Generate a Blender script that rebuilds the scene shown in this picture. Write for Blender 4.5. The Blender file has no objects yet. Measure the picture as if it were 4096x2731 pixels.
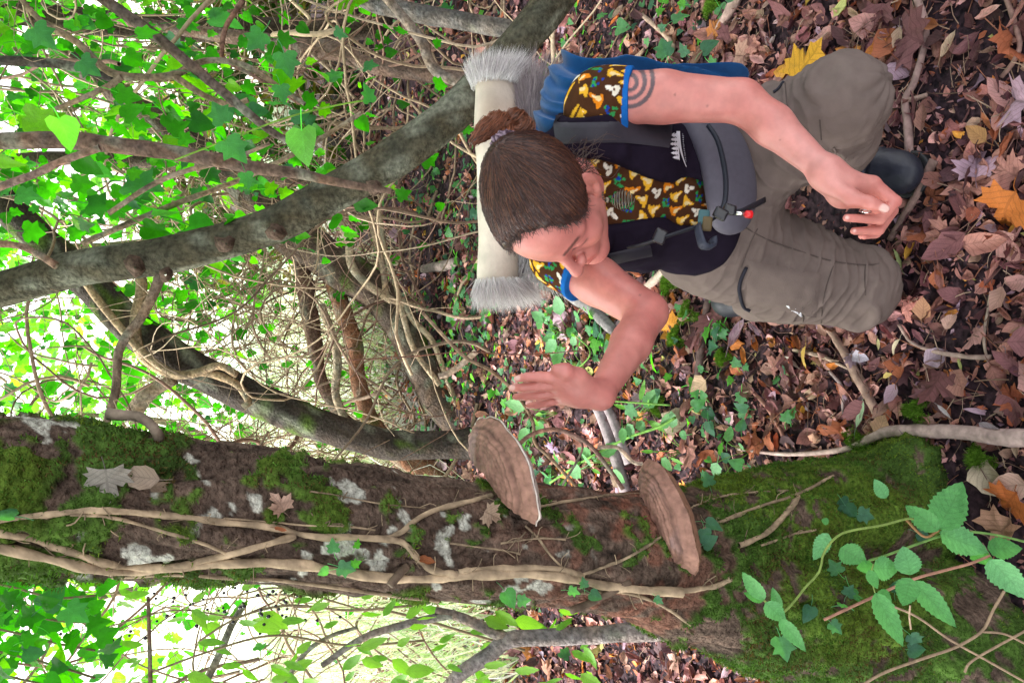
import bpy, math, random
import numpy as np
from mathutils import Vector, Matrix
from mathutils.bvhtree import BVHTree
rnd = random.Random(7)
rng = np.random.default_rng(7)
sc = bpy.context.scene
COL = sc.collection

# ------------------------------------------------------------------ camera, sky, sun, exposure
CAMH = 1.65
PITCH = math.radians(25.0)
FPX = 3200.0                       # focal length in pixels of the 4096 wide picture
S25, C25 = math.sin(PITCH), math.cos(PITCH)
cam_d = bpy.data.cameras.new('camera')
cam_d.sensor_fit = 'HORIZONTAL'
cam_d.sensor_width = 36.0
cam_d.lens = 36.0 * FPX / 4096.0
cam_d.clip_start = 0.02
cam_d.clip_end = 2000.0
cam = bpy.data.objects.new('camera', cam_d)
COL.objects.link(cam)
# the picture is a portrait photograph lying on its side: image left is up in the world
ax = Vector((0, -S25, -C25)); ay = Vector((1, 0, 0)); az = Vector((0, -C25, S25))
cam.matrix_world = Matrix(((ax.x, ay.x, az.x, 0), (ax.y, ay.y, az.y, 0), (ax.z, ay.z, az.z, CAMH), (0, 0, 0, 1)))
sc.camera = cam

SUN_EL, SUN_AZ = math.radians(48), math.radians(-62)     # azimuth measured from +Y towards +X
world = bpy.data.worlds.new('World'); sc.world = world; world.use_nodes = True
wn = world.node_tree.nodes; wl = world.node_tree.links
sky = wn.new('ShaderNodeTexSky'); sky.sky_type = 'NISHITA'; sky.sun_disc = False
sky.sun_elevation = SUN_EL; sky.sun_rotation = SUN_AZ
sky.air_density = 1.0; sky.dust_density = 1.0; sky.ozone_density = 1.0
# thin white cloud veils the blue: an even, nearly colourless sky as the photograph's white gaps show
hs = wn.new('ShaderNodeHueSaturation'); hs.inputs['Saturation'].default_value = 0.30
wb = wn.new('ShaderNodeVectorMath'); wb.operation = 'MULTIPLY'; wb.inputs[1].default_value = (1.06, 1.0, 0.95)
wl.new(sky.outputs[0], hs.inputs['Color']); wl.new(hs.outputs[0], wb.inputs[0]); wl.new(wb.outputs[0], wn['Background'].inputs[0])
wn['Background'].inputs[1].default_value = 0.15
sun_d = bpy.data.lights.new('sun', 'SUN'); sun_d.energy = 3.4; sun_d.angle = math.radians(8)
sun_d.color = (1.0, 0.97, 0.92)
sun = bpy.data.objects.new('sun', sun_d); COL.objects.link(sun)
sdir = Vector((math.sin(SUN_AZ) * math.cos(SUN_EL), math.cos(SUN_AZ) * math.cos(SUN_EL), math.sin(SUN_EL)))
sun.rotation_euler = sdir.to_track_quat('Z', 'Y').to_euler()
vs = sc.view_settings
vs.view_transform = 'Standard'; vs.look = 'None'; vs.gamma = 1.0; vs.use_curve_mapping = False
vs.exposure = 2.0
sc.cycles.use_denoising = True
sc.cycles.max_bounces = 5; sc.cycles.diffuse_bounces = 3; sc.cycles.glossy_bounces = 1
sc.cycles.transmission_bounces = 3; sc.cycles.transparent_max_bounces = 4

# ------------------------------------------------------------------ helpers
def P(x, y, t):
    """world point seen at photograph pixel (x, y) at axial distance t metres"""
    a = (1365.5 - y) / FPX; b = (x - 2048.0) / FPX
    return np.array([a * t, t * (C25 - b * S25), CAMH - t * (S25 + b * C25)])
def TG(x, z=0.0):
    b = (x - 2048.0) / FPX
    return (CAMH - z) / (S25 + b * C25)
def G(x, y, z=0.0):
    return P(x, y, TG(x, z))
def proj(p):
    p = np.asarray(p, float)
    X, Y, Z = p[..., 0], p[..., 1], p[..., 2] - CAMH
    t = Y * C25 - Z * S25
    d = -Y * S25 - Z * C25
    return 2048 + d / t * FPX, 1365.5 - X / t * FPX, t
def nrm(v):
    v = np.asarray(v, float)
    return v / max(1e-9, np.linalg.norm(v))

def hash3(i, j, k, seed=0):
    n = (i.astype(np.int64) * 374761393 + j.astype(np.int64) * 668265263 + k.astype(np.int64) * 2147483647 + seed * 1274126177) & 0xffffffff
    n = ((n ^ (n >> 13)) * 1274126177) & 0xffffffff
    n = (n ^ (n >> 16)) & 0xffff
    return n.astype(np.float32) / 65535.0
def noise(p, freq=1.0, seed=0):
    q = np.asarray(p, np.float64) * freq
    i = np.floor(q).astype(np.int64); f = q - i; f = f * f * (3 - 2 * f)
    out = 0
    for dx in (0, 1):
        wx = f[..., 0] if dx else 1 - f[..., 0]
        for dy in (0, 1):
            wy = f[..., 1] if dy else 1 - f[..., 1]
            for dz in (0, 1):
                wz = f[..., 2] if dz else 1 - f[..., 2]
                out = out + wx * wy * wz * hash3(i[..., 0] + dx, i[..., 1] + dy, i[..., 2] + dz, seed)
    return out * 2 - 1
ROT = []
for _k in range(5):
    _q, _ = np.linalg.qr(np.random.default_rng(100 + _k).normal(0, 1, (3, 3))); ROT.append(_q)
def fbm(p, freq=1.0, oct=3, seed=0):
    s = 0; a = 1.0; p = np.asarray(p, np.float64)
    w = p @ ROT[4]; p = p + 0.35 / freq * np.stack([noise(w, freq * 0.8, seed + 3), noise(w, freq * 0.8, seed + 5), noise(w, freq * 0.8, seed + 8)], -1)
    for o in range(oct):
        s = s + a * noise(p @ ROT[o], freq * 2.03 ** o, seed + o * 17); a *= 0.52
    return s
def smooth(e0, e1, x):
    t = np.clip((x - e0) / (e1 - e0), 0, 1)
    return t * t * (3 - 2 * t)

def mesh_from(name, verts, faces, mat=None, cols=None, uvs=None, smooth_shade=True, attr=None):
    me = bpy.data.meshes.new(name)
    verts = np.asarray(verts, np.float32).reshape(-1, 3)
    if isinstance(faces, np.ndarray):
        n, k = faces.shape
        me.vertices.add(len(verts)); me.vertices.foreach_set('co', verts.ravel())
        me.loops.add(n * k); me.loops.foreach_set('vertex_index', faces.astype(np.int32).ravel())
        me.polygons.add(n)
        me.polygons.foreach_set('loop_start', np.arange(0, n * k, k, dtype=np.int32))
        me.update(calc_edges=True)
    else:
        me.from_pydata(verts.tolist(), [], faces)
    if smooth_shade:
        me.polygons.foreach_set('use_smooth', np.ones(len(me.polygons), bool))
    if cols is not None:
        at = me.color_attributes.new('Col', 'FLOAT_COLOR', 'POINT')
        c = np.ones((len(verts), 4), np.float32); c[:, :3] = np.asarray(cols, np.float32)
        at.data.foreach_set('color', c.ravel())
    if uvs is not None:
        ul = me.uv_layers.new(name='UVMap')
        li = np.empty(len(me.loops), np.int32); me.loops.foreach_get('vertex_index', li)
        ul.data.foreach_set('uv', np.asarray(uvs, np.float32)[li].ravel())
    if mat is not None:
        me.materials.append(mat)
    me.validate()
    return me
def add(name, me, parent=None, label=None, cat=None, group=None, kind=None, loc=None, rot=None):
    o = bpy.data.objects.new(name, me); COL.objects.link(o)
    if parent is not None: o.parent = parent
    if label: o['label'] = label
    if cat: o['category'] = cat
    if group: o['group'] = group
    if kind: o['kind'] = kind
    if loc is not None: o.location = loc
    if rot is not None: o.rotation_euler = rot
    return o
def thing(name, label, cat, group=None, loc=(0, 0, 0)):
    # geometry is written in world coordinates: the Empty stands at the base, children undo the offset
    o = add(name, None, label=label, cat=cat, group=group)
    o.empty_display_size = 0.1
    o.location = loc
    return o
def part(name, me, parent, label=None, kind=None):
    o = add(name, me, parent, label=label, kind=kind)
    if parent.parent is None:
        o.location = -Vector(parent.location)
    return o

class MB:
    def __init__(s): s.v = []; s.f = []; s.c = []; s.u = []; s.n = 0
    def put(s, v, f, c=(1, 1, 1), u=None):
        v = np.asarray(v, np.float32); m = len(v)
        s.v.append(v); c = np.asarray(c, np.float32)
        s.c.append(np.broadcast_to(c, (m, 3)) if c.ndim == 1 else c)
        s.u.append(np.zeros((m, 2), np.float32) if u is None else np.asarray(u, np.float32))
        s.f.append((np.asarray(f) + s.n)); s.n += m
    def mesh(s, name, mat, smooth_shade=True):
        k = {f.shape[1] for f in s.f}
        V = np.concatenate(s.v); Cc = np.concatenate(s.c); U = np.concatenate(s.u)
        if len(k) == 1:
            F = np.concatenate(s.f)
        else:
            F = [tuple(int(q) for q in r) for f in s.f for r in f]
        return mesh_from(name, V, F, mat, Cc, U, smooth_shade)

def catmull(pts, n):
    p = np.asarray(pts, float)
    if len(p) == 2:
        return p[0] + (p[1] - p[0]) * np.linspace(0, 1, n)[:, None]
    q = np.vstack([2 * p[0] - p[1], p, 2 * p[-1] - p[-2]])
    s = np.linspace(0, len(p) - 1 - 1e-6, n); i = s.astype(int); f = (s - i)[:, None]
    a, b, c, d = q[i], q[i + 1], q[i + 2], q[i + 3]
    return 0.5 * (2 * b + (c - a) * f + (2 * a - 5 * b + 4 * c - d) * f ** 2 + (3 * b - a - 3 * c + d) * f ** 3)
def tube(pts, radii, seg=8, cap=True, rough=0.0, seed=0, flat=1.0):
    """tube along pts (n,3); radii scalar or (n,). returns verts, quads"""
    p = np.asarray(pts, float); n = len(p)
    r = np.broadcast_to(np.asarray(radii, float), (n,))
    t = np.gradient(p, axis=0); t /= np.maximum(np.linalg.norm(t, axis=1), 1e-9)[:, None]
    ref = np.array([0.0, 0, 1]) if abs(t[0, 2]) < 0.9 else np.array([1.0, 0, 0])
    u = np.empty_like(p); 
    u0 = nrm(np.cross(t[0], ref)); u[0] = u0
    for i in range(1, n):
        w = u[i - 1] - t[i] * np.dot(u[i - 1], t[i]); u[i] = w / max(1e-9, np.linalg.norm(w))
    w = np.cross(t, u)
    a = np.linspace(0, 2 * np.pi, seg, endpoint=False)
    ring = u[:, None, :] * np.cos(a)[None, :, None] + w[:, None, :] * (flat * np.sin(a))[None, :, None]
    R = r[:, None] * np.ones(seg)[None]
    if rough:
        q = p[:, None, :] + ring * r[:, None, None]
        R = R * (1 + rough * fbm(q, 0.5 / max(1e-4, r.mean()), 2, seed))
    v = (p[:, None, :] + ring * R[:, :, None]).reshape(-1, 3)
    i = np.arange(n - 1)[:, None] * seg; j = np.arange(seg)[None]; jn = (j + 1) % seg
    f = np.stack([i + j, i + jn, i + seg + jn, i + seg + j], -1).reshape(-1, 4)
    if cap:
        base = len(v); v = np.vstack([v, p[0], p[-1]])
        j = np.arange(seg); jn = (j + 1) % seg
        f0 = np.stack([jn, j, np.full(seg, base), np.full(seg, base)], -1)
        # degenerate quads are avoided: build caps from pairs of ring edges when seg is even
        if seg % 2 == 0:
            j = np.arange(0, seg, 2)
            f0 = np.stack([(j + 2) % seg, (j + 1) % seg, j, np.full(len(j), base)], -1)
            o = (n - 1) * seg
            f1 = np.stack([o + j, o + (j + 1) % seg, o + (j + 2) % seg, np.full(len(j), base + 1)], -1)
            f = np.vstack([f, f0, f1])
    return v, f

# ------------------------------------------------------------------ signed distance modelling
class Field:
    def __init__(s, lo, hi, h):
        s.lo = np.asarray(lo, float); s.h = h
        s.n = np.ceil((np.asarray(hi, float) - s.lo) / h).astype(int) + 1
        s.F = np.full(tuple(s.n), 0.2, np.float32)
    def box(s, lo, hi):
        a = np.clip(np.floor((np.asarray(lo) - s.lo) / s.h).astype(int), 0, s.n - 1)
        b = np.clip(np.ceil((np.asarray(hi) - s.lo) / s.h).astype(int) + 1, 1, s.n)
        sl = tuple(slice(int(a[i]), int(b[i])) for i in range(3))
        ax_ = [(s.lo[i] + np.arange(a[i], b[i]) * s.h).astype(np.float32) for i in range(3)]
        return sl, ax_[0][:, None, None], ax_[1][None, :, None], ax_[2][None, None, :]
    def comb(s, sl, d, k, sub=False):
        if d.size == 0: return
        A = s.F[sl]
        if sub:
            d = -d
            hh = np.maximum(k - np.abs(A - d), 0) / max(k, 1e-6)
            s.F[sl] = np.maximum(A, d) + hh * hh * k * 0.25
        else:
            hh = np.maximum(k - np.abs(A - d), 0) / max(k, 1e-6)
            s.F[sl] = np.minimum(A, d) - hh * hh * k * 0.25
    def cone(s, a, b, ra, rb, k=0.01, sub=False):
        a = np.asarray(a, float); b = np.asarray(b, float); m = max(ra, rb) + k + 4 * s.h + 0.02
        sl, X, Y, Z = s.box(np.minimum(a, b) - m, np.maximum(a, b) + m)
        ba = b - a; L = max(1e-9, float(ba @ ba))
        t = np.clip(((X - a[0]) * ba[0] + (Y - a[1]) * ba[1] + (Z - a[2]) * ba[2]) / L, 0, 1)
        d = np.sqrt((X - a[0] - t * ba[0]) ** 2 + (Y - a[1] - t * ba[1]) ** 2 + (Z - a[2] - t * ba[2]) ** 2) - (ra + (rb - ra) * t)
        s.comb(sl, d, k, sub)
    def chain(s, pts, radii, k=0.01, k0=None):
        for i in range(len(pts) - 1):
            s.cone(pts[i], pts[i + 1], radii[i], radii[i + 1], k if (i or k0 is None) else k0)
    def ell(s, c, r, R=None, k=0.01, sub=False):
        c = np.asarray(c, float); r = np.asarray(r, float); m = r.max() + k + 4 * s.h + 0.02
        sl, X, Y, Z = s.box(c - m, c + m)
        X = X - c[0]; Y = Y - c[1]; Z = Z - c[2]
        if R is None: R = np.eye(3)
        R = np.asarray(R, float)         # rows: local axes in world
        q = [R[i, 0] * X + R[i, 1] * Y + R[i, 2] * Z for i in range(3)]
        k0 = np.sqrt(sum((q[i] / r[i]) ** 2 for i in range(3)))
        k1 = np.sqrt(sum((q[i] / r[i] ** 2) ** 2 for i in range(3)))
        s.comb(sl, k0 * (k0 - 1) / np.maximum(k1, 1e-6), k, sub)
    def coords(s):
        a = [(s.lo[i] + np.arange(s.n[i]) * s.h).astype(np.float32) for i in range(3)]
        return a[0][:, None, None], a[1][None, :, None], a[2][None, None, :]
    def mesh(s):
        F = s.F; h = s.h
        ins = F < 0
        n = np.array(F.shape)
        cnt = np.zeros(tuple(n - 1), np.int8)
        for dx in (0, 1):
            for dy in (0, 1):
                for dz in (0, 1):
                    cnt += ins[dx:n[0] - 1 + dx, dy:n[1] - 1 + dy, dz:n[2] - 1 + dz]
        act = (cnt > 0) & (cnt < 8)
        I = np.argwhere(act); idx = np.full(tuple(n - 1), -1, np.int32); idx[act] = np.arange(len(I))
        acc = np.zeros((len(I), 3)); w = np.zeros(len(I))
        cor = [(dx, dy, dz) for dx in (0, 1) for dy in (0, 1) for dz in (0, 1)]
        val = {c: F[I[:, 0] + c[0], I[:, 1] + c[1], I[:, 2] + c[2]] for c in cor}
        for c in cor:
            for axi in range(3):
                if c[axi] == 0:
                    e = list(c); e[axi] = 1; e = tuple(e)
                    va, vb = val[c], val[e]; m = (va < 0) != (vb < 0)
                    t = va[m] / (va[m] - vb[m])
                    pp = np.tile(np.array(c, float), (m.sum(), 1)); pp[:, axi] = t
                    acc[m] += pp; w[m] += 1
        V = (I + acc / w[:, None]) * h + s.lo
        quads = []
        for axi in range(3):
            o1, o2 = (axi + 1) % 3, (axi + 2) % 3
            sl0 = [slice(None)] * 3; sl1 = [slice(None)] * 3
            sl0[axi] = slice(0, n[axi] - 1); sl1[axi] = slice(1, n[axi])
            A = ins[tuple(sl0)]; B = ins[tuple(sl1)]
            ch = np.argwhere(A != B)
            ok = (ch[:, o1] > 0) & (ch[:, o1] < n[o1] - 1) & (ch[:, o2] > 0) & (ch[:, o2] < n[o2] - 1)
            ch = ch[ok]
            fl = A[tuple(ch.T)]
            def g(d1, d2):
                q = ch.copy(); q[:, o1] -= d1; q[:, o2] -= d2
                return idx[tuple(q.T)]
            q = np.stack([g(1, 1), g(0, 1), g(0, 0), g(1, 0)], -1)
            q[~fl] = q[~fl][:, ::-1]
            quads.append(q)
        Q = np.concatenate(quads)
        return V, Q[(Q >= 0).all(1)]
def normals_of(V, Q):
    a = V[Q[:, 2]] - V[Q[:, 0]]; b = V[Q[:, 3]] - V[Q[:, 1]]
    fn = np.cross(a, b); N = np.zeros_like(V)
    for i in range(4): np.add.at(N, Q[:, i], fn)
    return N / np.maximum(np.linalg.norm(N, axis=1), 1e-12)[:, None]
def relax(V, Q, it=2, lam=0.5):
    E = np.concatenate([Q[:, [0, 1]], Q[:, [1, 2]], Q[:, [2, 3]], Q[:, [3, 0]]])
    for _ in range(it):
        S = np.zeros_like(V); W = np.zeros(len(V))
        np.add.at(S, E[:, 0], V[E[:, 1]]); np.add.at(W, E[:, 0], 1)
        V = V + lam * (S / np.maximum(W, 1)[:, None] - V)
    return V

# ------------------------------------------------------------------ materials
def new_mat(name):
    m = bpy.data.materials.new(name); m.use_nodes = True
    nt = m.node_tree; return m, nt.nodes, nt.links, nt.nodes['Principled BSDF']
def vcol_mat(name, rough=0.6, spec=0.3, bdist=0.004, var=0.0, vscale=40, bump=0.0, bscale=200, transl=0.0, tcol=(1.3, 1.25, 0.5), sss=0.0, sheen=0.0, coat=0.0):
    m, N, L, b = new_mat(name)
    at = N.new('ShaderNodeAttribute'); at.attribute_name = 'Col'
    col = at.outputs['Color']
    tc = N.new('ShaderNodeTexCoord')
    if var:
        nz = N.new('ShaderNodeTexNoise'); nz.inputs['Scale'].default_value = vscale; nz.inputs['Detail'].default_value = 4
        L.new(tc.outputs['Object'], nz.inputs['Vector'])
        mr = N.new('ShaderNodeMapRange'); mr.inputs[1].default_value = 0.3; mr.inputs[2].default_value = 0.7
        mr.inputs[3].default_value = 1 - var; mr.inputs[4].default_value = 1 + var
        L.new(nz.outputs['Fac'], mr.inputs[0])
        mu = N.new('ShaderNodeVectorMath'); mu.operation = 'SCALE'
        L.new(col, mu.inputs[0]); L.new(mr.outputs[0], mu.inputs['Scale']); col = mu.outputs[0]
    L.new(col, b.inputs['Base Color'])
    b.inputs['Roughness'].default_value = rough; b.inputs['Specular IOR Level'].default_value = spec
    if sss:
        b.inputs['Subsurface Weight'].default_value = sss; b.inputs['Subsurface Radius'].default_value = (0.012, 0.005, 0.003); b.inputs['Subsurface Scale'].default_value = 1.0
    if sheen: b.inputs['Sheen Weight'].default_value = sheen
    if coat: b.inputs['Coat Weight'].default_value = coat; b.inputs['Coat Roughness'].default_value = 0.25
    if bump:
        nb = N.new('ShaderNodeTexNoise'); nb.inputs['Scale'].default_value = bscale; nb.inputs['Detail'].default_value = 3
        L.new(tc.outputs['Object'], nb.inputs['Vector'])
        bp = N.new('ShaderNodeBump'); bp.inputs['Strength'].default_value = bump; bp.inputs['Distance'].default_value = bdist
        L.new(nb.outputs['Fac'], bp.inputs['Height']); L.new(bp.outputs[0], b.inputs['Normal'])
    if transl:
        tr = N.new('ShaderNodeBsdfTranslucent')
        tm = N.new('ShaderNodeVectorMath'); tm.operation = 'MULTIPLY'; tm.inputs[1].default_value = tcol
        L.new(col, tm.inputs[0]); L.new(tm.outputs[0], tr.inputs['Color'])
        mx = N.new('ShaderNodeMixShader'); mx.inputs[0].default_value = transl
        L.new(b.outputs[0], mx.inputs[1]); L.new(tr.outputs[0], mx.inputs[2])
        L.new(mx.outputs[0], N['Material Output'].inputs['Surface'])
    return m
# ------------------------------------------------------------------ the kneeling person
SKIN = (0.55, 0.200, 0.172)
def make_person():
    root = thing('person', 'woman kneeling on leaf litter in dark vest, one hand raised to the bracket fungus', 'person', loc=(0.3, 1.4, 0.0))
    m_skin = vcol_mat('skin', 0.44, 0.5, var=0.10, vscale=45, sss=0.10, bump=0.12, bscale=420)
    m_cloth = vcol_mat('cloth', 0.95, 0.06, var=0.12, vscale=60, bump=0.3, bscale=700)
    m_trouser = vcol_mat('trouser_cloth', 0.85, 0.12, var=0.10, vscale=30, bump=0.3, bscale=600)
    m_hair = vcol_mat('hair', 0.36, 0.5)
    m_leather = vcol_mat('boot_leather', 0.5, 0.4, var=0.15, vscale=30, bump=0.15, bscale=300)
    m_metal, N, L, b = new_mat('earring_metal'); b.inputs['Metallic'].default_value = 0.9; b.inputs['Roughness'].default_value = 0.4; b.inputs['Base Color'].default_value = (0.16, 0.14, 0.11, 1)
    m_silver, N, L, b = new_mat('silver'); b.inputs['Metallic'].default_value = 1; b.inputs['Roughness'].default_value = 0.2; b.inputs['Base Color'].default_value = (0.8, 0.8, 0.8, 1)
    # --- joints
    shL = P(2400, 395, 1.52); shR = P(2240, 1030, 1.60)
    elL = P(2965, 405, 1.46); wrL = P(3310, 695, 1.405)
    elR = P(2588, 1250, 1.48); wrR = P(2400, 1578, 1.31)
    sx = nrm([shL[0] - shR[0], shL[1] - shR[1], 0]); fw = np.array([sx[1], -sx[0], 0.0]); up = np.array([0, 0, 1.0])
    RT = np.stack([sx, fw, up])            # rows
    chest = np.array([0.312, 1.415, 0.755]); waist = np.array([0.305, 1.43, 0.60]); pelv = np.array([0.30, 1.47, 0.43])
    # --- head frame
    f_ = nrm([-0.95, -0.24, -0.163]); l_ = np.array([0.29, -0.843, -0.435]); l_ = nrm(l_ - f_ * (l_ @ f_)); h_ = np.cross(f_, l_)
    RH = np.stack([f_, l_, h_])
    earL = P(2355, 752, 1.335)
    hc = earL - 0.074 * l_
    def H(f, l, h): return hc + f * f_ + l * l_ + h * h_
    neck0 = np.array([0.305, 1.375, 0.915])
    # --- skin: head, neck, torso core and arms as one surface
    lo = np.array([-0.16, 0.92, 0.40]); hi = np.array([0.62, 1.62, 1.20])
    A = Field(lo, hi, 0.003)
    A.ell(chest, (0.135, 0.085, 0.15), RT, 0.02)
    A.cone(shR, shL, 0.05, 0.05, 0.05)
    A.cone(neck0 + [0, 0.01, -0.05], H(-0.03, 0, -0.02), 0.056, 0.05, 0.03)
    A.cone(neck0, H(-0.005, 0, -0.04), 0.05, 0.046, 0.03)
    # skull and face
    A.ell(H(-0.012, 0, 0.052), (0.098, 0.076, 0.084), RH, 0.02)
    A.ell(H(0.04, 0, 0.048), (0.054, 0.064, 0.060), RH, 0.03)
    A.ell(H(0.038, 0, -0.025), (0.052, 0.056, 0.072), RH, 0.03)
    for s in (-1, 1):
        A.cone(H(-0.0, s * 0.052, -0.04), H(0.072, s * 0.012, -0.094), 0.022, 0.017, 0.025)
        A.ell(H(0.058, s * 0.044, -0.016), (0.026, 0.024, 0.026), RH, 0.022)
        A.cone(H(0.088, s * 0.012, 0.033), H(0.066, s * 0.052, 0.032), 0.010, 0.010, 0.014)
    A.ell(H(0.080, 0, -0.092), (0.020, 0.022, 0.018), RH, 0.02)
    for s in (-1, 1):
        A.ell(H(0.104, s * 0.032, 0.012), (0.020, 0.019, 0.014), RH, 0.012, sub=True)
        A.ell(H(0.071, s * 0.032, 0.013), (0.0185, 0.019, 0.0165), RH, 0.004)
    A.cone(H(0.090, 0, 0.026), H(0.117, 0, -0.012), 0.0085, 0.0105, 0.012)
    A.ell(H(0.118, 0, -0.016), (0.0125, 0.0115, 0.0105), RH, 0.006)
    for s in (-1, 1):
        A.ell(H(0.102, s * 0.0125, -0.021), (0.0115, 0.0085, 0.009), RH, 0.006)
        A.ell(H(0.108, s * 0.006, -0.030), (0.004, 0.0035, 0.004), RH, 0.003, sub=True)
    A.ell(H(0.083, 0, -0.052), (0.018, 0.030, 0.022), RH, 0.015)
    A.cone(H(0.088, -0.020, -0.0505), H(0.099, 0, -0.0475), 0.0045, 0.0062, 0.004)
    A.cone(H(0.088, 0.020, -0.0505), H(0.099, 0, -0.0475), 0.0045, 0.0062, 0.004)
    A.cone(H(0.088, -0.016, -0.0565), H(0.097, 0, -0.0590), 0.005, 0.0075, 0.004)
    A.cone(H(0.088, 0.016, -0.0565), H(0.097, 0, -0.0590), 0.005, 0.0075, 0.004)
    A.cone(H(0.103, -0.018, -0.0535), H(0.103, 0.018, -0.0535), 0.0018, 0.0018, 0.003, sub=True)
    headF = A.F.copy()
    for s in (-1, 1):                       # ears
        RE = np.stack([nrm(f_ * 0.94 - s * l_ * 0.34), nrm(s * l_ * 0.94 + f_ * 0.34), h_])
        A.ell(H(-0.006, s * 0.079, 0.004), (0.018, 0.0065, 0.031), RE, 0.006)
        A.ell(H(0.003, s * 0.076, -0.024), (0.0095, 0.006, 0.012), RE, 0.006)
        A.ell(H(-0.004, s * 0.0875, 0.008), (0.0105, 0.0075, 0.021), RE, 0.004, sub=True)
        A.ell(H(0.000, s * 0.084, -0.008), (0.007, 0.008, 0.009), RE, 0.004, sub=True)
        A.cone(H(-0.010, s * 0.083, -0.008), H(-0.008, s * 0.083, 0.016), 0.003, 0.003, 0.004)
    # arms
    A.chain([shL, shL * 0.55 + elL * 0.45 + [0.004, -0.004, 0], elL], [0.052, 0.047, 0.0385], 0.014)
    mL = elL * 0.62 + wrL * 0.38 + np.array([0.006, 0.004, -0.002])
    A.chain([elL, mL, wrL], [0.0375, 0.0365, 0.0225], 0.014)
    A.chain([shR, shR * 0.55 + elR * 0.45, elR], [0.050, 0.046, 0.0375], 0.014)
    mR = elR * 0.62 + wrR * 0.38 + np.array([-0.002, 0.0, -0.002])
    A.chain([elR, mR, wrR], [0.0365, 0.0350, 0.0225], 0.014)
    # left hand, loosely closed
    q = lambda x, y, t: P(x, y, t)
    mcp = [q(3492, 733, 1.398), q(3487, 756, 1.415), q(3470, 782, 1.43), q(3448, 806, 1.44)]
    A.chain([wrL, q(3380, 735, 1.40), mcp[0]], [0.023, 0.020, 0.0135], 0.022)
    A.chain([wrL, q(3385, 750, 1.415), mcp[1]], [0.023, 0.019, 0.0135], 0.02)
    A.chain([wrL, q(3380, 770, 1.425), mcp[2]], [0.022, 0.018, 0.013], 0.02)
    A.chain([wrL, q(3365, 775, 1.43), mcp[3]], [0.021, 0.017, 0.012], 0.02)
    A.chain([mcp[0], q(3583, 806, 1.40), q(3522, 878, 1.385), q(3386, 872, 1.372)], [0.0118, 0.0102, 0.0092, 0.0070], 0.003)
    A.chain([mcp[1], q(3570, 842, 1.425), q(3516, 922, 1.405), q(3415, 924, 1.388)], [0.0115, 0.0100, 0.0088, 0.0068], 0.003)
    A.chain([mcp[2], q(3548, 868, 1.448), q(3505, 935, 1.440), q(3455, 945, 1.43)], [0.011, 0.0095, 0.0082, 0.0064], 0.003)
    A.chain([mcp[3], q(3505, 880, 1.465), q(3475, 930, 1.46), q(3445, 945, 1.452)], [0.0098, 0.0082, 0.0072, 0.006], 0.003)
    A.chain([q(3315, 735, 1.392), q(3408, 792, 1.372), q(3478, 812, 1.358), q(3542, 836, 1.354)], [0.0175, 0.0135, 0.0108, 0.0078], 0.008)
    # right hand, open with fingers up
    m2 = [q(2238, 1512, 1.262), q(2226, 1538, 1.274), q(2232, 1566, 1.288), q(2250, 1592, 1.302)]
    for j, mm in enumerate(m2):
        A.chain([wrR, wrR * 0.45 + mm * 0.55, mm], [0.0185, 0.0150, 0.0108], 0.014)
    A.chain([m2[0], q(2160, 1506, 1.258), q(2108, 1508, 1.258), q(2068, 1515, 1.262)], [0.0100, 0.0088, 0.0079, 0.0062], 0.002)
    A.chain([m2[1], q(2142, 1545, 1.270), q(2088, 1550, 1.272), q(2046, 1552, 1.278)], [0.0102, 0.0090, 0.0079, 0.0062], 0.002)
    A.chain([m2[2], q(2152, 1579, 1.288), q(2102, 1585, 1.292), q(2062, 1587, 1.298)], [0.0100, 0.0088, 0.0077, 0.0060], 0.002)
    A.chain([m2[3], q(2186, 1611, 1.306), q(2144, 1620, 1.310), q(2112, 1624, 1.316)], [0.0090, 0.0078, 0.0068, 0.0055], 0.002)
    A.chain([q(2370, 1562, 1.294), q(2312, 1506, 1.268), q(2262, 1482, 1.252), q(2222, 1474, 1.248)], [0.0175, 0.0135, 0.0108, 0.0078], 0.010)
    V, Q = A.mesh(); V = relax(V, Q, 3, 0.4)
    loc = (V - hc) @ RH.T
    # colour: skin tones, lips, cheeks, nails, tattoo
    C = np.tile(np.array(SKIN, np.float32), (len(V), 1))
    def tint(mask, c): 
        mm = np.clip(mask, 0, 1)[:, None]; C[:] = C * (1 - mm) + np.array(c) * mm
    bl_ = fbm(V, 28, 3, 19); C *= (1 + np.stack([0.05 * bl_, 0.13 * bl_, 0.12 * bl_], 1))
    head_m = smooth(0.17, 0.15, np.linalg.norm(loc, axis=1))
    dl = np.sqrt(((loc[:, 0] - 0.098) / 0.016) ** 2 + (loc[:, 1] / 0.023) ** 2 + ((loc[:, 2] + 0.0535) / 0.011) ** 2)
    tint(smooth(1.15, 0.85, dl) * 0.8 * head_m, (0.50, 0.13, 0.11))
    for s in (-1, 1):
        dc = np.linalg.norm((loc - [0.075, s * 0.045, -0.022]) / [0.04, 0.03, 0.028], axis=1)
        tint(smooth(1.3, 0.2, dc) * 0.45 * head_m, (0.62, 0.22, 0.17))
        de = np.linalg.norm((loc - [0.004, s * 0.08, 0.0]) / [0.025, 0.02, 0.035], axis=1)
        tint(smooth(1.2, 0.6, de) * 0.4, (0.60, 0.22, 0.16))
        dy = np.linalg.norm((loc - [0.088, s * 0.032, 0.006]) / [0.02, 0.020, 0.004], axis=1)
        tint(smooth(1.2, 0.7, dy) * 0.75, (0.10, 0.05, 0.04))
        db = np.abs(loc[:, 2] - (0.039 - 6 * (np.abs(loc[:, 1]) - 0.03) ** 2)) / 0.0045
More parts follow.
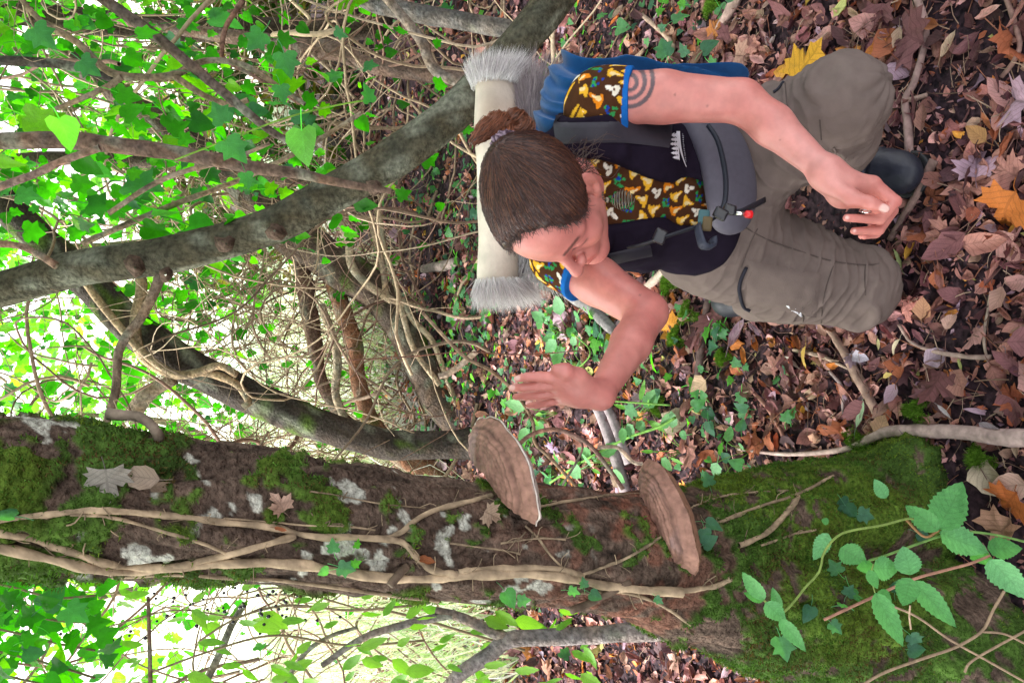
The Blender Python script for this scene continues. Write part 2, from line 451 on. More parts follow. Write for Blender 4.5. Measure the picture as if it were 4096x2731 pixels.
        tint(smooth(1.2, 0.5, db) * (loc[:, 0] > 0.06) * smooth(0.011, 0.016, s * loc[:, 1]) * smooth(0.056, 0.048, s * loc[:, 1]) * 0.85 * head_m, (0.07, 0.035, 0.03))
    dn = np.linalg.norm((loc - [0.12, 0, -0.016]) / [0.02, 0.018, 0.016], axis=1)
    tint(smooth(1.3, 0.3, dn) * 0.35, (0.62, 0.22, 0.17))
    for tip, rr_ in ((q(3540, 834, 1.346), 0.0095), (q(3390, 868, 1.362), 0.006), (q(3420, 920, 1.378), 0.006), (q(2066, 1510, 1.254), 0.006), (q(2046, 1548, 1.270), 0.006)):
        d = np.linalg.norm(V - tip, axis=1); tint(smooth(rr_ * 1.1, rr_ * 0.8, d) * 0.7, (0.80, 0.60, 0.54))
    for hnd, rr in ((q(3480, 860, 1.39), 0.07), (q(2150, 1550, 1.28), 0.08)):
        d = np.linalg.norm(V - hnd, axis=1); tint(smooth(rr, rr * 0.3, d) * 0.30, (0.62, 0.22, 0.17))
    # redder elbows and knuckles, left forearm paler to paint in front light, a few moles
    for jc, rr_, am in ((elL, 0.06, 0.25), (elR, 0.06, 0.30), (shL * 0.5 + elL * 0.5, 0.09, 0.18)):
        tint(smooth(rr_, rr_ * 0.2, np.linalg.norm(V - jc, axis=1)) * am, (0.58, 0.17, 0.14))
    for jc in (elL * 0.4 + wrL * 0.6, wrL): tint(smooth(0.09, 0.02, np.linalg.norm(V - jc, axis=1)) * 0.35, (0.66, 0.36, 0.33))
    for mx_, my_ in ((2830, 425), (2700, 380), (2560, 1180), (3120, 560), (2200, 900)):
        mp = P(mx_, my_, 1.0) - np.array([0, 0, CAMH]); mp = mp / np.linalg.norm(mp); rel_ = V - np.array([0, 0, CAMH]); dist_ = np.linalg.norm(rel_ - (rel_ @ mp)[:, None] * mp, axis=1); tint(smooth(0.0028, 0.0015, dist_) * 0.6, (0.16, 0.06, 0.04))
    # spiral tattoo on the upper left arm, in arm coordinates
    ua = nrm(elL - shL); tc0 = P(2520, 338, 1.47); 
    nrmv = nrm(P(2520, 338, 1.40) - P(2520, 338, 1.50)); e1 = ua; e2 = nrm(np.cross(nrmv, e1))
    du = (V - tc0) @ e1; dv = (V - tc0) @ e2
    side = ((V - tc0) @ nrmv > -0.03) & (np.abs(du) < 0.08) & (np.abs(dv) < 0.08)
    rr = np.hypot(du, dv); th = np.arctan2(dv, du)
    band = np.zeros(len(V))
    for k in range(4):
        rs = 0.006 + 0.0145 * (th / (2 * np.pi) + k + 0.5)
        band = np.maximum(band, smooth(0.0048, 0.0030, np.abs(rr - rs) + 0.0) * (rs < 0.052))
    tint(band * side * 0.88, (0.035, 0.04, 0.055))
    body = part('body', mesh_from('body', V, Q, m_skin, C), root)

    # --- hair: cap plus strands drawn back to a bun
    HB = np.array([-0.070, 0.004, 0.118])            # where the tie sits, head coordinates
    cR = np.array([0.098, 0.076, 0.084]); cC = np.array([-0.012, 0, 0.052])
    def hairmask(p): return 0.80 * p[..., 2] - p[..., 0] - 0.027 + 0.66 * p[..., 1] ** 2 / 0.06 * smooth(-0.035, 0.03, p[..., 2]) + 0.006 * noise(p, 75, 6) + 0.003 * noise(p, 190, 7)
    i0 = np.floor((hc - 0.16 - A.lo) / A.h).astype(int); i0 = np.maximum(i0, 0); hf = Field(A.lo + i0 * A.h, np.minimum(hc + 0.16, A.lo + (A.n - 1) * A.h), A.h)
    X, Y, Z = hf.coords()
    px = (X - hc[0]) * f_[0] + (Y - hc[1]) * f_[1] + (Z - hc[2]) * f_[2]
    py = (X - hc[0]) * l_[0] + (Y - hc[1]) * l_[1] + (Z - hc[2]) * l_[2]
    pz = (X - hc[0]) * h_[0] + (Y - hc[1]) * h_[1] + (Z - hc[2]) * h_[2]
    def elld(px, py, pz, c, r):
        k0 = np.sqrt(((px - c[0]) / r[0]) ** 2 + ((py - c[1]) / r[1]) ** 2 + ((pz - c[2]) / r[2]) ** 2)
        k1 = np.sqrt(((px - c[0]) / r[0] ** 2) ** 2 + ((py - c[1]) / r[1] ** 2) ** 2 + ((pz - c[2]) / r[2] ** 2) ** 2)
        return k0 * (k0 - 1) / np.maximum(k1, 1e-6)
    hf.n = np.minimum(hf.n, A.n - i0); hf.F = hf.F[:hf.n[0], :hf.n[1], :hf.n[2]]; X, Y, Z = hf.coords()
    px = (X - hc[0]) * f_[0] + (Y - hc[1]) * f_[1] + (Z - hc[2]) * f_[2]; py = (X - hc[0]) * l_[0] + (Y - hc[1]) * l_[1] + (Z - hc[2]) * l_[2]; pz = (X - hc[0]) * h_[0] + (Y - hc[1]) * h_[1] + (Z - hc[2]) * h_[2]
    d = headF[i0[0]:i0[0] + hf.n[0], i0[1]:i0[1] + hf.n[1], i0[2]:i0[2] + hf.n[2]]
    pp_ = np.stack(np.broadcast_arrays(px, py, pz), -1); s_ = hairmask(pp_)
    nape = pz + 0.075 - np.clip(px + 0.025, 0, 0.035) * 2.3
    thick = 0.0090 * smooth(-0.003, 0.03, s_) * smooth(-0.01, 0.02, nape) - 0.004 * (1 - smooth(-0.004, 0.004, s_))
    # pulled up towards the tie
    pull = 0.014 * np.exp(-(((px - HB[0]) / 0.035) ** 2 + ((py - HB[1]) / 0.035) ** 2 + ((pz - HB[2]) / 0.035) ** 2))
    hf.F = (d - thick - pull).astype(np.float32)
    hf.F = np.maximum(hf.F, (-nape).astype(np.float32)); hf.F = np.maximum(hf.F, (-s_ - 0.001).astype(np.float32))
    Vh, Qh = hf.mesh(); Vh = relax(Vh, Qh, 2, 0.4)
    cc = np.array((0.040, 0.021, 0.019)) * (1 + 0.35 * noise(((Vh - hc) @ RH.T) * [1, 3, 1], 60, 3))[:, None]
    part('hair', mesh_from('hair', Vh, Qh, m_hair, np.clip(cc, 0.008, 1)), root)
    hair = root.children[-1]
    mb = MB()
    hairbvh = BVHTree.FromPolygons([Vector(v) for v in Vh], [tuple(int(i) for i in r) for r in Qh])
    cen = np.array([-0.01, 0, 0.04])
    nst = 0
    hp = (Vh - hc) @ RH.T
    cand = np.where((hairmask(hp) > 0.001) & (hp[:, 2] > -0.06))[0]
    rs = np.random.default_rng(3)
    edge_c = cand[hairmask(hp[cand]) < 0.014]
    for _ in range(3600):
        p0 = hp[rs.choice(edge_c if _ % 3 == 0 else cand)]
        d0 = nrm(p0 - cen); d1_ = nrm(HB - cen)
        ang = math.acos(np.clip(d0 @ d1_, -1, 1))
        if ang < 0.12: continue
        n = 8
        fr = np.linspace(0, rs.uniform(0.55, 1.0), n)
        pts = []
        tw = rs.normal(0, 0.06)
        for f in fr:
            dd = (math.sin((1 - f) * ang) * d0 + math.sin(f * ang) * d1_) / math.sin(ang)
            dd = nrm(dd + np.cross(d0, d1_) * tw * math.sin(math.pi * f))
            wd = dd @ RH
            o = hc + cen @ RH
            hit = hairbvh.ray_cast(Vector(o + wd * 0.25), Vector(-wd))
            if hit[0] is None: break
            pts.append(np.array(hit[0]) + wd * (rs.uniform(-0.0002, 0.0012) + (0.003 * math.sin(math.pi * f) if rs.random() < 0.06 else 0)))
        if len(pts) < 4: continue
        c = np.array((0.050, 0.020, 0.015)) * rs.uniform(0.4, 1.7)
        if rs.random() < 0.20: c = np.array((0.14, 0.055, 0.030)) * rs.uniform(0.7, 1.3)
        v, fq = tube(np.array(pts), np.linspace(1, 0.7, len(pts)) * rs.uniform(0.0003, 0.0006), 4, cap=False)
        mb.put(v, fq, c); nst += 1
    # wisps at the nape and hairline
    # baby hairs reaching over the hairline
    ev = Vh[edge_c]
    for _ in range(900):
        a = ev[rs.integers(len(ev))]; lc_ = (a - hc) @ RH.T; back = nrm((HB - lc_) @ RH); nn_ = nrm((lc_ - cen) @ RH)
        sd_ = np.cross(back, nn_) * rs.normal(0, 0.5); L2 = rs.uniform(0.012, 0.034); a0 = a - (back - sd_) * L2 * rs.uniform(0.1, 0.5) + nn_ * 0.0004
        v, fq = tube(catmull([a0, a + nn_ * 0.0018, a + (back + sd_) * L2 + nn_ * 0.0025], 6), np.linspace(0.0002, 0.0007, 6), 4, cap=False); mb.put(v, fq, np.array((0.055, 0.028, 0.024)) * rs.uniform(0.6, 1.6))
    for _ in range(90):
        a = H(rs.uniform(-0.09, -0.03), rs.choice([-1, 1]) * rs.uniform(0.03, 0.066), rs.uniform(-0.055, -0.01))
        b_ = a + (-f_ * rs.uniform(0.0, 0.03) - h_ * rs.uniform(0.02, 0.06) + l_ * rs.normal(0.012, 0.02))
        m_ = (a + b_) / 2 + rs.normal(0, 0.012, 3)
        v, fq = tube(catmull([a, m_, b_], 9), np.linspace(0.0008, 0.0003, 9), 4, cap=False)
        mb.put(v, fq, (0.05, 0.025, 0.02))
    part('hair_strands', mb.mesh('hair_strands', m_hair), root)
    # bun made of strand bundles
    mb = MB(); tie = P(2022, 580, 1.372)
    lobes = [([tie, P(1998, 528, 1.40), P(1960, 505, 1.39), P(1925, 535, 1.385), P(1885, 575, 1.38)], 0.017, 0.012, 190),
             ([tie, P(2030, 520, 1.41), P(2000, 482, 1.40), P(1962, 510, 1.392), P(1930, 560, 1.39)], 0.018, 0.014, 170),
             ([tie, P(2062, 535, 1.42), P(2085, 490, 1.42), P(2050, 470, 1.41), P(2015, 500, 1.40)], 0.018, 0.015, 190),
             ([tie, P(2050, 548, 1.405), P(2098, 520, 1.41), P(2108, 490, 1.415), P(2070, 478, 1.42)], 0.014, 0.012, 130)]
    for pts, r0, r1, n in lobes:
        sp = catmull(pts, 14)
        prof = np.interp(np.linspace(0, 1, 14), [0, 0.3, 0.7, 1], [0.45, 1.0, 0.95, 0.35])
        core, fq = tube(sp, prof * r0 * 0.82, 10); mb.put(core, fq, (0.06, 0.026, 0.016))
        for _ in range(n):
            a = rs.uniform(0, 6.28); off = (np.array([math.cos(a), math.sin(a), 0]) * math.sqrt(rs.uniform(0.55, 1.1)))
            tdir = np.gradient(sp, axis=0); tdir /= np.linalg.norm(tdir, axis=1)[:, None]
            u = np.cross(tdir, [0.3, 0.2, 0.93]); u /= np.linalg.norm(u, axis=1)[:, None]; w = np.cross(tdir, u)
            pp = sp + (u * off[0] + w * off[1]) * (prof * r0)[:, None] + rs.normal(0, 0.0012, sp.shape)
            e = rs.integers(9, 15)
            c = np.array((0.16, 0.055, 0.026)) * rs.uniform(0.5, 2.0)
            v, fq = tube(pp[:e], np.linspace(1, 0.5, e) * rs.uniform(0.0007, 0.0013), 4, cap=False); mb.put(v, fq, c)
    part('hair_bun', mb.mesh('hair_bun', m_hair), root)
    # ruched hair tie
    a = np.linspace(0, 2 * np.pi, 60, endpoint=False)
    tn = nrm(P(1985, 520, 1.40) - H(-0.055, 0.004, 0.10)); t1 = nrm(np.cross(tn, [1, 0.3, 0.2])); t2 = np.cross(tn, t1)
    ring = tie + (t1[None] * np.cos(a)[:, None] + t2[None] * np.sin(a)[:, None]) * 0.0185 + tn * (0.0022 * np.sin(a * 7))[:, None]
    ring = np.vstack([ring, ring[:1]])
    v, fq = tube(ring, 0.0085 * (1 + 0.22 * np.sin(np.arange(61) * 1.9)), 12, cap=False)
    nn = noise(v, 330, 5); cc = np.where((nn > 0.05)[:, None], np.array((0.34, 0.25, 0.32)), np.array((0.07, 0.045, 0.06)))
    part('hair_tie', mesh_from('hair_tie', v, fq, m_cloth, cc), root)
    # earring: chain, bead, and a spiral cage of metal
    ea = H(0.006, 0.079, -0.034)
    pth = [ea, P(2412, 797, 1.315), P(2428, 800, 1.312)]
    er = part('earring', None, root) if False else None
    mb = MB()
    for i in range(6):
        c0 = pth[0] + (pth[1] - pth[0]) * (i / 5.0)
        ang = np.linspace(0, 2 * np.pi, 9); dd = nrm(pth[1] - pth[0]); n1 = nrm(np.cross(dd, [0, 1, 0.3])) if i % 2 else nrm(np.cross(dd, [1, 0.2, 0]))
        rg = c0 + dd * (0.0028 * np.cos(ang))[:, None] + n1 * (0.0018 * np.sin(ang))[:, None]
        v, fq = tube(rg, 0.0006, 4, cap=False); mb.put(v, fq)
    sp = np.linspace(0, 1, 9); c0 = P(2430, 800, 1.312); dd = nrm(P(2525, 800, 1.30) - c0)
    v, fq = tube(c0 + dd * (0.011 * (sp - 0.5))[:, None], 0.0048 * np.sqrt(np.clip(1 - (2 * sp - 1) ** 2, 0.02, 1)), 10); mb.put(v, fq)
    n = 150; s = np.linspace(0, 1, n); n1 = nrm(np.cross(dd, [0, 1, 0])); n2 = np.cross(dd, n1)
    rad = 0.0165 * np.sin(np.pi * (0.12 + 0.78 * s)); an = s * 2 * np.pi * 8
    hel = c0 + dd * (0.008 + 0.036 * s)[:, None] + n1 * (rad * np.cos(an))[:, None] + n2 * (rad * np.sin(an))[:, None]
    v, fq = tube(hel, 0.0011, 5, cap=False); mb.put(v, fq)
    part('earring', mb.mesh('earring', m_metal), root, label='dark wire spiral drop earring')
    rgc = q(3462, 845, 1.372); ang = np.linspace(0, 2 * np.pi, 17)
    v, fq = tube(rgc + np.outer(np.cos(ang) * 0.0095, [0, 0.5, 0.87]) + np.outer(np.sin(ang) * 0.0095, nrm([0.4, 0.8, -0.45])), 0.0014, 6, cap=False)
    part('ring', mesh_from('ring', v, fq, m_silver), root)

    # --- T-shirt with printed mushrooms
    T = Field([0.02, 1.10, 0.50], [0.60, 1.62, 1.02], 0.0025)
    T.ell(chest, (0.152, 0.100, 0.175), RT, 0.02); T.ell(waist, (0.135, 0.098, 0.16), RT, 0.06)
    T.cone(shR, shL, 0.056, 0.054, 0.04)
    # breasts under the shirt give the chest its form
    for s in (-1, 1): T.ell(chest + s * 0.066 * sx - 0.0 * up + fw * 0.066 + up * -0.005, (0.062, 0.05, 0.062), RT, 0.04)
    eL = shL + nrm(elL - shL) * 0.060; eR = shR + nrm(elR - shR) * 0.072
    T.cone(shL - 0.01 * sx, eL, 0.0595, 0.0595, 0.03); T.cone(shR + 0.01 * sx, eR, 0.060, 0.061, 0.03)
    # open sleeves and neck
    X, Y, Z = T.coords()
    for (e, dd) in ((eL, nrm(elL - shL)), (eR, nrm(elR - shR))):
        pl = (X - e[0]) * dd[0] + (Y - e[1]) * dd[1] + (Z - e[2]) * dd[2]
        near = ((X - e[0]) ** 2 + (Y - e[1]) ** 2 + (Z - e[2]) ** 2 < 0.10 ** 2) & ((X - chest[0]) ** 2 + (Y - chest[1]) ** 2 + ((Z - chest[2]) * 0.5) ** 2 > 0.145 ** 2)
        T.F = np.where(near, np.maximum(T.F, pl), T.F)
    nk = neck0 + fw * 0.035 + up * 0.025
    T.ell(nk, (0.062, 0.075, 0.075), RT, 0.01, sub=True)
    V, Q = T.mesh(); V = relax(V, Q, 2, 0.4); Nn = normals_of(V, Q)
    V = V + Nn * (0.0022 * fbm(V, 22, 2, 4))[:, None]
    # print coordinates: unrolled about the local axis
    C = np.tile(np.array((0.065, 0.026, 0.012)), (len(V), 1))
    rel = V - chest; aa = rel @ sx; zz = rel @ up; ff = rel @ fw
    isL = np.linalg.norm(V - shL - nrm(elL - shL) * 0.05, axis=1) < 0.098; isR = np.linalg.norm(V - shR - nrm(elR - shR) * 0.05, axis=1) < 0.098
    def armuv(S, E):
        d = nrm(E - S); u0 = nrm(np.cross(d, [0.1, -1, 0.2])); w0 = np.cross(d, u0); r = V - S
        return np.arctan2(r @ w0, r @ u0) * 0.062, r @ d
    uL, vL = armuv(shL, elL); uR, vR = armuv(shR, elR)
    U = np.where(isL, uL, np.where(isR, uR, np.arctan2(aa, ff + 0.03) * 0.14)); W = np.where(isL, vL, np.where(isR, vR, zz))
    def blob(cx, cy, rx, ry, ang):
        rx = rx * 1.28; ry = ry * 1.28
        x = (U - cx) * math.cos(ang) + (W - cy) * math.sin(ang); y = -(U - cx) * math.sin(ang) + (W - cy) * math.cos(ang)
        return (x / rx) ** 2 + (y / ry) ** 2
    kk = 0; cell = 0.034
    for gi in range(-13, 14):
        for gj in range(-10, 9):
            cx = (gi + (0.5 if gj % 2 else 0)) * cell + rs.uniform(-0.003, 0.003); cy = gj * cell * 0.86 + rs.uniform(-0.003, 0.003)
            kind = (gi * 2 + gj * 3) % 7; ang = rs.uniform(-0.7, 0.7) + (math.pi if rs.random() < 0.3 else 0); ca, sa = math.cos(ang), math.sin(ang)
            o = lambda a, b: (cx + (a * ca - b * sa) * 1.28, cy + (a * sa + b * ca) * 1.28)
            def paint(m, c): C[m] = c
            if kind in (0, 2, 3, 5):            # chanterelle: funnel cap over a stem
                y1 = (0.75, 0.40, 0.03) if kind != 3 else (0.72, 0.22, 0.012)
                for (a, b, rx, ry, an, c) in ((0, 0.006, 0.0105, 0.0042, 0.25, y1), (0.001, 0.001, 0.0052, 0.0062, 0, y1), (0, -0.0068, 0.0030, 0.0070, 0.1, y1), (-0.002, 0.0015, 0.0036, 0.0048, 0.2, (0.78, 0.60, 0.28)), (-0.0005, -0.005, 0.0015, 0.004, 0.1, (0.80, 0.66, 0.40))):
                    x_, y_ = o(a, b); paint(blob(x_, y_, rx, ry, ang + an) < 1, c)
            elif kind in (1, 6):                # green sprig with blue berries
                for k in range(9):
                    x_, y_ = o(rs.uniform(-0.008, 0.008), rs.uniform(-0.008, 0.008))
                    paint(blob(x_, y_, 0.0034, 0.0020, rs.uniform(0, 3.1)) < 1, (0.03, 0.27, 0.075))
                for k in range(4):
                    x_, y_ = o(rs.uniform(-0.007, 0.007), rs.uniform(-0.007, 0.007)); paint(blob(x_, y_, 0.0021, 0.0021, 0) < 1, (0.012, 0.05, 0.32))
            else:                               # pale mushroom
                x_, y_ = o(0, 0.004); paint(blob(x_, y_, 0.0085, 0.0048, ang) < 1, (0.74, 0.68, 0.56))
                x_, y_ = o(0, -0.005); paint(blob(x_, y_, 0.0034, 0.0075, ang) < 1, (0.78, 0.72, 0.62)); x_, y_ = o(0, 0.001); paint(blob(x_, y_, 0.0018, 0.0016, ang) < 1, (0.10, 0.04, 0.02))
    # blue bindings at cuffs and neckline
    BLUE = np.array((0.012, 0.12, 0.42))
    for (e, dd) in ((eL, nrm(elL - shL)), (eR, nrm(elR - shR))):
        m = (np.abs((V - e) @ dd + 0.003) < 0.0085) & (np.linalg.norm(V - e, axis=1) < 0.09); C[m] = BLUE
    kn = np.linalg.norm(((V - nk) @ RT.T) / np.array([0.062, 0.075, 0.075]), axis=1); C[kn < 1.15] = BLUE
    part('shirt', mesh_from('shirt', V, Q, m_cloth, C), root, label='brown shirt printed with yellow mushrooms, blue trim')

    # --- dark vest, open at the front
    Wf = Field([0.06, 1.16, 0.48], [0.60, 1.62, 1.03], 0.003)
    Wf.ell(chest, (0.167, 0.115, 0.190), RT, 0.02); Wf.ell(waist, (0.152, 0.114, 0.165), RT, 0.07); Wf.ell(pelv + up * 0.06, (0.170, 0.132, 0.10), RT, 0.06)
    Wf.cone(shR, shL, 0.068, 0.068, 0.05)
    for s in (-1, 1): Wf.ell(chest + s * 0.066 * sx + fw * 0.070 - up * 0.005, (0.068, 0.056, 0.068), RT, 0.04)
    # collar lapels
    cl = neck0 + up * 0.005
    for s in (-1, 1):
        Wf.cone(cl + s * 0.066 * sx - fw * 0.03 + up * 0.02, chest + s * 0.085 * sx + fw * 0.115 + up * 0.075, 0.026, 0.014, 0.02)
    X, Y, Z = Wf.coords()
    a_ = (X - chest[0]) * sx[0] + (Y - chest[1]) * sx[1]; f2 = (X - chest[0]) * fw[0] + (Y - chest[1]) * fw[1]; z_ = Z - chest[2]
    half = 0.034 + 0.030 * smooth(-0.04, 0.10, z_) + 0.012 * smooth(-0.05, -0.12, z_) + 0 * a_
    cut = np.maximum(np.abs(a_ - 0.004) - half, -(f2 - 0.0))
    cut = np.maximum(cut, -(z_ + 0.215))
    hh = np.maximum(0.014 - np.abs(Wf.F + cut), 0) / 0.014
    Wf.F = np.maximum(Wf.F, -cut) + hh * hh * 0.0035
    Wf.ell(neck0 + fw * 0.05 + up * 0.04, (0.066, 0.085, 0.085), RT, 0.01, sub=True)
    Wf.ell(neck0 + up * 0.07, (0.060, 0.065, 0.09), RT, 0.01, sub=True)
    # armholes
    for S_, E_, sg in ((shL, elL, 1), (shR, elR, -1)):
        pl = ((X - S_[0]) * sx[0] + (Y - S_[1]) * sx[1] + (Z - S_[2]) * 0.35 * sg) * sg + 0.020
        nearz = (Z > 0.74)
        Wf.F = np.where(nearz, np.maximum(Wf.F, pl), Wf.F)
    # hollow it so the shirt shows
    inner = Field([0.06, 1.16, 0.48], [0.60, 1.62, 1.03], 0.003)
    inner.ell(chest, (0.155, 0.103, 0.178), RT, 0.02); inner.ell(waist, (0.139, 0.102, 0.155), RT, 0.07); inner.cone(shR, shL, 0.060, 0.060, 0.05)
    for s in (-1, 1): inner.ell(chest + s * 0.066 * sx + fw * 0.066 - up * 0.005, (0.062, 0.05, 0.062), RT, 0.04)
    inner.ell(pelv + up * 0.06, (0.158, 0.12, 0.09), RT, 0.06)
    Wf.F = np.maximum(Wf.F, -inner.F - 0.002)
    V, Q = Wf.mesh(); V = relax(V, Q, 2, 0.4); Nn = normals_of(V, Q)
    V = V + Nn * (0.0035 * fbm(V * [1, 1, 0.5], 16, 3, 9) + 0.0045 * np.sin(V[:, 2] * 70 + 6 * noise(V, 6, 2)) * smooth(0.72, 0.60, V[:, 2]))[:, None]
    vest_mesh = mesh_from('vest', V, Q, m_cloth, np.tile((0.013, 0.009, 0.018), (len(V), 1)))
    vest = part('vest', vest_mesh, root, label='dark purple charcoal fleece vest, unzipped')
    vbvh = BVHTree.FromPolygons([Vector(v) for v in V], [tuple(int(i) for i in r) for r in Q])
    def onto(bvh, x, y, off=0.002, tdef=1.5):
        d = nrm(P(x, y, 1.0) - [0, 0, CAMH]); h = bvh.ray_cast(Vector((0, 0, CAMH)), Vector(d))
        if h[0] is None: return P(x, y, tdef), -d
        return np.array(h[0]) + np.array(h[1]) * off, np.array(h[1])
    # white printed trees on the chest (upright in the world: image left is up)
    m_print = vcol_mat('white_print', 0.8, 0.1)
    mb = MB()
    def decal(bvh, poly, off=0.0022):
        v = []
        for (x, y) in poly:
            p_, n_ = onto(bvh, x, y, off); v.append(p_)
        return v
    base_x, rowy = 2706, np.linspace(536, 640, 7)
    for i, y in enumerate(rowy[:-1]):
        w = 12; hgt = [44, 33, 38, 30, 34, 28][i]
        lean = 3
        for k in range(3):
            xb = base_x + 2 + i * 1.2 - k * hgt * 0.30; ww = w * (1.0 - 0.22 * k)
            vv = decal(vbvh, [(xb, y + 8 - ww), (xb, y + 8 + ww), (xb - hgt * 0.42, y + 8)], 0.0022 + 0.0003 * k)
            mb.put(vv, [(0, 1, 2)], (0.72, 0.72, 0.78))
    pts = [(base_x + 6 + 8 * ((y - 536) / 104) ** 2 * 2.2, y) for y in np.linspace(530, 668, 14)]
    for i in range(len(pts) - 1):
        w0 = 10 - 8.5 * i / 13; w1 = 10 - 8.5 * (i + 1) / 13
        vv = decal(vbvh, [(pts[i][0] - w0, pts[i][1]), (pts[i + 1][0] - w1, pts[i + 1][1]), (pts[i + 1][0] + w1 * 0.5, pts[i + 1][1]), (pts[i][0] + w0 * 0.5, pts[i][1])], 0.0030)
        mb.put(vv, [(0, 1, 2), (0, 2, 3)], (0.72, 0.72, 0.78))
    for i in range(16):                       # the small lettering under the trees, too fine to read
        y = 540 + i * 7.0; x = base_x + 20 + 10 * ((y - 536) / 104) ** 2
        ph = rs.uniform(3, 6)
        vv = decal(vbvh, [(x, y), (x, y + 2.6), (x + ph, y + 2.6), (x + ph, y)], 0.0026); mb.put(vv, [(0, 1, 2), (0, 2, 3)], (0.45, 0.45, 0.52))
    part('tree_print', mb.mesh('tree_print', m_print, False), vest).location = (0, 0, 0)
    # --- backpack shoulder straps lying over the vest
    def strap(name, path, wpx, col, off=0.008, thick=0.0028, parent=root, bvh=vbvh, mat=None, label=None):
        path = catmull([(x, y, 0) for x, y in path], 16)[:, :2]
        tg = np.gradient(path, axis=0); tg /= np.linalg.norm(tg, axis=1)[:, None]; nn = np.stack([-tg[:, 1], tg[:, 0]], 1)
        rows = []
        for s, oo in ((-1, 0.0), (-0.86, 1), (-0.4, 1.15), (0, 1.2), (0.4, 1.15), (0.86, 1), (1, 0.0)):
            rows.append([onto(bvh, *(path[i] + nn[i] * s * wpx / 2), off=off * 0.3 + thick * oo)[0] for i in range(16)])
        Vv = np.array(rows)
        # even out the depth along the strap
        for _ in range(3): Vv[:, 1:-1] = (Vv[:, :-2] + 2 * Vv[:, 1:-1] + Vv[:, 2:]) / 4
        m_, n_ = len(rows), 16
        f = [(i * n_ + j, i * n_ + j + 1, (i + 1) * n_ + j + 1, (i + 1) * n_ + j) for i in range(m_ - 1) for j in range(n_ - 1)]
        return Vv.reshape(-1, 3), np.array(f)
    # --- trousers
    hR = np.array([0.215, 1.50, 0.44]); kR = np.array([0.128, 1.385, 0.100]); aR = np.array([0.12, 1.76, 0.075])
    hL = np.array([0.385, 1.51, 0.43]); kL = np.array([0.480, 1.165, 0.385]); aL = np.array([0.428, 1.415, 0.145])
    D = Field([-0.02, 1.00, -0.02], [0.66, 1.90, 0.62], 0.004)
    D.ell(pelv, (0.168, 0.135, 0.13), RT, 0.03); D.ell(pelv + [0, 0, 0.1], (0.14, 0.11, 0.1), RT, 0.04)
    D.chain([hR, hR * 0.5 + kR * 0.5 + [-0.006, -0.01, 0], kR], [0.112, 0.106, 0.094], 0.05)
    D.chain([kR, aR], [0.094, 0.062], 0.025)
    D.chain([hL, hL * 0.5 + kL * 0.5, kL], [0.112, 0.104, 0.080], 0.05)
    D.chain([kL, kL * 0.45 + aL * 0.55, aL], [0.080, 0.082, 0.066], 0.035)
    sh = nrm(aL - kL)
    D.cone(aL + sh * 0.055, aL + sh * 0.16, 0.095, 0.095, 0.004, sub=True)
    D.cone(aL + sh * 0.01, aL + sh * 0.12, 0.056, 0.058, 0.004, sub=True)
    V, Q = D.mesh(); V = relax(V, Q, 2, 0.4); Nn = normals_of(V, Q)
    # folds: across the thighs, radiating at the knees, gathered at the hip
    def folds(a, b, freq, amp, seed):
        d = nrm(b - a); s = (V - a) @ d; L_ = np.linalg.norm(b - a)
        rad = np.linalg.norm(V - a - s[:, None] * d, axis=1)
        wgt = smooth(-0.06, 0.03, s) * smooth(L_ + 0.03, L_ - 0.05, s) * smooth(0.16, 0.12, rad)
        w = s * freq + 2.2 * noise(V, 9, seed) + 1.2 * noise(V, 22, seed + 1)
        r = 1 - np.abs(np.sin(w))
        return wgt * amp * (r ** 2) * (0.35 + 0.65 * smooth(-0.3, 0.5, noise(V, 11, seed + 2)))
    disp = 0.0035 * fbm(V, 14, 3, 21)
    disp += folds(hR, kR, 95, 0.0085, 31) + folds(hL, kL, 80, 0.008, 41) + folds(kL, aL, 60, 0.009, 51) + 0.0022 * (1 - np.abs(noise(V * [1, 1, 2.2], 26, 77))) ** 3
    inner_ = np.clip((V - kR) @ sx / 0.1, 0, 1) * smooth(0.14, 0.10, np.linalg.norm(V - kR, axis=1))
    ang = np.arctan2((V - kR) @ up, (V - kR) @ sx); disp += inner_ * 0.006 * np.abs(np.sin(ang * 6))
    kd = np.linalg.norm(V - (kL + np.array([0.03, -0.05, -0.02])), axis=1); ang = np.arctan2(V[:, 2] - kL[2] + 0.02, V[:, 0] - kL[0] - 0.02)
    disp += 0.006 * np.abs(np.sin(ang * 3.5 + 2 * noise(V, 12, 8))) * smooth(0.12, 0.05, kd)
    pk = P(3425, 1245, 1.86); kd = np.linalg.norm(V - pk, axis=1); disp += (-0.012 * smooth(0.05, 0.01, kd) + 0.009 * smooth(0.014, 0.004, np.abs(kd - 0.042))) * smooth(0.03, -0.02, V[:, 2] - pk[2])
    pk = P(3335, 325, 1.53); kd = np.linalg.norm((V - pk) , axis=1); disp += (-0.012 * smooth(0.040, 0.01, kd) + 0.007 * smooth(0.014, 0.004, np.abs(kd - 0.042))) * smooth(-0.02, 0.03, V[:, 2] - pk[2] + 0.6 * (V[:, 0] - pk[0]))
    V = V + Nn * disp[:, None]
    V[:, 2] = np.maximum(V[:, 2], 0.004)
    TRO = np.array((0.150, 0.116, 0.104))
    tro = part('trousers', mesh_from('trousers', V, Q, m_trouser, np.tile(TRO, (len(V), 1))), root, label='grey brown hiking trousers with thigh pocket')
    tbvh = BVHTree.FromPolygons([Vector(v) for v in V], [tuple(int(i) for i in r) for r in Q])
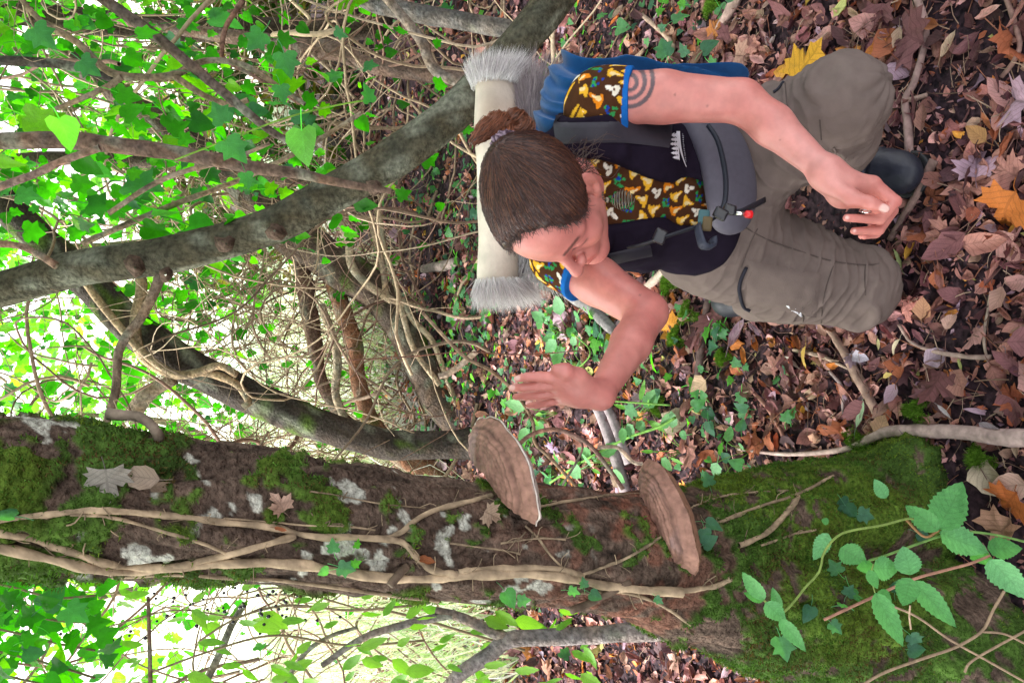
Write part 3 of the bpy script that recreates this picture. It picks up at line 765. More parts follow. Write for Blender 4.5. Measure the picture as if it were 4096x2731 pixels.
    # thigh pocket: raised panel, dark zip, seams, small white mark
    def panel(corners, off, n=14):
        c = np.array(corners, float); g = []
        for i in range(n):
            for j in range(n):
                a, b2 = i / (n - 1), j / (n - 1)
                xy = (c[0] * (1 - a) + c[1] * a) * (1 - b2) + (c[3] * (1 - a) + c[2] * a) * b2
                e = 0.0 if (i in (0, n - 1) or j in (0, n - 1)) else 1.0
                g.append(onto(tbvh, xy[0], xy[1], off * e + 0.0004, 1.8)[0])
        f = [(i * n + j, i * n + j + 1, (i + 1) * n + j + 1, (i + 1) * n + j) for i in range(n - 1) for j in range(n - 1)]
        return mesh_from('pocket', np.array(g), np.array(f), m_trouser, np.tile(TRO * 1.04, (n * n, 1)))
    part('pocket', panel([(2990, 1040), (3285, 1092), (3265, 1270), (2985, 1215)], 0.0035), tro).location = (0, 0, 0)
    def line(name, pts, r, col, mat, bvh, par, off=0.001, n=24, flat=0.5, label=None):
        p_ = np.array([onto(bvh, x, y, off, 1.8)[0] for x, y in catmull([(a, b, 0) for a, b in pts], n)[:, :2]])
        for _ in range(2): p_[1:-1] = (p_[:-2] + 2 * p_[1:-1] + p_[2:]) / 4
        v, fq = tube(p_, r, 6); o = part(name, mesh_from(name, v, fq, mat, np.tile(col, (len(v), 1))), par, label=label)
        if par is not root: o.location = (0, 0, 0)
        return o
    line('pocket_zip', [(2985, 1068), (2962, 1120), (2958, 1170), (2975, 1225), (3000, 1240)], 0.0042, (0.025, 0.025, 0.035), m_trouser, tbvh, tro, 0.002)
    for pts in ([(2975, 905), (3060, 955), (3200, 1005), (3330, 1045), (3460, 1060), (3515, 1055)], [(3340, 1045), (3310, 1130), (3290, 1215), (3285, 1290)], [(3462, 1062), (3460, 1120), (3462, 1180)], [(3215, 1085), (3208, 1180), (3214, 1285)], [(3030, 915), (3000, 975), (2965, 1070)], [(3140, 330), (3150, 420), (3165, 560)], [(3280, 480), (3285, 560)]):
        line('seam', pts, 0.0013, TRO * 0.62, m_trouser, tbvh, tro, 0.0006)
    for pts in ([(3146, 1219), (3165, 1236), (3185, 1245), (3206, 1263)], [(3150, 1222), (3170, 1225), (3192, 1228), (3200, 1240), (3204, 1262)], [(3166, 1240), (3180, 1232), (3196, 1226)]):
        line('white_mark', pts, 0.0022, (0.75, 0.75, 0.8), m_print, tbvh, tro, 0.0015, 12)
    line('drawcord', [(3310, 640), (3340, 612), (3335, 590)], 0.0022, TRO * 1.2, m_trouser, tbvh, tro, 0.003, 10)
    line('hip_zip', [(3095, 372), (3115, 358), (3135, 330)], 0.003, (0.03, 0.03, 0.04), m_trouser, tbvh, tro, 0.002, 10)
    # --- boots
    toe = G(3612, 696, 0.05); heel = np.array([0.458, 1.52, 0.05])
    fd = nrm((toe - heel) * [1, 1, 0]); fs = np.array([-fd[1], fd[0], 0]); RB = np.stack([fd, fs, up])
    Bf = Field([0.28, 1.18, -0.01], [0.60, 1.66, 0.30], 0.003)
    Bf.ell(toe - fd * 0.012 + up * 0.004, (0.062, 0.050, 0.042), RB, 0.01)
    Bf.ell(toe - fd * 0.075 + up * 0.012, (0.075, 0.052, 0.048), RB, 0.03)
    Bf.ell(heel + fd * 0.05, (0.07, 0.042, 0.05), RB, 0.03)
    Bf.cone(heel + fd * 0.05 + up * 0.01, aL * 0.5 + (heel + fd * 0.035) * 0.5 + up * 0.09, 0.046, 0.047, 0.03)
    X, Y, Z = Bf.coords(); Bf.F = np.maximum(Bf.F, 0.016 - Z + 0 * X + 0 * Y)
    V, Q = Bf.mesh(); V = relax(V, Q, 1); Nn = normals_of(V, Q)
    s = (V - toe) @ fd
    V = V + Nn * (0.0028 * np.sin((s + 0.012 * noise(V, 30, 4)) * 260) * smooth(-0.035, -0.055, s) * smooth(-0.14, -0.10, s) * (V[:, 2] > 0.05) + 0.0015 * fbm(V, 40, 2, 1))[:, None]
    boot = part('boot', mesh_from('boot', V, Q, m_leather, np.tile((0.012, 0.014, 0.024), (len(V), 1))), root, label='black leather boot flat on the ground')
    Sf = Field([0.28, 1.16, -0.02], [0.60, 1.68, 0.06], 0.004)
    Sf.cone(toe * [1, 1, 0] - fd * 0.008 + up * 0.012, heel * [1, 1, 0] + fd * 0.05 + up * 0.012, 0.056, 0.045, 0.01)
    X, Y, Z = Sf.coords(); Sf.F = np.maximum(Sf.F, np.abs(Z - 0.012) - 0.012 + 0 * X + 0 * Y)
    V, Q = Sf.mesh()
    part('sole', mesh_from('sole', V, Q, m_leather, np.tile((0.010, 0.010, 0.012), (len(V), 1))), boot).location = (0, 0, 0)
    bbvh = BVHTree.FromPolygons([Vector(v) for v in Bf.mesh()[0]], [tuple(int(i) for i in r) for r in Bf.mesh()[1]])
    for k in range(3):
        x0 = 3385 + k * 28
        line('lace', [(x0, 600 + k * 6), (x0 + 14, 660 + k * 5), (x0 + 2, 725 + k * 5)], 0.0022, (0.02, 0.03, 0.06), m_leather, bbvh, boot, 0.002, 12)
    # second foot behind her, tucked under
    Bf = Field([0.0, 1.66, -0.01], [0.26, 1.98, 0.2], 0.004)
    Bf.cone(aR, aR + np.array([0, 0.10, 0.0]), 0.05, 0.045, 0.02); Bf.cone(aR + np.array([0, 0.09, 0.02]), aR + np.array([0.0, 0.15, -0.02]), 0.045, 0.04, 0.02)
    V, Q = Bf.mesh(); V[:, 2] = np.maximum(V[:, 2], 0.006)
    part('boot', mesh_from('boot', V, Q, m_leather, np.tile((0.012, 0.014, 0.024), (len(V), 1))), root)

    # ================= things she carries
    m_nylon = vcol_mat('nylon', 0.55, 0.3, var=0.08, vscale=80, bump=0.1, bscale=900)
    m_fleece = vcol_mat('blue_cloth', 0.9, 0.1, var=0.10, vscale=40, bump=0.2, bscale=600, sheen=0.3)
    pack = thing('backpack', 'grey backpack with padded hip belt worn by the kneeling woman', 'backpack', loc=(0.34, 1.6, 0.5))
    Pf = Field([0.05, 1.46, 0.40], [0.66, 1.86, 1.0], 0.005)
    pc = chest - fw * 0.20
    for dz in (-0.22, -0.1, 0.02, 0.10): Pf.ell(pc + up * dz, (0.145, 0.085, 0.11), RT, 0.06)
    V, Q = Pf.mesh(); V = V + normals_of(V, Q) * (0.006 * fbm(V, 12, 2, 3))[:, None]
    part('pack_bag', mesh_from('pack_bag', V, Q, m_nylon, np.tile((0.03, 0.03, 0.04), (len(V), 1))), pack)
    for pts, w, c in (([(2225, 520), (2330, 515), (2450, 512), (2560, 520), (2680, 535)], 118, (0.034, 0.031, 0.042)), ([(2330, 1032), (2430, 1035), (2520, 1015), (2600, 1000)], 46, (0.022, 0.020, 0.03))):
        v, f = strap('shoulder_strap', pts, w, c)
        part('shoulder_strap', mesh_from('shoulder_strap', v, f, m_nylon, np.tile(c, (len(v), 1))), pack)
    # hip belt wing: a puffy pocket around her left side
    Hf = Field([0.10, 1.10, 0.40], [0.62, 1.62, 0.75], 0.003)
    ctr = waist + up * -0.02
    ring = []
    for a in np.linspace(-0.12, 1.75, 15):
        d = fw * math.cos(a) + sx * math.sin(a)
        ring.append(ctr + fw * (0.128 * math.cos(a)) + sx * (0.158 * math.sin(a)) + up * (-0.030 + 0.028 * math.sin(a)))
    for i in range(14):
        m_ = 0.5 * (ring[i] + ring[i + 1]); a = -0.12 + 1.87 * (i + 0.5) / 14
        d = fw * math.cos(a) + sx * math.sin(a); tg = np.cross(up, d)
        wv = 0.030 + 0.024 * math.sin(min(1, (i + 1) / 4) * math.pi / 2)
        Hf.ell(m_ + d * 0.012, (0.032, 0.022, wv), np.stack([tg, d, nrm(up + d * 0.35)]), 0.02)
    V, Q = Hf.mesh(); V = relax(V, Q, 1)
    part('hip_belt', mesh_from('hip_belt', V, Q, m_nylon, np.tile((0.085, 0.080, 0.105), (len(V), 1))), pack, label='padded grey hip belt pocket')
    belt = pack.children[-1]
    hb = BVHTree.FromPolygons([Vector(v) for v in V], [tuple(int(i) for i in r) for r in Q])
    line('zip', [(2832, 505), (2868, 560), (2890, 640), (2902, 720), (2900, 800), (2882, 850)], 0.0052, (0.022, 0.026, 0.038), m_nylon, hb, belt, 0.002)
    allb = BVHTree.FromPolygons([Vector(v) for v in np.vstack([np.array([w_.co for w_ in vest_mesh.vertices])])], [tuple(p_.vertices) for p_ in vest_mesh.polygons])
    def sline(name, pts3, r, col, mat, flat=0.35, seg=6, n=14):
        v, fq = tube(catmull(pts3, n), r, seg, flat=flat)
        return part(name, mesh_from(name, v, fq, mat, np.tile(col, (len(v), 1))), pack)
    sline('webbing_strap', [P(2905, 838, 1.43), P(2840, 885, 1.405), P(2760, 915, 1.40), P(2660, 948, 1.40), P(2580, 975, 1.44), P(2520, 990, 1.50)], 0.008, (0.012, 0.014, 0.022), m_nylon)
    sline('webbing_strap', [P(2790, 905, 1.395), P(2800, 950, 1.375), P(2815, 985, 1.37), P(2850, 985, 1.38), P(2850, 955, 1.39)], 0.011, (0.03, 0.035, 0.055), m_nylon)
    sline('webbing_strap', [P(2905, 830, 1.42), P(2950, 850, 1.40), P(3000, 830, 1.42), P(3060, 800, 1.48)], 0.006, (0.012, 0.014, 0.022), m_nylon)
    def rbox(name, x, y, t, hx, hy, hz, col, mat, rot=0.0):
        c = P(x, y, t); d1 = nrm(P(x + 10, y, t) - c); d2 = nrm(P(x, y + 10, t) - c); d3 = np.cross(d1, d2)
        e1 = d1 * math.cos(rot) + d2 * math.sin(rot); e2 = -d1 * math.sin(rot) + d2 * math.cos(rot)
        B_ = Field(c - 0.06, c + 0.06, 0.0025); X, Y, Z = B_.coords()
        qx = np.abs((X - c[0]) * e1[0] + (Y - c[1]) * e1[1] + (Z - c[2]) * e1[2]) - hx
        qy = np.abs((X - c[0]) * e2[0] + (Y - c[1]) * e2[1] + (Z - c[2]) * e2[2]) - hy
        qz = np.abs((X - c[0]) * d3[0] + (Y - c[1]) * d3[1] + (Z - c[2]) * d3[2]) - hz
        B_.F = (np.sqrt(np.maximum(qx, 0) ** 2 + np.maximum(qy, 0) ** 2 + np.maximum(qz, 0) ** 2) + np.minimum(np.maximum(np.maximum(qx, qy), qz), 0) - 0.003).astype(np.float32)
        V, Q = B_.mesh(); return part(name, mesh_from(name, V, Q, mat, np.tile(col, (len(V), 1))), pack)
    m_plastic = vcol_mat('plastic', 0.3, 0.5)
    rbox('buckle', 2640, 945, 1.40, 0.008, 0.010, 0.003, (0.012, 0.012, 0.016), m_plastic, 0.4)
    rbox('buckle', 2882, 855, 1.395, 0.009, 0.007, 0.003, (0.012, 0.012, 0.016), m_plastic, 0.5)
    rbox('buckle', 2918, 838, 1.40, 0.008, 0.006, 0.003, (0.012, 0.012, 0.016), m_plastic, 0.3)
    rbox('fabric_tag', 2815, 870, 1.392, 0.007, 0.011, 0.0005, (0.04, 0.10, 0.11), m_nylon, 0.1)
    rbox('fabric_tag', 2828, 895, 1.390, 0.006, 0.010, 0.0005, (0.10, 0.07, 0.03), m_nylon, 0.1)
    # red toggle with a metal end
    v, fq = tube(np.array([P(2978, 856, 1.39), P(2983, 857, 1.39), P(3006, 858, 1.39), P(3010, 858, 1.39)]), [0.004, 0.0065, 0.0072, 0.005], 10)
    part('toggle', mesh_from('toggle', v, fq, m_plastic, np.tile((0.65, 0.01, 0.015), (len(v), 1))), pack, label='bright red cord toggle')
    v, fq = tube(np.array([P(2945, 852, 1.392), P(2978, 856, 1.39)]), 0.0036, 8); part('toggle_pin', mesh_from('toggle_pin', v, fq, m_silver), pack)
    # blue cloth draped over the pack behind her shoulder
    n1, n2 = 90, 110
    edge_in = catmull([P(2095, 610, 1.62), P(2135, 490, 1.61), P(2170, 410, 1.60), P(2205, 300, 1.60), P(2262, 228, 1.62)], n1)
    edge_mid = catmull([P(2210, 610, 1.56), P(2270, 500, 1.55), P(2330, 420, 1.55), P(2380, 320, 1.57), P(2420, 245, 1.60)], n1)
    edge_lo = catmull([P(2500, 590, 1.66), P(2600, 500, 1.66), P(2760, 420, 1.67), P(2880, 350, 1.68), P(2925, 268, 1.70)], n1)
    edge_lo2 = catmull([P(2560, 590, 1.72), P(2700, 500, 1.72), P(2800, 430, 1.73), P(2910, 390, 1.74), P(2928, 330, 1.75)], n1)
    Vv = np.empty((n1, n2, 3))
    for i in range(n1): Vv[i] = catmull([edge_in[i] + [0, 0.05, -0.03], edge_in[i], edge_mid[i], edge_lo[i], edge_lo2[i]], n2)
    Nrm = np.cross(np.gradient(Vv, axis=0), np.gradient(Vv, axis=1)); Nrm /= np.maximum(np.linalg.norm(Nrm, axis=2), 1e-9)[..., None]
    if Nrm[45, 50, 1] > 0: Nrm = -Nrm
    aa = np.linspace(0, 1, n1)[:, None]; bb = np.linspace(0, 1, n2)[None]
    w = 11 * aa + 4.0 * bb + 1.6 * noise(Vv, 8, 12); fold = (1 - np.abs(np.sin(w * 1.3))) ** 1.4 + 0.35 * np.sin(w * 3.1 + 1)
    Vv = Vv + Nrm * (0.017 * fold * smooth(0.0, 0.3, bb) + 0.006 * fbm(Vv, 16, 2, 5))[..., None]
    back = Vv - Nrm * 0.006
    i = np.arange(n1 - 1)[:, None] * n2 + np.arange(n2 - 1)[None]
    f = np.stack([i, i + 1, i + n2 + 1, i + n2], -1).reshape(-1, 4); f2 = f[:, ::-1] + n1 * n2
    bd = [(k, 0) for k in range(n1)] + [(n1 - 1, k) for k in range(1, n2)] + [(k, n2 - 1) for k in range(n1 - 2, -1, -1)] + [(0, k) for k in range(n2 - 2, 0, -1)]
    bi = [a * n2 + b for a, b in bd]; rim = np.array([(bi[k], bi[(k + 1) % len(bi)], bi[(k + 1) % len(bi)] + n1 * n2, bi[k] + n1 * n2) for k in range(len(bi))])
    me = mesh_from('blue_jacket', np.vstack([Vv.reshape(-1, 3), back.reshape(-1, 3)]), np.vstack([f, f2, rim]), m_fleece, np.tile((0.006, 0.065, 0.20), (2 * n1 * n2, 1)))
    add('jacket', me, label='bright blue jacket draped over the backpack behind her shoulder', cat='jacket')

    # rolled reindeer-like hide: cream skin side out above, fur side out below, fur at the ends
    m_hide = vcol_mat('hide_leather', 0.8, 0.2, var=0.18, vscale=18, bump=0.3, bscale=120)
    m_fur = vcol_mat('fur', 0.7, 0.2)
    roll = thing('rolled_hide', 'rolled animal hide with pale leather side out and furry ends behind her head', 'hide', loc=(0.36, 1.6, 1.0))
    A0 = P(2005, 1135, 1.70); A1 = P(1985, 330, 1.70)
    axd = nrm(A1 - A0); L_ = np.linalg.norm(A1 - A0)
    s1 = nrm(np.cross(axd, [0, 0, 1])); s2 = np.cross(s1, axd)
    R0 = 0.052
    def rollpt(s, a, r): return A0 + axd * s + s1 * (r * math.cos(a)) + s2 * (r * math.sin(a))
    n = 140; turns = 2.6; ns = 40
    Vv = []; 
    for i in range(n):
        a = 2 * np.pi * turns * i / (n - 1); r = R0 * (0.35 + 0.65 * i / (n - 1))
        for j in range(ns):
            s = L_ * j / (ns - 1)
            Vv.append(rollpt(s, a + 0.9, r * (1 + 0.05 * math.sin(3 * s / L_ + a) + 0.05 * math.sin(7 * s / L_ + 2 * a) + 0.03 * math.sin(17 * s / L_ + a))))
    Vv = np.array(Vv); i = np.arange(n - 1)[:, None] * ns + np.arange(ns - 1)[None]
    f = np.stack([i, i + 1, i + ns + 1, i + ns], -1).reshape(-1, 4)
    sv = ((Vv - A0) @ axd) / L_
    cc = np.array((0.74, 0.65, 0.55)) * (0.9 + 0.25 * noise(Vv, 14, 6))[:, None]
    br = smooth(0.52, 0.80, sv) * (0.5 + 0.5 * noise(Vv, 25, 8)); cc = cc * (1 - 0.55 * br[:, None]) + np.array((0.24, 0.12, 0.06)) * 0.55 * br[:, None]
    part('hide_roll', mesh_from('hide_roll', Vv, f, m_hide, cc), roll)
    def fur(n, gen, c0, c1, wid=0.0011):
        v = np.empty((n, 5, 3), np.float32); c = np.empty((n, 5, 3), np.float32)
        for k in range(n):
            p0, d, L2, cm = gen(k)
            d = d + rs.normal(0, 0.17, 3); d = d / np.linalg.norm(d); sd = nrm(np.cross(d, rs.normal(0, 1, 3))) * wid * 0.5
            g = np.array([0, 0, -1]) * L2 * 0.12
            v[k] = [p0 - sd, p0 + sd, p0 + d * L2 * 0.55 + g * 0.4 - sd * 0.8, p0 + d * L2 * 0.55 + g * 0.4 + sd * 0.8, p0 + d * L2 + g]
            jit = rs.uniform(0.75, 1.2)
            c[k, :2] = np.array(c0 if cm is None else cm[0]) * jit; c[k, 2:4] = np.array(c0 if cm is None else cm[1]) * jit; c[k, 4] = np.array(c1 if cm is None else cm[2]) * jit
        b = np.arange(n)[:, None] * 5
        tri = np.concatenate([b + [0, 1, 3], b + [0, 3, 2], b + [2, 3, 4]])
        return mesh_from('fur', v.reshape(-1, 3), tri, m_fur, c.reshape(-1, 3))
    WH = (0.78, 0.76, 0.74); GR = (0.50, 0.45, 0.46); LG = (0.66, 0.62, 0.62)
    def end_fur(at, sgn):
        def g(k):
            a = rs.uniform(0, 6.283); r = R0 * math.sqrt(rs.uniform(0.02, 1.12)); s = at + sgn * rs.uniform(-0.012, 0.004)
            cl_ = math.sin(a * 9 + r * 300) * 0.25
            d = axd * sgn * 1.0 + (s1 * math.cos(a + cl_) + s2 * math.sin(a + cl_)) * (0.55 * r / R0) + np.array([0, 0, -0.25])
            return rollpt(s, a, r), d, rs.uniform(0.022, 0.070), (WH, LG if rs.random() < 0.5 else GR, WH)
        return g
    part('fur_fringe', fur(8000, end_fur(L_, 1), WH, WH, 0.0008), roll, kind='stuff'); part('fur_fringe', fur(7000, end_fur(0, -1), WH, WH, 0.0008), roll, kind='stuff')
    # lower roll, fur outwards
    B0 = P(2150, 1090, 1.74); B1 = P(2135, 330, 1.72); bx = nrm(B1 - B0); LB = np.linalg.norm(B1 - B0); b1 = nrm(np.cross(bx, [0, 0, 1])); b2 = np.cross(b1, bx); RB2 = 0.058
    v, fq = tube(B0 + (B1 - B0) * np.linspace(0, 1, 12)[:, None], RB2 * 0.9, 16); core = part('hide_roll', mesh_from('hide_roll', v, fq, m_hide, np.tile((0.22, 0.19, 0.21), (len(v), 1))), roll, label='lower roll with grey fur outwards')
    def low_fur(k):
        a = rs.uniform(0, 6.283); s = rs.uniform(-0.02, LB + 0.02); p0 = B0 + bx * s + (b1 * math.cos(a) + b2 * math.sin(a)) * RB2 * 0.88
        lean = 0.9 if s > LB * 0.5 else -0.9
        d = (b1 * math.cos(a) + b2 * math.sin(a)) * 0.55 + bx * lean
        tone = smooth(0.35 * LB, 0.6 * LB, s); c = tuple(np.array((0.72, 0.70, 0.69)) * (1 - tone) + np.array((0.34, 0.28, 0.29)) * tone); ct = tuple(np.array(c) * 1.25)
        return p0, d, rs.uniform(0.03, 0.06), (c, c, ct)
    part('fur_coat', fur(14000, low_fur, WH, WH, 0.0009), roll, kind='stuff')
    return root
make_person()
# ------------------------------------------------------------------ ground
def gz(x, y):
    x = np.asarray(x, float); y = np.asarray(y, float)
    p = np.stack([x, y, np.zeros_like(x)], -1)
    near = 0.010 * noise(p, 2.2, 61) + 0.006 * noise(p, 7, 62)
    damp = 1 - 0.8 * np.exp(-(((x - 0.3) / 0.45) ** 2 + ((y - 1.45) / 0.45) ** 2))
    bank = 0.16 * smooth(4.5, 9, y) + 0.05 * noise(p, 0.7, 63) * smooth(3, 6, y)
    return near * damp + bank + 0.010 * np.maximum(y - 9, 0)
def axis(lo, hi, fine_lo, fine_hi, h):
    a = list(np.arange(fine_lo, fine_hi, h)); s = h; x = a[-1]
    while x < hi: s *= 1.12; x += s; a.append(x)
    s = h; x = a[0]
    while x > lo: s *= 1.12; x -= s; a.insert(0, x)
    return np.array(a)
gx = axis(-400, 400, -1.6, 2.2, 0.022); gy = axis(-60, 600, 0.4, 4.2, 0.022)
GX, GY = np.meshgrid(gx, gy, indexing='ij'); GZ = gz(GX, GY)
crumb = fbm(np.stack([GX, GY, 0 * GX], -1), 28, 2, 71); GZ2 = GZ + 0.005 * crumb * smooth(7, 3, GY)
nx_, ny_ = GX.shape; i = np.arange(nx_ - 1)[:, None] * ny_ + np.arange(ny_ - 1)[None]
gf = np.stack([i, i + ny_, i + ny_ + 1, i + 1], -1).reshape(-1, 4)
m, N, L, b = new_mat('soil')
tc = N.new('ShaderNodeTexCoord'); n1 = N.new('ShaderNodeTexNoise'); n1.inputs['Scale'].default_value = 55; n1.inputs['Detail'].default_value = 8
L.new(tc.outputs['Object'], n1.inputs['Vector'])
cr = N.new('ShaderNodeValToRGB'); cr.color_ramp.elements[0].position = 0.35; cr.color_ramp.elements[0].color = (0.006, 0.0035, 0.0065, 1); cr.color_ramp.elements[1].position = 0.72; cr.color_ramp.elements[1].color = (0.070, 0.040, 0.050, 1)
L.new(n1.outputs['Fac'], cr.inputs[0])
# beyond the wood the ground is a grassy field, whitened in colour for overexposure
sp = N.new('ShaderNodeSeparateXYZ'); L.new(tc.outputs['Object'], sp.inputs[0])
mr = N.new('ShaderNodeMapRange'); mr.inputs[1].default_value = 5.2; mr.inputs[2].default_value = 7.5; 
mf = N.new('ShaderNodeMath'); mf.operation = 'MULTIPLY_ADD'; mf.inputs[1].default_value = -1.15; L.new(sp.outputs['X'], mf.inputs[0]); L.new(sp.outputs['Y'], mf.inputs[2]); L.new(mf.outputs[0], mr.inputs[0])
n2 = N.new('ShaderNodeTexNoise'); n2.inputs['Scale'].default_value = 6; n2.inputs['Detail'].default_value = 6; L.new(tc.outputs['Object'], n2.inputs['Vector'])
c2 = N.new('ShaderNodeValToRGB'); c2.color_ramp.elements[0].color = (0.44, 0.52, 0.34, 1); c2.color_ramp.elements[1].color = (0.76, 0.76, 0.68, 1); L.new(n2.outputs['Fac'], c2.inputs[0])
mx = N.new('ShaderNodeMixRGB'); L.new(mr.outputs[0], mx.inputs[0]); L.new(cr.outputs[0], mx.inputs[1]); L.new(c2.outputs[0], mx.inputs[2]); L.new(mx.outputs[0], b.inputs['Base Color'])
b.inputs['Roughness'].default_value = 0.9; b.inputs['Specular IOR Level'].default_value = 0.2
bp = N.new('ShaderNodeBump'); bp.inputs['Strength'].default_value = 0.9; bp.inputs['Distance'].default_value = 0.01; L.new(n1.outputs['Fac'], bp.inputs['Height']); L.new(bp.outputs[0], b.inputs['Normal'])
ground = add('ground', mesh_from('ground', np.stack([GX, GY, GZ2], -1).reshape(-1, 3), gf, m), kind='structure', label='dark woodland soil under the leaf litter running out to a grass field whitened for glare')

# ------------------------------------------------------------------ materials for plants
def leaf_mat(name, rough, spec, transl, tcol, vein=0.3, nveins=7.0, coat=0.0):
    m = vcol_mat(name, rough, spec, var=0.22, vscale=70, transl=transl, tcol=tcol, coat=coat, bump=0.25, bscale=110)
    N, L = m.node_tree.nodes, m.node_tree.links
    b = N['Principled BSDF']
    src = b.inputs['Base Color'].links[0].from_socket
    uv = N.new('ShaderNodeUVMap'); uv.uv_map = 'UVMap'; sp = N.new('ShaderNodeSeparateXYZ'); L.new(uv.outputs[0], sp.inputs[0])
    def M(op, a, c=None):
        n = N.new('ShaderNodeMath'); n.operation = op
        for k, q in enumerate((a, c)):
            if q is None: continue
            if isinstance(q, (int, float)): n.inputs[k].default_value = q
            else: L.new(q, n.inputs[k])
        return n.outputs[0]
    au = M('ABSOLUTE', sp.outputs['X'])
    ph = M('FRACT', M('SUBTRACT', M('MULTIPLY', sp.outputs['Y'], nveins), M('MULTIPLY', au, 2.2)))
    side = M('LESS_THAN', M('ABSOLUTE', M('SUBTRACT', ph, 0.5)), 0.10)
    mid = M('LESS_THAN', au, 0.055)
    v = M('MAXIMUM', side, mid)
    mx = N.new('ShaderNodeVectorMath'); mx.operation = 'SCALE'
    L.new(src, mx.inputs[0]); L.new(M('SUBTRACT', 1.0, M('MULTIPLY', v, vein)), mx.inputs['Scale'])
    L.new(mx.outputs[0], b.inputs['Base Color'])
    return m
m_litter = leaf_mat('dead_leaf', 0.7, 0.25, 0.18, (1.1, 0.9, 0.7), 0.28)
m_ivy = leaf_mat('ivy_leaf', 0.42, 0.22, 0.58, (1.5, 2.3, 0.3), -0.22, 4.0)
m_bramble = leaf_mat('bramble_leaf', 0.5, 0.35, 0.35, (1.5, 1.6, 0.7), 0.22, 8.0)
m_bark = vcol_mat('vine_bark', 0.85, 0.2, var=0.3, vscale=60, bump=0.5, bscale=160)
m_moss = vcol_mat('moss', 0.9, 0.1, var=0.3, vscale=50, transl=0.2, tcol=(1.3, 1.4, 0.6))

# leaf templates: verts (m,3) with the base at 0, tip along +y, unit length; uv
def grid_leaf(width, nv=7, nu=5, curl=0.0, bend=0.0, ripple=0.0, serr=0.0, seed=0, tipe=1.0, wig=0.0, fold=0.0):
    r = np.random.default_rng(seed)
    u = np.linspace(-1, 1, nu); v = np.linspace(0, 1, nv)
    Uu, Vv = np.meshgrid(u, v, indexing='ij')
    prof = np.sin(np.pi * np.clip(Vv, 0, 1) ** 0.75) ** 0.8 * (1 - 0.12 * Vv)
    prof = np.where(Vv > 0.999, 0.02, np.where(Vv < 0.001, 0.06, prof)) * width / 2
    prof = prof * (1 + serr * np.where(np.arange(nv)[None] % 2 == 0, 1, -1) * (np.abs(Uu) > 0.99))
    x = Uu * prof; y = Vv.copy(); z = np.abs(x) * fold
    # curl across: roll into an arc
    if curl:
        k = curl / (width / 2); a = x * k
        x = np.sin(a) / k; z = z + (1 - np.cos(a)) / k
    if bend:
        a = (Vv - 0.3) * bend; R = 1 / bend
        y2 = 0.3 + np.sin(a) * (R - z); z = R - np.cos(a) * (R - z); y = y2
    x = x + wig * np.sin(Vv * 3 + seed)
    z = z + ripple * r.normal(0, 1, z.shape) * (0.4 + np.abs(Uu))
    V = np.stack([x, y, z], -1).reshape(-1, 3); uv = np.stack([Uu, Vv], -1).reshape(-1, 2)
    i = np.arange(nu - 1)[:, None] * nv + np.arange(nv - 1)[None]
    F = np.stack([i, i + nv, i + nv + 1, i + 1], -1).reshape(-1, 4)
    return V.astype(np.float32), F, uv.astype(np.float32)
def fan_leaf(outline, fold=0.08, droop=0.1, seed=0, rip=0.02, rings=(0.5,)):
    """outline: points of the right half from base to tip; mirrored; quads by rings towards a centre"""
    r = np.random.default_rng(seed)
    o = np.array(outline + [(-x, y) for x, y in outline[::-1][1:-1]], float)
    if len(o) % 2: o = np.vstack([o, [(o[-1] + o[0]) / 2]])
    c = np.array([0, 0.36]); n = len(o)
    lv = [o] + [c + (o - c) * q for q in rings]
    P2 = np.vstack(lv + [c[None]])
    z = fold * np.abs(P2[:, 0]) - droop * (P2[:, 1] - 0.3) ** 2 + rip * r.normal(0, 1, len(P2))
    V = np.column_stack([P2, z]); F = []
    for q in range(len(rings)):
        for k in range(n): F.append((q * n + k, q * n + (k + 1) % n, (q + 1) * n + (k + 1) % n, (q + 1) * n + k))
    b_ = len(rings) * n; ctr = len(P2) - 1
    for k in range(0, n, 2): F.append((b_ + k, b_ + (k + 1) % n, b_ + (k + 2) % n, ctr))
    uv = np.column_stack([P2[:, 0] * 2, P2[:, 1]])
    return V.astype(np.float32), np.array(F), uv.astype(np.float32)
IVY = [(0, 0.04), (0.16, -0.07), (0.40, 0.0), (0.47, 0.16), (0.34, 0.32), (0.50, 0.55), (0.24, 0.60), (0.12, 0.82), (0, 1.0)]
IVY2 = [(0, 0.02), (0.22, -0.08), (0.44, 0.06), (0.46, 0.30), (0.34, 0.55), (0.20, 0.78), (0, 1.0)]
MAPLE = [(0, 0.0), (0.20, 0.02), (0.46, -0.10), (0.42, 0.08), (0.62, 0.16), (0.48, 0.28), (0.66, 0.52), (0.42, 0.50), (0.36, 0.58), (0.20, 0.50), (0.26, 0.78), (0.12, 0.80), (0, 1.0)]
ivy_t = [fan_leaf(IVY, 0.12, 0.25, 1, 0.015, ()), fan_leaf(IVY, 0.25, 0.4, 2, 0.02, ()), fan_leaf(IVY2, 0.15, 0.3, 3, 0.015, ()), fan_leaf(IVY2, 0.3, 0.15, 4, 0.02, ())]
ivy_hi = [fan_leaf(IVY, 0.10, 0.3, 11, 0.02), fan_leaf(IVY2, 0.14, 0.35, 12, 0.02), fan_leaf(IVY, 0.2, 0.2, 13, 0.02)]
lit_t = [grid_leaf(0.62, 7, 5, c, bd, rp, 0.06, k) for k, (c, bd, rp) in enumerate([(0.6, 0.7, 0.02), (1.4, 0.5, 0.025), (0.9, 1.5, 0.03), (2.2, 0.7, 0.025), (0.4, -1.1, 0.03), (1.7, -0.8, 0.025), (2.8, 0.4, 0.025), (0.8, 2.2, 0.03), (-0.8, -1.2, 0.03), (-1.5, 0.7, 0.03)])]
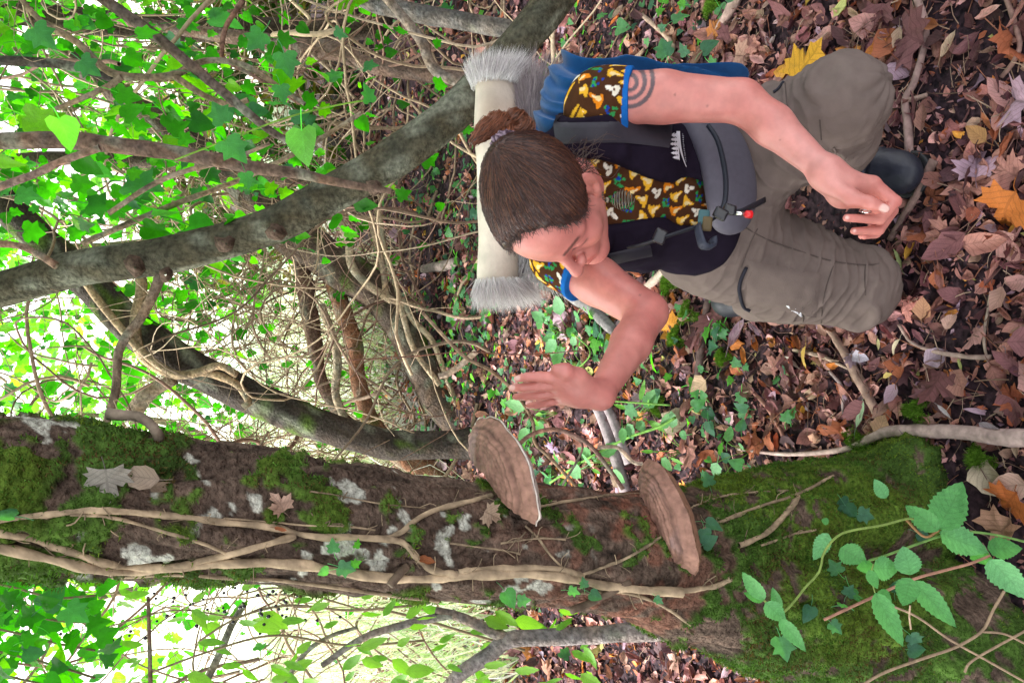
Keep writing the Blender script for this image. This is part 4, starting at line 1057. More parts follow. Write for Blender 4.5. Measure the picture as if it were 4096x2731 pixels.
lit_t += [grid_leaf(0.30, 7, 4, 0.9, 0.7, 0.012, 0, 31), grid_leaf(0.26, 7, 4, 0.5, -0.9, 0.012, 0, 32, wig=0.05), grid_leaf(0.85, 7, 5, 0.6, 0.8, 0.03, 0.07, 33), grid_leaf(0.8, 7, 5, 1.1, -0.6, 0.03, 0.07, 34)]
lit_t += [fan_leaf(MAPLE, 0.25, 0.5, 41, 0.035), fan_leaf(MAPLE, -0.2, -0.4, 42, 0.04), fan_leaf(MAPLE, 0.5, 0.7, 43, 0.04)]

def rotmats(n, r, tilt=0.35):
    """yaw free, tilt gaussian; columns are the local axes"""
    yaw = r.uniform(0, 2 * np.pi, n); tx = r.normal(0, tilt, n); ty = r.normal(0, tilt, n)
    cz, sz = np.cos(yaw), np.sin(yaw); cx, sx_ = np.cos(tx), np.sin(tx); cy, sy = np.cos(ty), np.sin(ty)
    Z = np.zeros((n, 3, 3)); Z[:, 0, 0] = cz; Z[:, 0, 1] = -sz; Z[:, 1, 0] = sz; Z[:, 1, 1] = cz; Z[:, 2, 2] = 1
    A_ = np.zeros((n, 3, 3)); A_[:, 0, 0] = 1; A_[:, 1, 1] = cx; A_[:, 1, 2] = -sx_; A_[:, 2, 1] = sx_; A_[:, 2, 2] = cx
    B_ = np.zeros((n, 3, 3)); B_[:, 1, 1] = 1; B_[:, 0, 0] = cy; B_[:, 0, 2] = sy; B_[:, 2, 0] = -sy; B_[:, 2, 2] = cy
    return Z @ A_ @ B_
def frame(y, z):
    """rotation with local y along y and local z near z"""
    y = nrm(y); x = nrm(np.cross(y, z)); return np.stack([x, y, np.cross(x, y)], 1)
def scatter(tpls, pos, R, scl, cols, which):
    mb = MB()
    for k, (V, F, uv) in enumerate(tpls):
        s = np.where(which == k)[0]
        if len(s) == 0: continue
        v = np.einsum('nij,mj->nmi', R[s], V - [0, 0.4, 0]) * scl[s][:, None, None] + pos[s][:, None]
        f = (F[None] + (np.arange(len(s)) * len(V))[:, None, None]).reshape(-1, 4)
        jit = 1 + 0.10 * rng.normal(0, 1, (len(s), len(V), 1))
        mb.put(v.reshape(-1, 3), f, (cols[s][:, None, :] * jit).reshape(-1, 3), np.tile(uv, (len(s), 1)))
    return mb

# ------------------------------------------------------------------ leaf litter
PAL = np.array([(0.20, 0.105, 0.095), (0.15, 0.075, 0.065), (0.40, 0.235, 0.165), (0.50, 0.33, 0.26), (0.33, 0.13, 0.055), (0.085, 0.047, 0.045), (0.38, 0.31, 0.33), (0.28, 0.155, 0.11), (0.52, 0.24, 0.05), (0.36, 0.26, 0.17), (0.60, 0.38, 0.06), (0.36, 0.40, 0.12)])
PW = np.array([16, 14, 15, 12, 9, 12, 6, 14, 3.0, 9, 0.8, 0.8]); PW /= PW.sum()
CN = ['purple brown', 'dark brown', 'tan', 'pale pinkish tan', 'russet', 'blackish brown', 'greyish lilac', 'mid brown', 'orange', 'dull khaki', 'yellow', 'yellowish green']
def litter_points(n, r):
    # more near the camera, thinning into the ivy; sampled on the ground plane
    y = 0.75 + 6.6 * r.beta(1.0, 1.8, n); x = r.uniform(-1, 1, n) * (1.0 + 0.42 * y) + 0.15 * y
    return x, y
r = np.random.default_rng(21)
n = 27000
lx, ly = litter_points(n, r)
# bare trodden soil patches in front and at the right
bare = fbm(np.stack([lx, ly, 0 * lx], -1), 2.1, 2, 77); soilp = np.exp(-(((lx + 0.05) / 0.28) ** 2 + ((ly - 1.18) / 0.17) ** 2)) + np.exp(-(((lx - 0.62) / 0.25) ** 2 + ((ly - 1.12) / 0.22) ** 2))
keep = r.random(n) > np.clip(0.30 * (bare > 0.3) + 0.72 * soilp, 0, 0.82)
keep &= ~((np.abs(lx - 0.29) < 0.2) & (np.abs(ly - 1.5) < 0.12))
keep &= ~(((lx + 0.50) ** 2 + (ly - 1.12) ** 2) < 0.27 ** 2)
lx, ly = lx[keep], ly[keep]; n = len(lx)
scl = np.clip(r.lognormal(math.log(0.040), 0.38, n), 0.014, 0.11)
kind = r.choice(len(lit_t), n, p=np.array([7] * 10 + [7, 7, 6, 5, 2, 1.5, 1.5]) / (70 + 30))
scl = np.where(kind >= 14, scl * 1.35, scl)
ci = r.choice(len(PAL), n, p=PW); cols = PAL[ci] * [1.14, 0.94, 1.10] * r.uniform(0.45, 1.4, (n, 1)) * (1 + 0.06 * r.normal(0, 1, (n, 3)))
R = rotmats(n, r, 0.42)
pos = np.stack([lx, ly, gz(lx, ly) + 0.004 + scl * r.uniform(0.05, 0.30, n)], -1)
px_, py_, pt_ = proj(pos); sizepx = scl / pt_ * FPX
vis = (px_ > 1900) & (px_ < 4130) & (py_ > -40) & (py_ < 2760)
# not hidden behind the person or the trunk (rough picture of what they cover)
hid = ((px_ > 2100) & (px_ < 3500) & (py_ > 300) & (py_ < 1220)) | ((py_ > 1880) & (px_ < 3050)) | ((py_ > 2150) & (px_ < 3900))
order = np.argsort(-np.where(vis & ~hid, sizepx * pos[:, 2].clip(0.012, 0.03) / 0.02, 0)); own = order[:285]
rest = np.setdiff1d(np.arange(n), own)
mb = scatter(lit_t, pos[rest], R[rest], scl[rest], cols[rest], kind[rest])
add('leaf_litter', mb.mesh('leaf_litter', m_litter), kind='stuff', label='carpet of dead brown leaves covering the woodland floor', cat='leaf litter')
cache = {}
FORM = {**{k: 'curled oval' for k in range(10)}, 10: 'narrow', 11: 'narrow', 12: 'broad rounded', 13: 'broad rounded', 14: 'lobed', 15: 'lobed', 16: 'lobed'}
def fallen(k, cidx, p, Rm, s, label=None, group='dead leaves lying on the soil', col=None, stalk=True):
    key = (k, cidx, col)
    if key not in cache:
        V, F, uv = lit_t[k]; c = np.array(PAL[cidx] * [1.12, 0.92, 1.08] if col is None else col)
        mbx = MB(); jit = 1 + 0.08 * rng.normal(0, 1, (len(V), 1)); mbx.put(V - [0, 0.4, 0], F, c[None] * jit, uv)
        sv, sf = tube(catmull([V[0] * [0, 1, 1] - [0, 0.4, 0], np.array([0.02, -0.58, 0.03]), np.array([0.06, -0.75, 0.0])], 5), [0.018, 0.014, 0.012, 0.012, 0.012], 4, cap=False)
        mbx.put(sv, sf, c * 0.7); cache[key] = mbx.mesh('fallen_leaf', m_litter)
    o = add('fallen_leaf', cache[key], label=label, cat='leaf', group=group)
    o.matrix_world = Matrix.LocRotScale(Vector(p), Matrix(Rm.tolist()).to_quaternion(), Vector((s, s, s)))
    return o
MARKS = [(3640, 700, 'by the boot toe'), (3560, 1180, 'by the kneeling knee'), (3420, 1480, 'along the diagonal stick'), (3450, 1750, 'beside the pale root'), (4000, 1750, 'at the right end of the pale root'), (3950, 1250, 'on soil at the right edge'), (4000, 850, 'around the large orange leaf'), (3750, 250, 'along the bent stick'), (4000, 150, 'in the upper right corner'), (3250, 120, 'behind the golden yellow leaf'), (2900, 80, 'at the top edge behind the jacket'), (2500, 130, 'by the ivy behind the jacket'), (2850, 1350, 'under the thigh pocket'), (2850, 1650, 'below the short dark stick'), (3100, 1600, 'left of the diagonal stick'), (2500, 1400, 'under the reaching elbow'), (2350, 1700, 'below the raised hand'), (2700, 1850, 'above the lower bracket fungus'), (3000, 1880, 'against the mossy root'), (4020, 2150, 'behind the bramble leaves'), (3700, 1560, 'round the moss cushion'), (3650, 960, 'right of the lowered hand'), (3250, 1350, 'below the white trouser mark'), (3950, 500, 'right of the boot')]
SZ = lambda v: 'large' if v > 105 else ('small' if v < 82 else 'mid sized')
for q in own:
    mk = min(MARKS, key=lambda m_: (m_[0] - px_[q]) ** 2 + (m_[1] - py_[q]) ** 2)[2]
    fallen(int(kind[q]), int(ci[q]), pos[q], R[q], float(scl[q]), '%s %s %s dead leaf %s' % (SZ(sizepx[q]), CN[ci[q]], FORM[int(kind[q])], mk), 'dead leaves lying on the soil')
# the leaves one can name: (x, y, length px, turn, shape, colour, label)
special = [
 (4040, 840, 200, 2.4, 14, (0.50, 0.16, 0.035), 'large orange lobed leaf at the right edge below the raised knuckles'),
 (3245, 262, 190, 1.9, 15, (0.62, 0.33, 0.03), 'large golden yellow lobed leaf beside her grey trouser knee'),
 (2680, 1292, 100, 0.4, 15, (0.60, 0.25, 0.03), 'bright orange crumpled leaf below the reaching elbow'),
 (3700, 1240, 100, 0.9, 12, (0.42, 0.22, 0.13), 'ribbed tan beech leaf with holes below the kneeling leg'),
 (4010, 1190, 110, 0.2, 12, (0.46, 0.27, 0.22), 'pinkish tan leaf near the right edge below the kneeling leg'),
 (3800, 1290, 75, 1.1, 13, (0.50, 0.31, 0.25), 'pale squarish leaf on bare soil right of the kneeling leg'),
 (3925, 545, 120, 2.8, 0, (0.40, 0.22, 0.09), 'ribbed golden brown leaf pointing down left of the orange leaf'),
 (3700, 480, 110, 1.7, 1, (0.30, 0.155, 0.12), 'ribbed brown leaf standing near the boot toe'),
 (3520, 1375, 60, 2.2, 10, (0.62, 0.58, 0.30), 'small pale green narrow leaf below the kneeling knee'),
 (3605, 1040, 85, 2.0, 10, (0.40, 0.48, 0.20), 'pale green leaf with yellow stalk beside the kneeling knee'),
 (3220, 1420, 100, 1.6, 11, (0.60, 0.40, 0.10), 'yellow lance shaped leaf below the white trouser mark'),
 (3440, 1425, 75, 0.3, 13, (0.52, 0.48, 0.58), 'pale lilac rounded leaf on dark soil below the kneeling knee'),
 (3585, 1385, 90, 1.5, 11, (0.60, 0.52, 0.36), 'cream narrow leaf on dark soil below the kneeling knee'),
 (3560, 1490, 95, 1.7, 11, (0.62, 0.48, 0.16), 'pale yellow narrow leaf beside the diagonal stick'),
 (3180, 1450, 80, 1.5, 10, (0.55, 0.50, 0.44), 'pale grey leaf near the upper end of the diagonal stick'),
 (3450, 1665, 120, 1.1, 10, (0.25, 0.36, 0.22), 'grey green willow leaf at the lower end of the diagonal stick'),
 (3530, 1705, 100, 0.2, 12, (0.52, 0.32, 0.20), 'tan leaf with green base at the lower end of the diagonal stick'),
 (3950, 1900, 180, 0.8, 13, (0.42, 0.35, 0.25), 'big khaki leaf with curled edges beside the mossy root'),
 (4060, 1940, 150, 0.5, 12, (0.52, 0.34, 0.27), 'big pinkish tan leaf at the right edge beside the mossy root'),
 (4040, 2010, 160, 1.4, 14, (0.45, 0.13, 0.035), 'orange brown lobed leaf above the bramble leaves'),
 (4010, 2130, 170, 2.2, 16, (0.46, 0.26, 0.17), 'tan lobed leaf under the bramble leaves at the right edge'),
 (3980, 1730, 120, 1.0, 13, (0.40, 0.33, 0.38), 'grey lilac leaf beside the long pale root'),
 (3780, 1640, 80, 0.5, 10, (0.55, 0.48, 0.50), 'whitish curled leaf above the long pale root'),
 (2560, 270, 130, 1.6, 13, (0.52, 0.36, 0.26), 'pale tan crumpled leaf by the ivy behind the blue jacket'),
 (2880, 110, 110, 1.2, 14, (0.42, 0.16, 0.05), 'reddish orange leaf at the top edge above the blue jacket'),
 (3370, 35, 110, 0.5, 12, (0.52, 0.55, 0.20), 'pale yellowish green leaf with holes at the top edge'),
 (3600, 150, 95, 0.9, 1, (0.50, 0.36, 0.26), 'pale tan folded leaf left of the bent stick at the top'),
 (3800, 190, 110, 0.6, 3, (0.54, 0.40, 0.28), 'pale tan folded leaf right of the bent stick at the top'),
 (3730, 100, 105, 1.6, 1, (0.40, 0.17, 0.07), 'ribbed russet leaf right of the bent stick at the top'),
 (2815, 1360, 90, 1.3, 3, (0.24, 0.10, 0.09), 'dark red brown leaf curled on the soil under the thigh pocket'),
 (2820, 1540, 110, 1.4, 12, (0.48, 0.33, 0.22), 'big tan leaf below the dark upright stick'),
 (2720, 1690, 150, 1.3, 13, (0.40, 0.32, 0.24), 'big greyish brown leaf above the lower bracket fungus'),
]
for (x, y, lp, turn, k, c, lab) in special:
    t = TG(x, 0.02); s = lp * t / FPX; p = P(x, y, t); p[2] = gz(p[0], p[1]) + 0.022 + 0.1 * s
    Rm = rotmats(1, np.random.default_rng(int(x)), 0.18)[0]; cz, sz = math.cos(turn * 1.7 + x), math.sin(turn * 1.7 + x)
    fallen(k, 0, p, Rm, s, lab, 'single fallen leaves with a colour of their own', col=tuple(c))
# crumbled leaf fragments between the whole leaves
r = np.random.default_rng(55); nf = 15000
fy = 0.8 + 3.6 * r.beta(1.0, 1.7, nf); fx = r.uniform(-1, 1, nf) * (0.95 + 0.40 * fy) + 0.12 * fy
kp = ~(((fx + 0.52) ** 2 + (fy - 1.3) ** 2) < 0.25 ** 2); fx, fy = fx[kp], fy[kp]; nf = len(fx)
frag_t = [grid_leaf(0.7, 3, 3, 0.6, 0.8, 0.08, 0.2, 60 + k) for k in range(5)]
fc = PAL[r.choice(len(PAL), nf, p=PW)] * [1.14, 0.90, 1.1] * r.uniform(0.4, 1.3, (nf, 1))
mb = scatter(frag_t, np.stack([fx, fy, gz(fx, fy) + 0.006 + 0.006 * r.random(nf)], -1), rotmats(nf, r, 0.5), r.uniform(0.008, 0.024, nf), fc, r.integers(0, 5, nf))
add('leaf_fragments', mb.mesh('leaf_fragments', m_litter), kind='stuff', label='crumbled bits of dead leaf scattered over the soil', cat='leaf litter')
# twigs and straws, too many to count
mb = MB(); r = np.random.default_rng(5)
for _ in range(2600):
    y = 0.8 + 3.2 * r.beta(1, 1.8); x = r.uniform(-1, 1) * (0.9 + 0.35 * y) + 0.12 * y
    if (x - 0.29) ** 2 + (y - 1.45) ** 2 < 0.04: continue
    L_ = r.uniform(0.02, 0.10); a = r.uniform(0, 6.28); c = np.array([x, y, gz(x, y) + r.uniform(0.008, 0.03)])
    d = np.array([math.cos(a), math.sin(a), r.normal(0, 0.12)]) * L_ / 2; k = r.normal(0, 0.06, 3) * L_
    v, f = tube(catmull([c - d, c + k, c + d], 5), r.uniform(0.0005, 0.0015), 4, cap=False)
    mb.put(v, f, np.array([(0.26, 0.17, 0.12), (0.38, 0.27, 0.20), (0.13, 0.07, 0.06), (0.26, 0.11, 0.07)][r.integers(4)]) * r.uniform(0.7, 1.2))
add('straw_litter', mb.mesh('straw_litter', m_bark), kind='stuff', label='thin dry stalks and straws scattered through the leaf litter', cat='litter')

# ------------------------------------------------------------------ sticks on the ground
def stick(name, pts, rpx, col, label, zoff=0.012, cat='stick', n=22, rough=0.12):
    pp = []
    for (x, y) in pts:
        p = G(x, y, 0.015); p[2] = gz(p[0], p[1]) + zoff; pp.append(p)
    t = TG(pts[0][0]); pp = catmull(pp, n); rr = np.interp(np.linspace(0, 1, n), np.linspace(0, 1, len(rpx)), rpx) * t / FPX
    pp[:, 2] += rr * 0.6
    v, f = tube(pp, rr, 8, rough=rough, seed=len(label)); c = np.array(col) * (1 + 0.25 * fbm(v, 45, 2, 3))[:, None]
    return add(name, mesh_from(name, v, f, m_bark, c), label=label, cat=cat, group='sticks on the woodland floor')
TAN = (0.33, 0.22, 0.17); PALE = (0.46, 0.36, 0.30); DARK = (0.10, 0.065, 0.06); GREY = (0.24, 0.20, 0.21)
stick('root', [(2960, 1795), (3130, 1815), (3300, 1808), (3420, 1785), (3490, 1752), (3600, 1722), (3850, 1728), (3990, 1745), (4200, 1752)], [5, 8, 10, 15, 20, 23, 25], (0.42, 0.31, 0.28), 'long pale root snaking along the ground above the mossy tree base', 0.02, 'root', 50)
stick('stick', [(3306, 1298), (3380, 1410), (3450, 1540), (3530, 1690)], [14, 17, 19, 16], (0.30, 0.20, 0.16), 'straight brown stick slanting away from the kneeling knee')
stick('stick', [(2838, 1195), (2822, 1320), (2812, 1430), (2800, 1512)], [15, 17, 20, 17], DARK, 'short dark stick with broken end under the thigh pocket')
stick('stick', [(3655, -40), (3700, 90), (3695, 190), (3660, 330), (3625, 400), (3635, 500), (3640, 620)], [15, 14, 14, 16, 18], (0.30, 0.20, 0.18), 'bent brown stick running down from the top edge past the boot')
stick('stick', [(4010, -30), (4050, 80), (4075, 180), (4050, 250), (4005, 310)], [11, 10, 9], (0.28, 0.17, 0.14), 'curved thin stick at the upper right corner')
stick('stick', [(3620, 405), (3680, 390), (3710, 380)], [10, 11, 9], (0.32, 0.22, 0.18), 'stubby side stick lying against the bent brown stick')
stick('stick', [(3590, 1298), (3640, 1370), (3730, 1405), (3850, 1425), (3960, 1430)], [6, 7, 9, 10], (0.36, 0.26, 0.22), 'thin curved twig on bare soil right of the kneeling leg')
stick('stick', [(3170, 1400), (3280, 1425), (3390, 1475)], [8, 9, 5], (0.44, 0.33, 0.26), 'thin pale twig crossing below the thigh pocket')
stick('stick', [(3315, 1485), (3368, 1555), (3370, 1650), (3402, 1730)], [6, 7, 6], (0.36, 0.28, 0.28), 'thin kinked grey twig left of the diagonal stick')
stick('stick', [(2555, 1190), (2620, 1130), (2690, 1070)], [15, 17, 18], PALE, 'pale broken stick behind the kneeling leg')
stick('log', [(2350, 1520), (2420, 1640), (2470, 1790), (2520, 1960)], [18, 24, 24, 22], GREY, 'grey fallen branch under the reaching hand', 0.02, 'branch')
stick('log', [(2440, 1610), (2480, 1700), (2530, 1850)], [18, 20, 18], GREY, 'second grey fallen branch lying beside the first', 0.02, 'branch')
stick('log', [(2305, 1175), (2400, 1240), (2480, 1320)], [24, 26, 20], (0.16, 0.15, 0.15), 'mossy grey branch lying behind the reaching arm', 0.03, 'branch')
stick('stick', [(1700, 1075), (1800, 1060), (1830, 1045)], [18, 20, 16], (0.30, 0.24, 0.22), 'short grey log end on the litter behind her head')
stick('stick', [(3960, 1490), (3930, 1360), (3960, 1180)], [5, 6, 5], (0.42, 0.33, 0.26), 'thin straw coloured twig near the right edge')
stick('stick', [(3000, 1560), (3080, 1650), (3150, 1790)], [7, 9, 7], (0.30, 0.15, 0.12), 'reddish twig above the start of the long pale root')
stick('stick', [(2570, 60), (2680, 170), (2660, 260)], [9, 12, 10], (0.42, 0.30, 0.23), 'pale stick behind the blue jacket among ivy')
stick('stick', [(2880, 120), (2930, 40), (2960, -20)], [18, 22, 24], (0.36, 0.25, 0.22), 'thick pale stick at the top edge above the blue jacket')
stick('stick', [(3560, 960), (3680, 760), (3740, 640)], [12, 16, 18], (0.20, 0.13, 0.11), 'brown stick lying right of the lowered hand')
# ------------------------------------------------------------------ mossy tree with the bracket fungi
TZ = [-0.05, 0.0, 0.24, 0.50, 0.744, 0.903, 1.046, 1.259, 1.56, 1.80, 2.6, 4.4]
TX = [-0.565, -0.56, -0.525, -0.472, -0.412, -0.363, -0.334, -0.294, -0.232, -0.188, -0.06, 0.2]
TR = [0.29, 0.275, 0.240, 0.190, 0.140, 0.110, 0.098, 0.093, 0.094, 0.096, 0.085, 0.05]
TY = [1.42, 1.40, 1.33, 1.26, 1.19, 1.15, 1.15, 1.15, 1.15, 1.15, 1.19, 1.28]
def trunk_c(z): return np.stack([np.interp(z, TZ, TX), np.interp(z, TZ, TY), z], -1)
nz_, na_ = 620, 260
zz = np.concatenate([np.linspace(-0.05, 1.95, 560), np.linspace(1.97, 4.4, 60)]); aa = np.linspace(0, 2 * np.pi, na_, endpoint=False)
ZZ, AA = np.meshgrid(zz, aa, indexing='ij')
r0 = np.interp(ZZ, TZ, TR)
fl = smooth(0.95, 0.15, ZZ)
def lobe(a0, w): d = np.angle(np.exp(1j * (AA - math.radians(a0)))); return np.exp(-(d / math.radians(w)) ** 2)
rad = r0 * (1 + fl * (0.10 * lobe(25, 24) + 0.14 * lobe(-22, 26) + 0.16 * lobe(-118, 40) + 0.2 * lobe(170, 40) - 0.30 * lobe(-66, 14) - 0.12 * lobe(55, 18) - 0.05))
rad = rad + 0.07 * lobe(-20, 13) * smooth(0.20, 0.0, ZZ) + 0.12 * lobe(-112, 24) * smooth(0.25, 0.0, ZZ)
D0 = np.stack([np.cos(AA), np.sin(AA), 0 * AA], -1)
pc = trunk_c(ZZ) + D0 * rad[..., None]
q = pc * [1, 1, 0.45]
rough = 0.008 * fbm(q, 16, 3, 5) + 0.004 * fbm(q * [1, 1, 0.6], 60, 2, 6) - 0.006 * (1 - np.abs(noise(pc * [1, 1, 0.22], 38, 7))) ** 5
knot = lambda x, y, R_: None
# hollow scar on the trunk near the ivy bend, right of picture centre
rad = rad + rough * (1 + 0.8 * fl)
pc = trunk_c(ZZ) + D0 * rad[..., None]
# moss / lichen / rot masks (growth with shapes of their own)
mn = 0.7 * fbm(pc, 15, 3, 15) + 0.5 * fbm(pc, 55, 2, 16)
moss = smooth(0.02, 0.22, mn + 0.10 + 0.42 * smooth(0.85, 0.35, ZZ) - 0.9 * np.exp(-((ZZ - 0.98) / 0.17) ** 2) * 0.55 - 0.02 - 0.30 * smooth(1.0, 1.1, ZZ) * lobe(-110, 40) + 0.38 * fbm(pc, 5, 2, 17) - 0.08)
lich = smooth(0.56, 0.66, 0.75 * fbm(pc, 38, 2, 25) + 0.4 * fbm(pc, 12, 2, 26) + 0.15 * fbm(pc, 130, 1, 27)) * smooth(0.98, 1.15, ZZ)
rot = np.exp(-((ZZ - 0.96) / 0.17) ** 2) * smooth(-0.3, 0.4, fbm(pc, 30, 3, 35))
bark = np.array((0.095, 0.066, 0.050))[None, None] * (1 + 0.5 * fbm(pc * [1, 1, 0.3], 45, 3, 45) + 0.35 * fbm(pc, 150, 2, 44))[..., None]
rot = rot * 0.75
Cc = bark * (1 - 0.65 * rot[..., None]) + np.array((0.26, 0.095, 0.058)) * (1 + 0.4 * fbm(pc, 110, 2, 43))[..., None] * 0.65 * rot[..., None]
Cc = Cc * (1 - lich[..., None]) + np.array((0.42, 0.42, 0.36)) * (1 + 0.2 * fbm(pc, 90, 2, 46))[..., None] * lich[..., None]
mcol = np.array((0.052, 0.102, 0.018)) * (1 + 0.5 * fbm(pc, 30, 2, 47))[..., None] + np.array((0.03, 0.035, 0.0)) * smooth(-0.1, 0.5, fbm(pc, 6, 2, 48))[..., None]
Cc = Cc * (1 - moss[..., None]) + mcol * moss[..., None]
rad2 = rad + moss * (0.006 + 0.004 * fbm(pc, 80, 2, 55))
VT = (trunk_c(ZZ) + D0 * rad2[..., None]).reshape(-1, 3)
i = np.arange(len(zz) - 1)[:, None] * na_; j = np.arange(na_)[None]; jn = (j + 1) % na_
FT = np.stack([i + j, i + jn, i + na_ + jn, i + na_ + j], -1).reshape(-1, 4)
m_trunk = vcol_mat('mossy_bark', 0.9, 0.12, var=0.4, vscale=110, bump=1.0, bscale=120, bdist=0.012)
tree = thing('mossy_tree', 'mossy lichen spotted tree trunk with ivy stems and two bracket fungi', 'tree', loc=(-0.5, 1.15, 0))
part('trunk', mesh_from('trunk', VT, FT, m_trunk, np.clip(Cc.reshape(-1, 3), 0.004, 1)), tree)
TB = BVHTree.FromPolygons([Vector(v) for v in VT], [tuple(int(k) for k in rr) for rr in FT])
# moss tufts as real little blades
r = np.random.default_rng(9); NT = normals_of(VT, FT); mm = moss.reshape(-1); front = (VT[:, 1] < 1.40) & (VT[:, 2] < 2.0)
def tufts(Pn, Nn, cols, L0, L1, r, w=0.0011, spread=0.7):
    n = len(Pn); d = Nn + r.normal(0, spread * 0.6, (n, 3)); d /= np.linalg.norm(d, axis=1)[:, None]
    s = np.cross(d, r.normal(0, 1, (n, 3))); s /= np.linalg.norm(s, axis=1)[:, None]; L_ = r.uniform(L0, L1, (n, 1))
    V = np.stack([Pn - s * w, Pn + s * w, Pn + d * L_], 1).reshape(-1, 3); F = np.arange(3 * n).reshape(-1, 3)
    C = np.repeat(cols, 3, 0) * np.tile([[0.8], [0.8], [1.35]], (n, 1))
    return V, F, C
pick = np.where((mm > 0.5) & front)[0]; wgt = np.where(VT[pick, 2] < 0.9, 1.0, 0.5); pick = r.choice(pick, 60000, p=wgt / wgt.sum())
tc_ = np.array((0.060, 0.135, 0.020)) * r.uniform(0.55, 1.5, (len(pick), 1)) * (1 + 0.3 * np.stack([noise(VT[pick], 7, 3)] * 3, 1))
bt = (fbm(VT[pick], 13, 2, 71) + r.normal(0, 0.25, len(pick)) > 0.28)[:, None]; tc_ = np.where(bt, np.array((0.105, 0.075, 0.028)) * r.uniform(0.5, 1.3, (len(pick), 1)), tc_); yl = (fbm(VT[pick], 9, 2, 72) + r.normal(0, 0.2, len(pick)) > 0.35)[:, None]; tc_ = np.where(yl, np.array((0.13, 0.20, 0.025)) * r.uniform(0.6, 1.3, (len(pick), 1)), tc_)
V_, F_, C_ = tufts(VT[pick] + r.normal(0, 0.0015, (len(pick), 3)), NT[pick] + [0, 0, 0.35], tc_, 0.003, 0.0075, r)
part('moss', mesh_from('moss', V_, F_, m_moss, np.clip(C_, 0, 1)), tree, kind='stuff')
# crown added high above, unseen, spread left to block sun from the floor
def leaf_cloud(n, lo, hi, size, cols, r, tpl=ivy_t, shape=None, tilt=0.7):
    p = r.uniform(lo, hi, (n, 3))
    if shape is not None: p = p[shape(p)]
    n = len(p); s = r.uniform(size[0], size[1], n) * (0.8 + 0.4 * r.random(n))
    cl = np.array(cols)[r.integers(0, len(cols), n)] * r.uniform(0.65, 1.3, (n, 1))
    return scatter(tpl, p, rotmats(n, r, tilt), s, cl, r.integers(0, len(tpl), n))
GREENS = [(0.04, 0.16, 0.010), (0.07, 0.21, 0.014), (0.04, 0.12, 0.014), (0.10, 0.24, 0.016), (0.025, 0.085, 0.016)]
ctr_ = np.array([-1.3, 2.0, 4.7])
mb = leaf_cloud(9500, (-5.1, -1.0, 3.4), (2.6, 5.0, 6.0), (0.14, 0.22), GREENS, r, shape=lambda p: (np.linalg.norm((p - ctr_) / [3.8, 2.9, 1.3], axis=1) < 1) & (noise(p, 1.1, 4) > -0.4))
part('shade_crown', mb.mesh('shade_crown', m_ivy), tree, kind='stuff')
def on_trunk(x, y, off=0.0):
    d = nrm(P(x, y, 1.0) - [0, 0, CAMH]); h = TB.ray_cast(Vector((0, 0, CAMH)), Vector(d))
    if h[0] is None: return None
    return np.array(h[0]) + np.array(h[1]) * off
# ivy stems clinging to the trunk
climber = thing('ivy_climber', 'pale woody ivy stems climbing the mossy tree trunk', 'ivy', loc=(-0.45, 1.0, 0.2))
IVYC = np.array((0.36, 0.27, 0.175))
stems = [
 ([(-60, 2090), (78, 2073), (235, 2057), (392, 2046), (589, 2053), (785, 2069), (903, 2093), (1099, 2108), (1256, 2144), (1491, 2148), (1593, 2159), (1646, 2202), (1710, 2266), (1774, 2291), (1830, 2300)], 13),
 ([(-60, 2126), (118, 2152), (275, 2206), (432, 2254), (565, 2273), (707, 2263), (785, 2246), (1020, 2191), (1178, 2140)], 15),
 ([(-60, 2168), (200, 2236), (400, 2278), (565, 2286), (700, 2268), (850, 2252), (1000, 2250), (1200, 2254), (1400, 2290), (1650, 2312), (1780, 2308), (1960, 2295), (2200, 2300), (2350, 2328), (2500, 2348), (2720, 2366)], 19),
 ([(1491, 2148), (1590, 2135), (1700, 2053), (1866, 2009), (1965, 1981)], 11),
 ([(2100, 2100), (2150, 2150), (2200, 2222), (2290, 2312)], 5),
 ([(2105, 2030), (2230, 2012), (2400, 1985), (2565, 1975)], 6),
 ([(1830, 2290), (1950, 2275), (2200, 2272), (2330, 2305)], 13),
 ([(2330, 2300), (2420, 2262), (2520, 2222), (2640, 2150)], 6),
 ([(2000, 2170), (2120, 2152), (2260, 2160)], 4),
 ([(1800, 2175), (1900, 2185), (2040, 2200), (2080, 2212)], 4),
 ([(2720, 2366), (2850, 2340), (2920, 2310)], 10),
 ([(280, 2063), (420, 2070), (560, 2095), (700, 2140), (850, 2190), (960, 2240), (1010, 2265)], 7),
 ([(2745, 2160), (2800, 2120), (2860, 2090), (2960, 2060)], 6),
 ([(2760, 2030), (2860, 1990), (2990, 1970), (3150, 1960)], 5),
 ([(2950, 2180), (3060, 2130), (3140, 2050), (3190, 1985)], 11),
 ([(2900, 2075), (3060, 2015), (3200, 1970), (3330, 1900)], 6),
 ([(3040, 2180), (3160, 2140), (3260, 2115)], 5),
 ([(2320, 2370), (2500, 2366), (2650, 2420), (2760, 2500)], 6),
 ([(450, 2310), (800, 2300), (1200, 2330), (1500, 2370), (1750, 2400)], 8),
 ([(900, 2075), (1100, 2090), (1300, 2100), (1500, 2115)], 4),
 ([(1240, 1960), (1500, 2010), (1700, 2030)], 3),
]
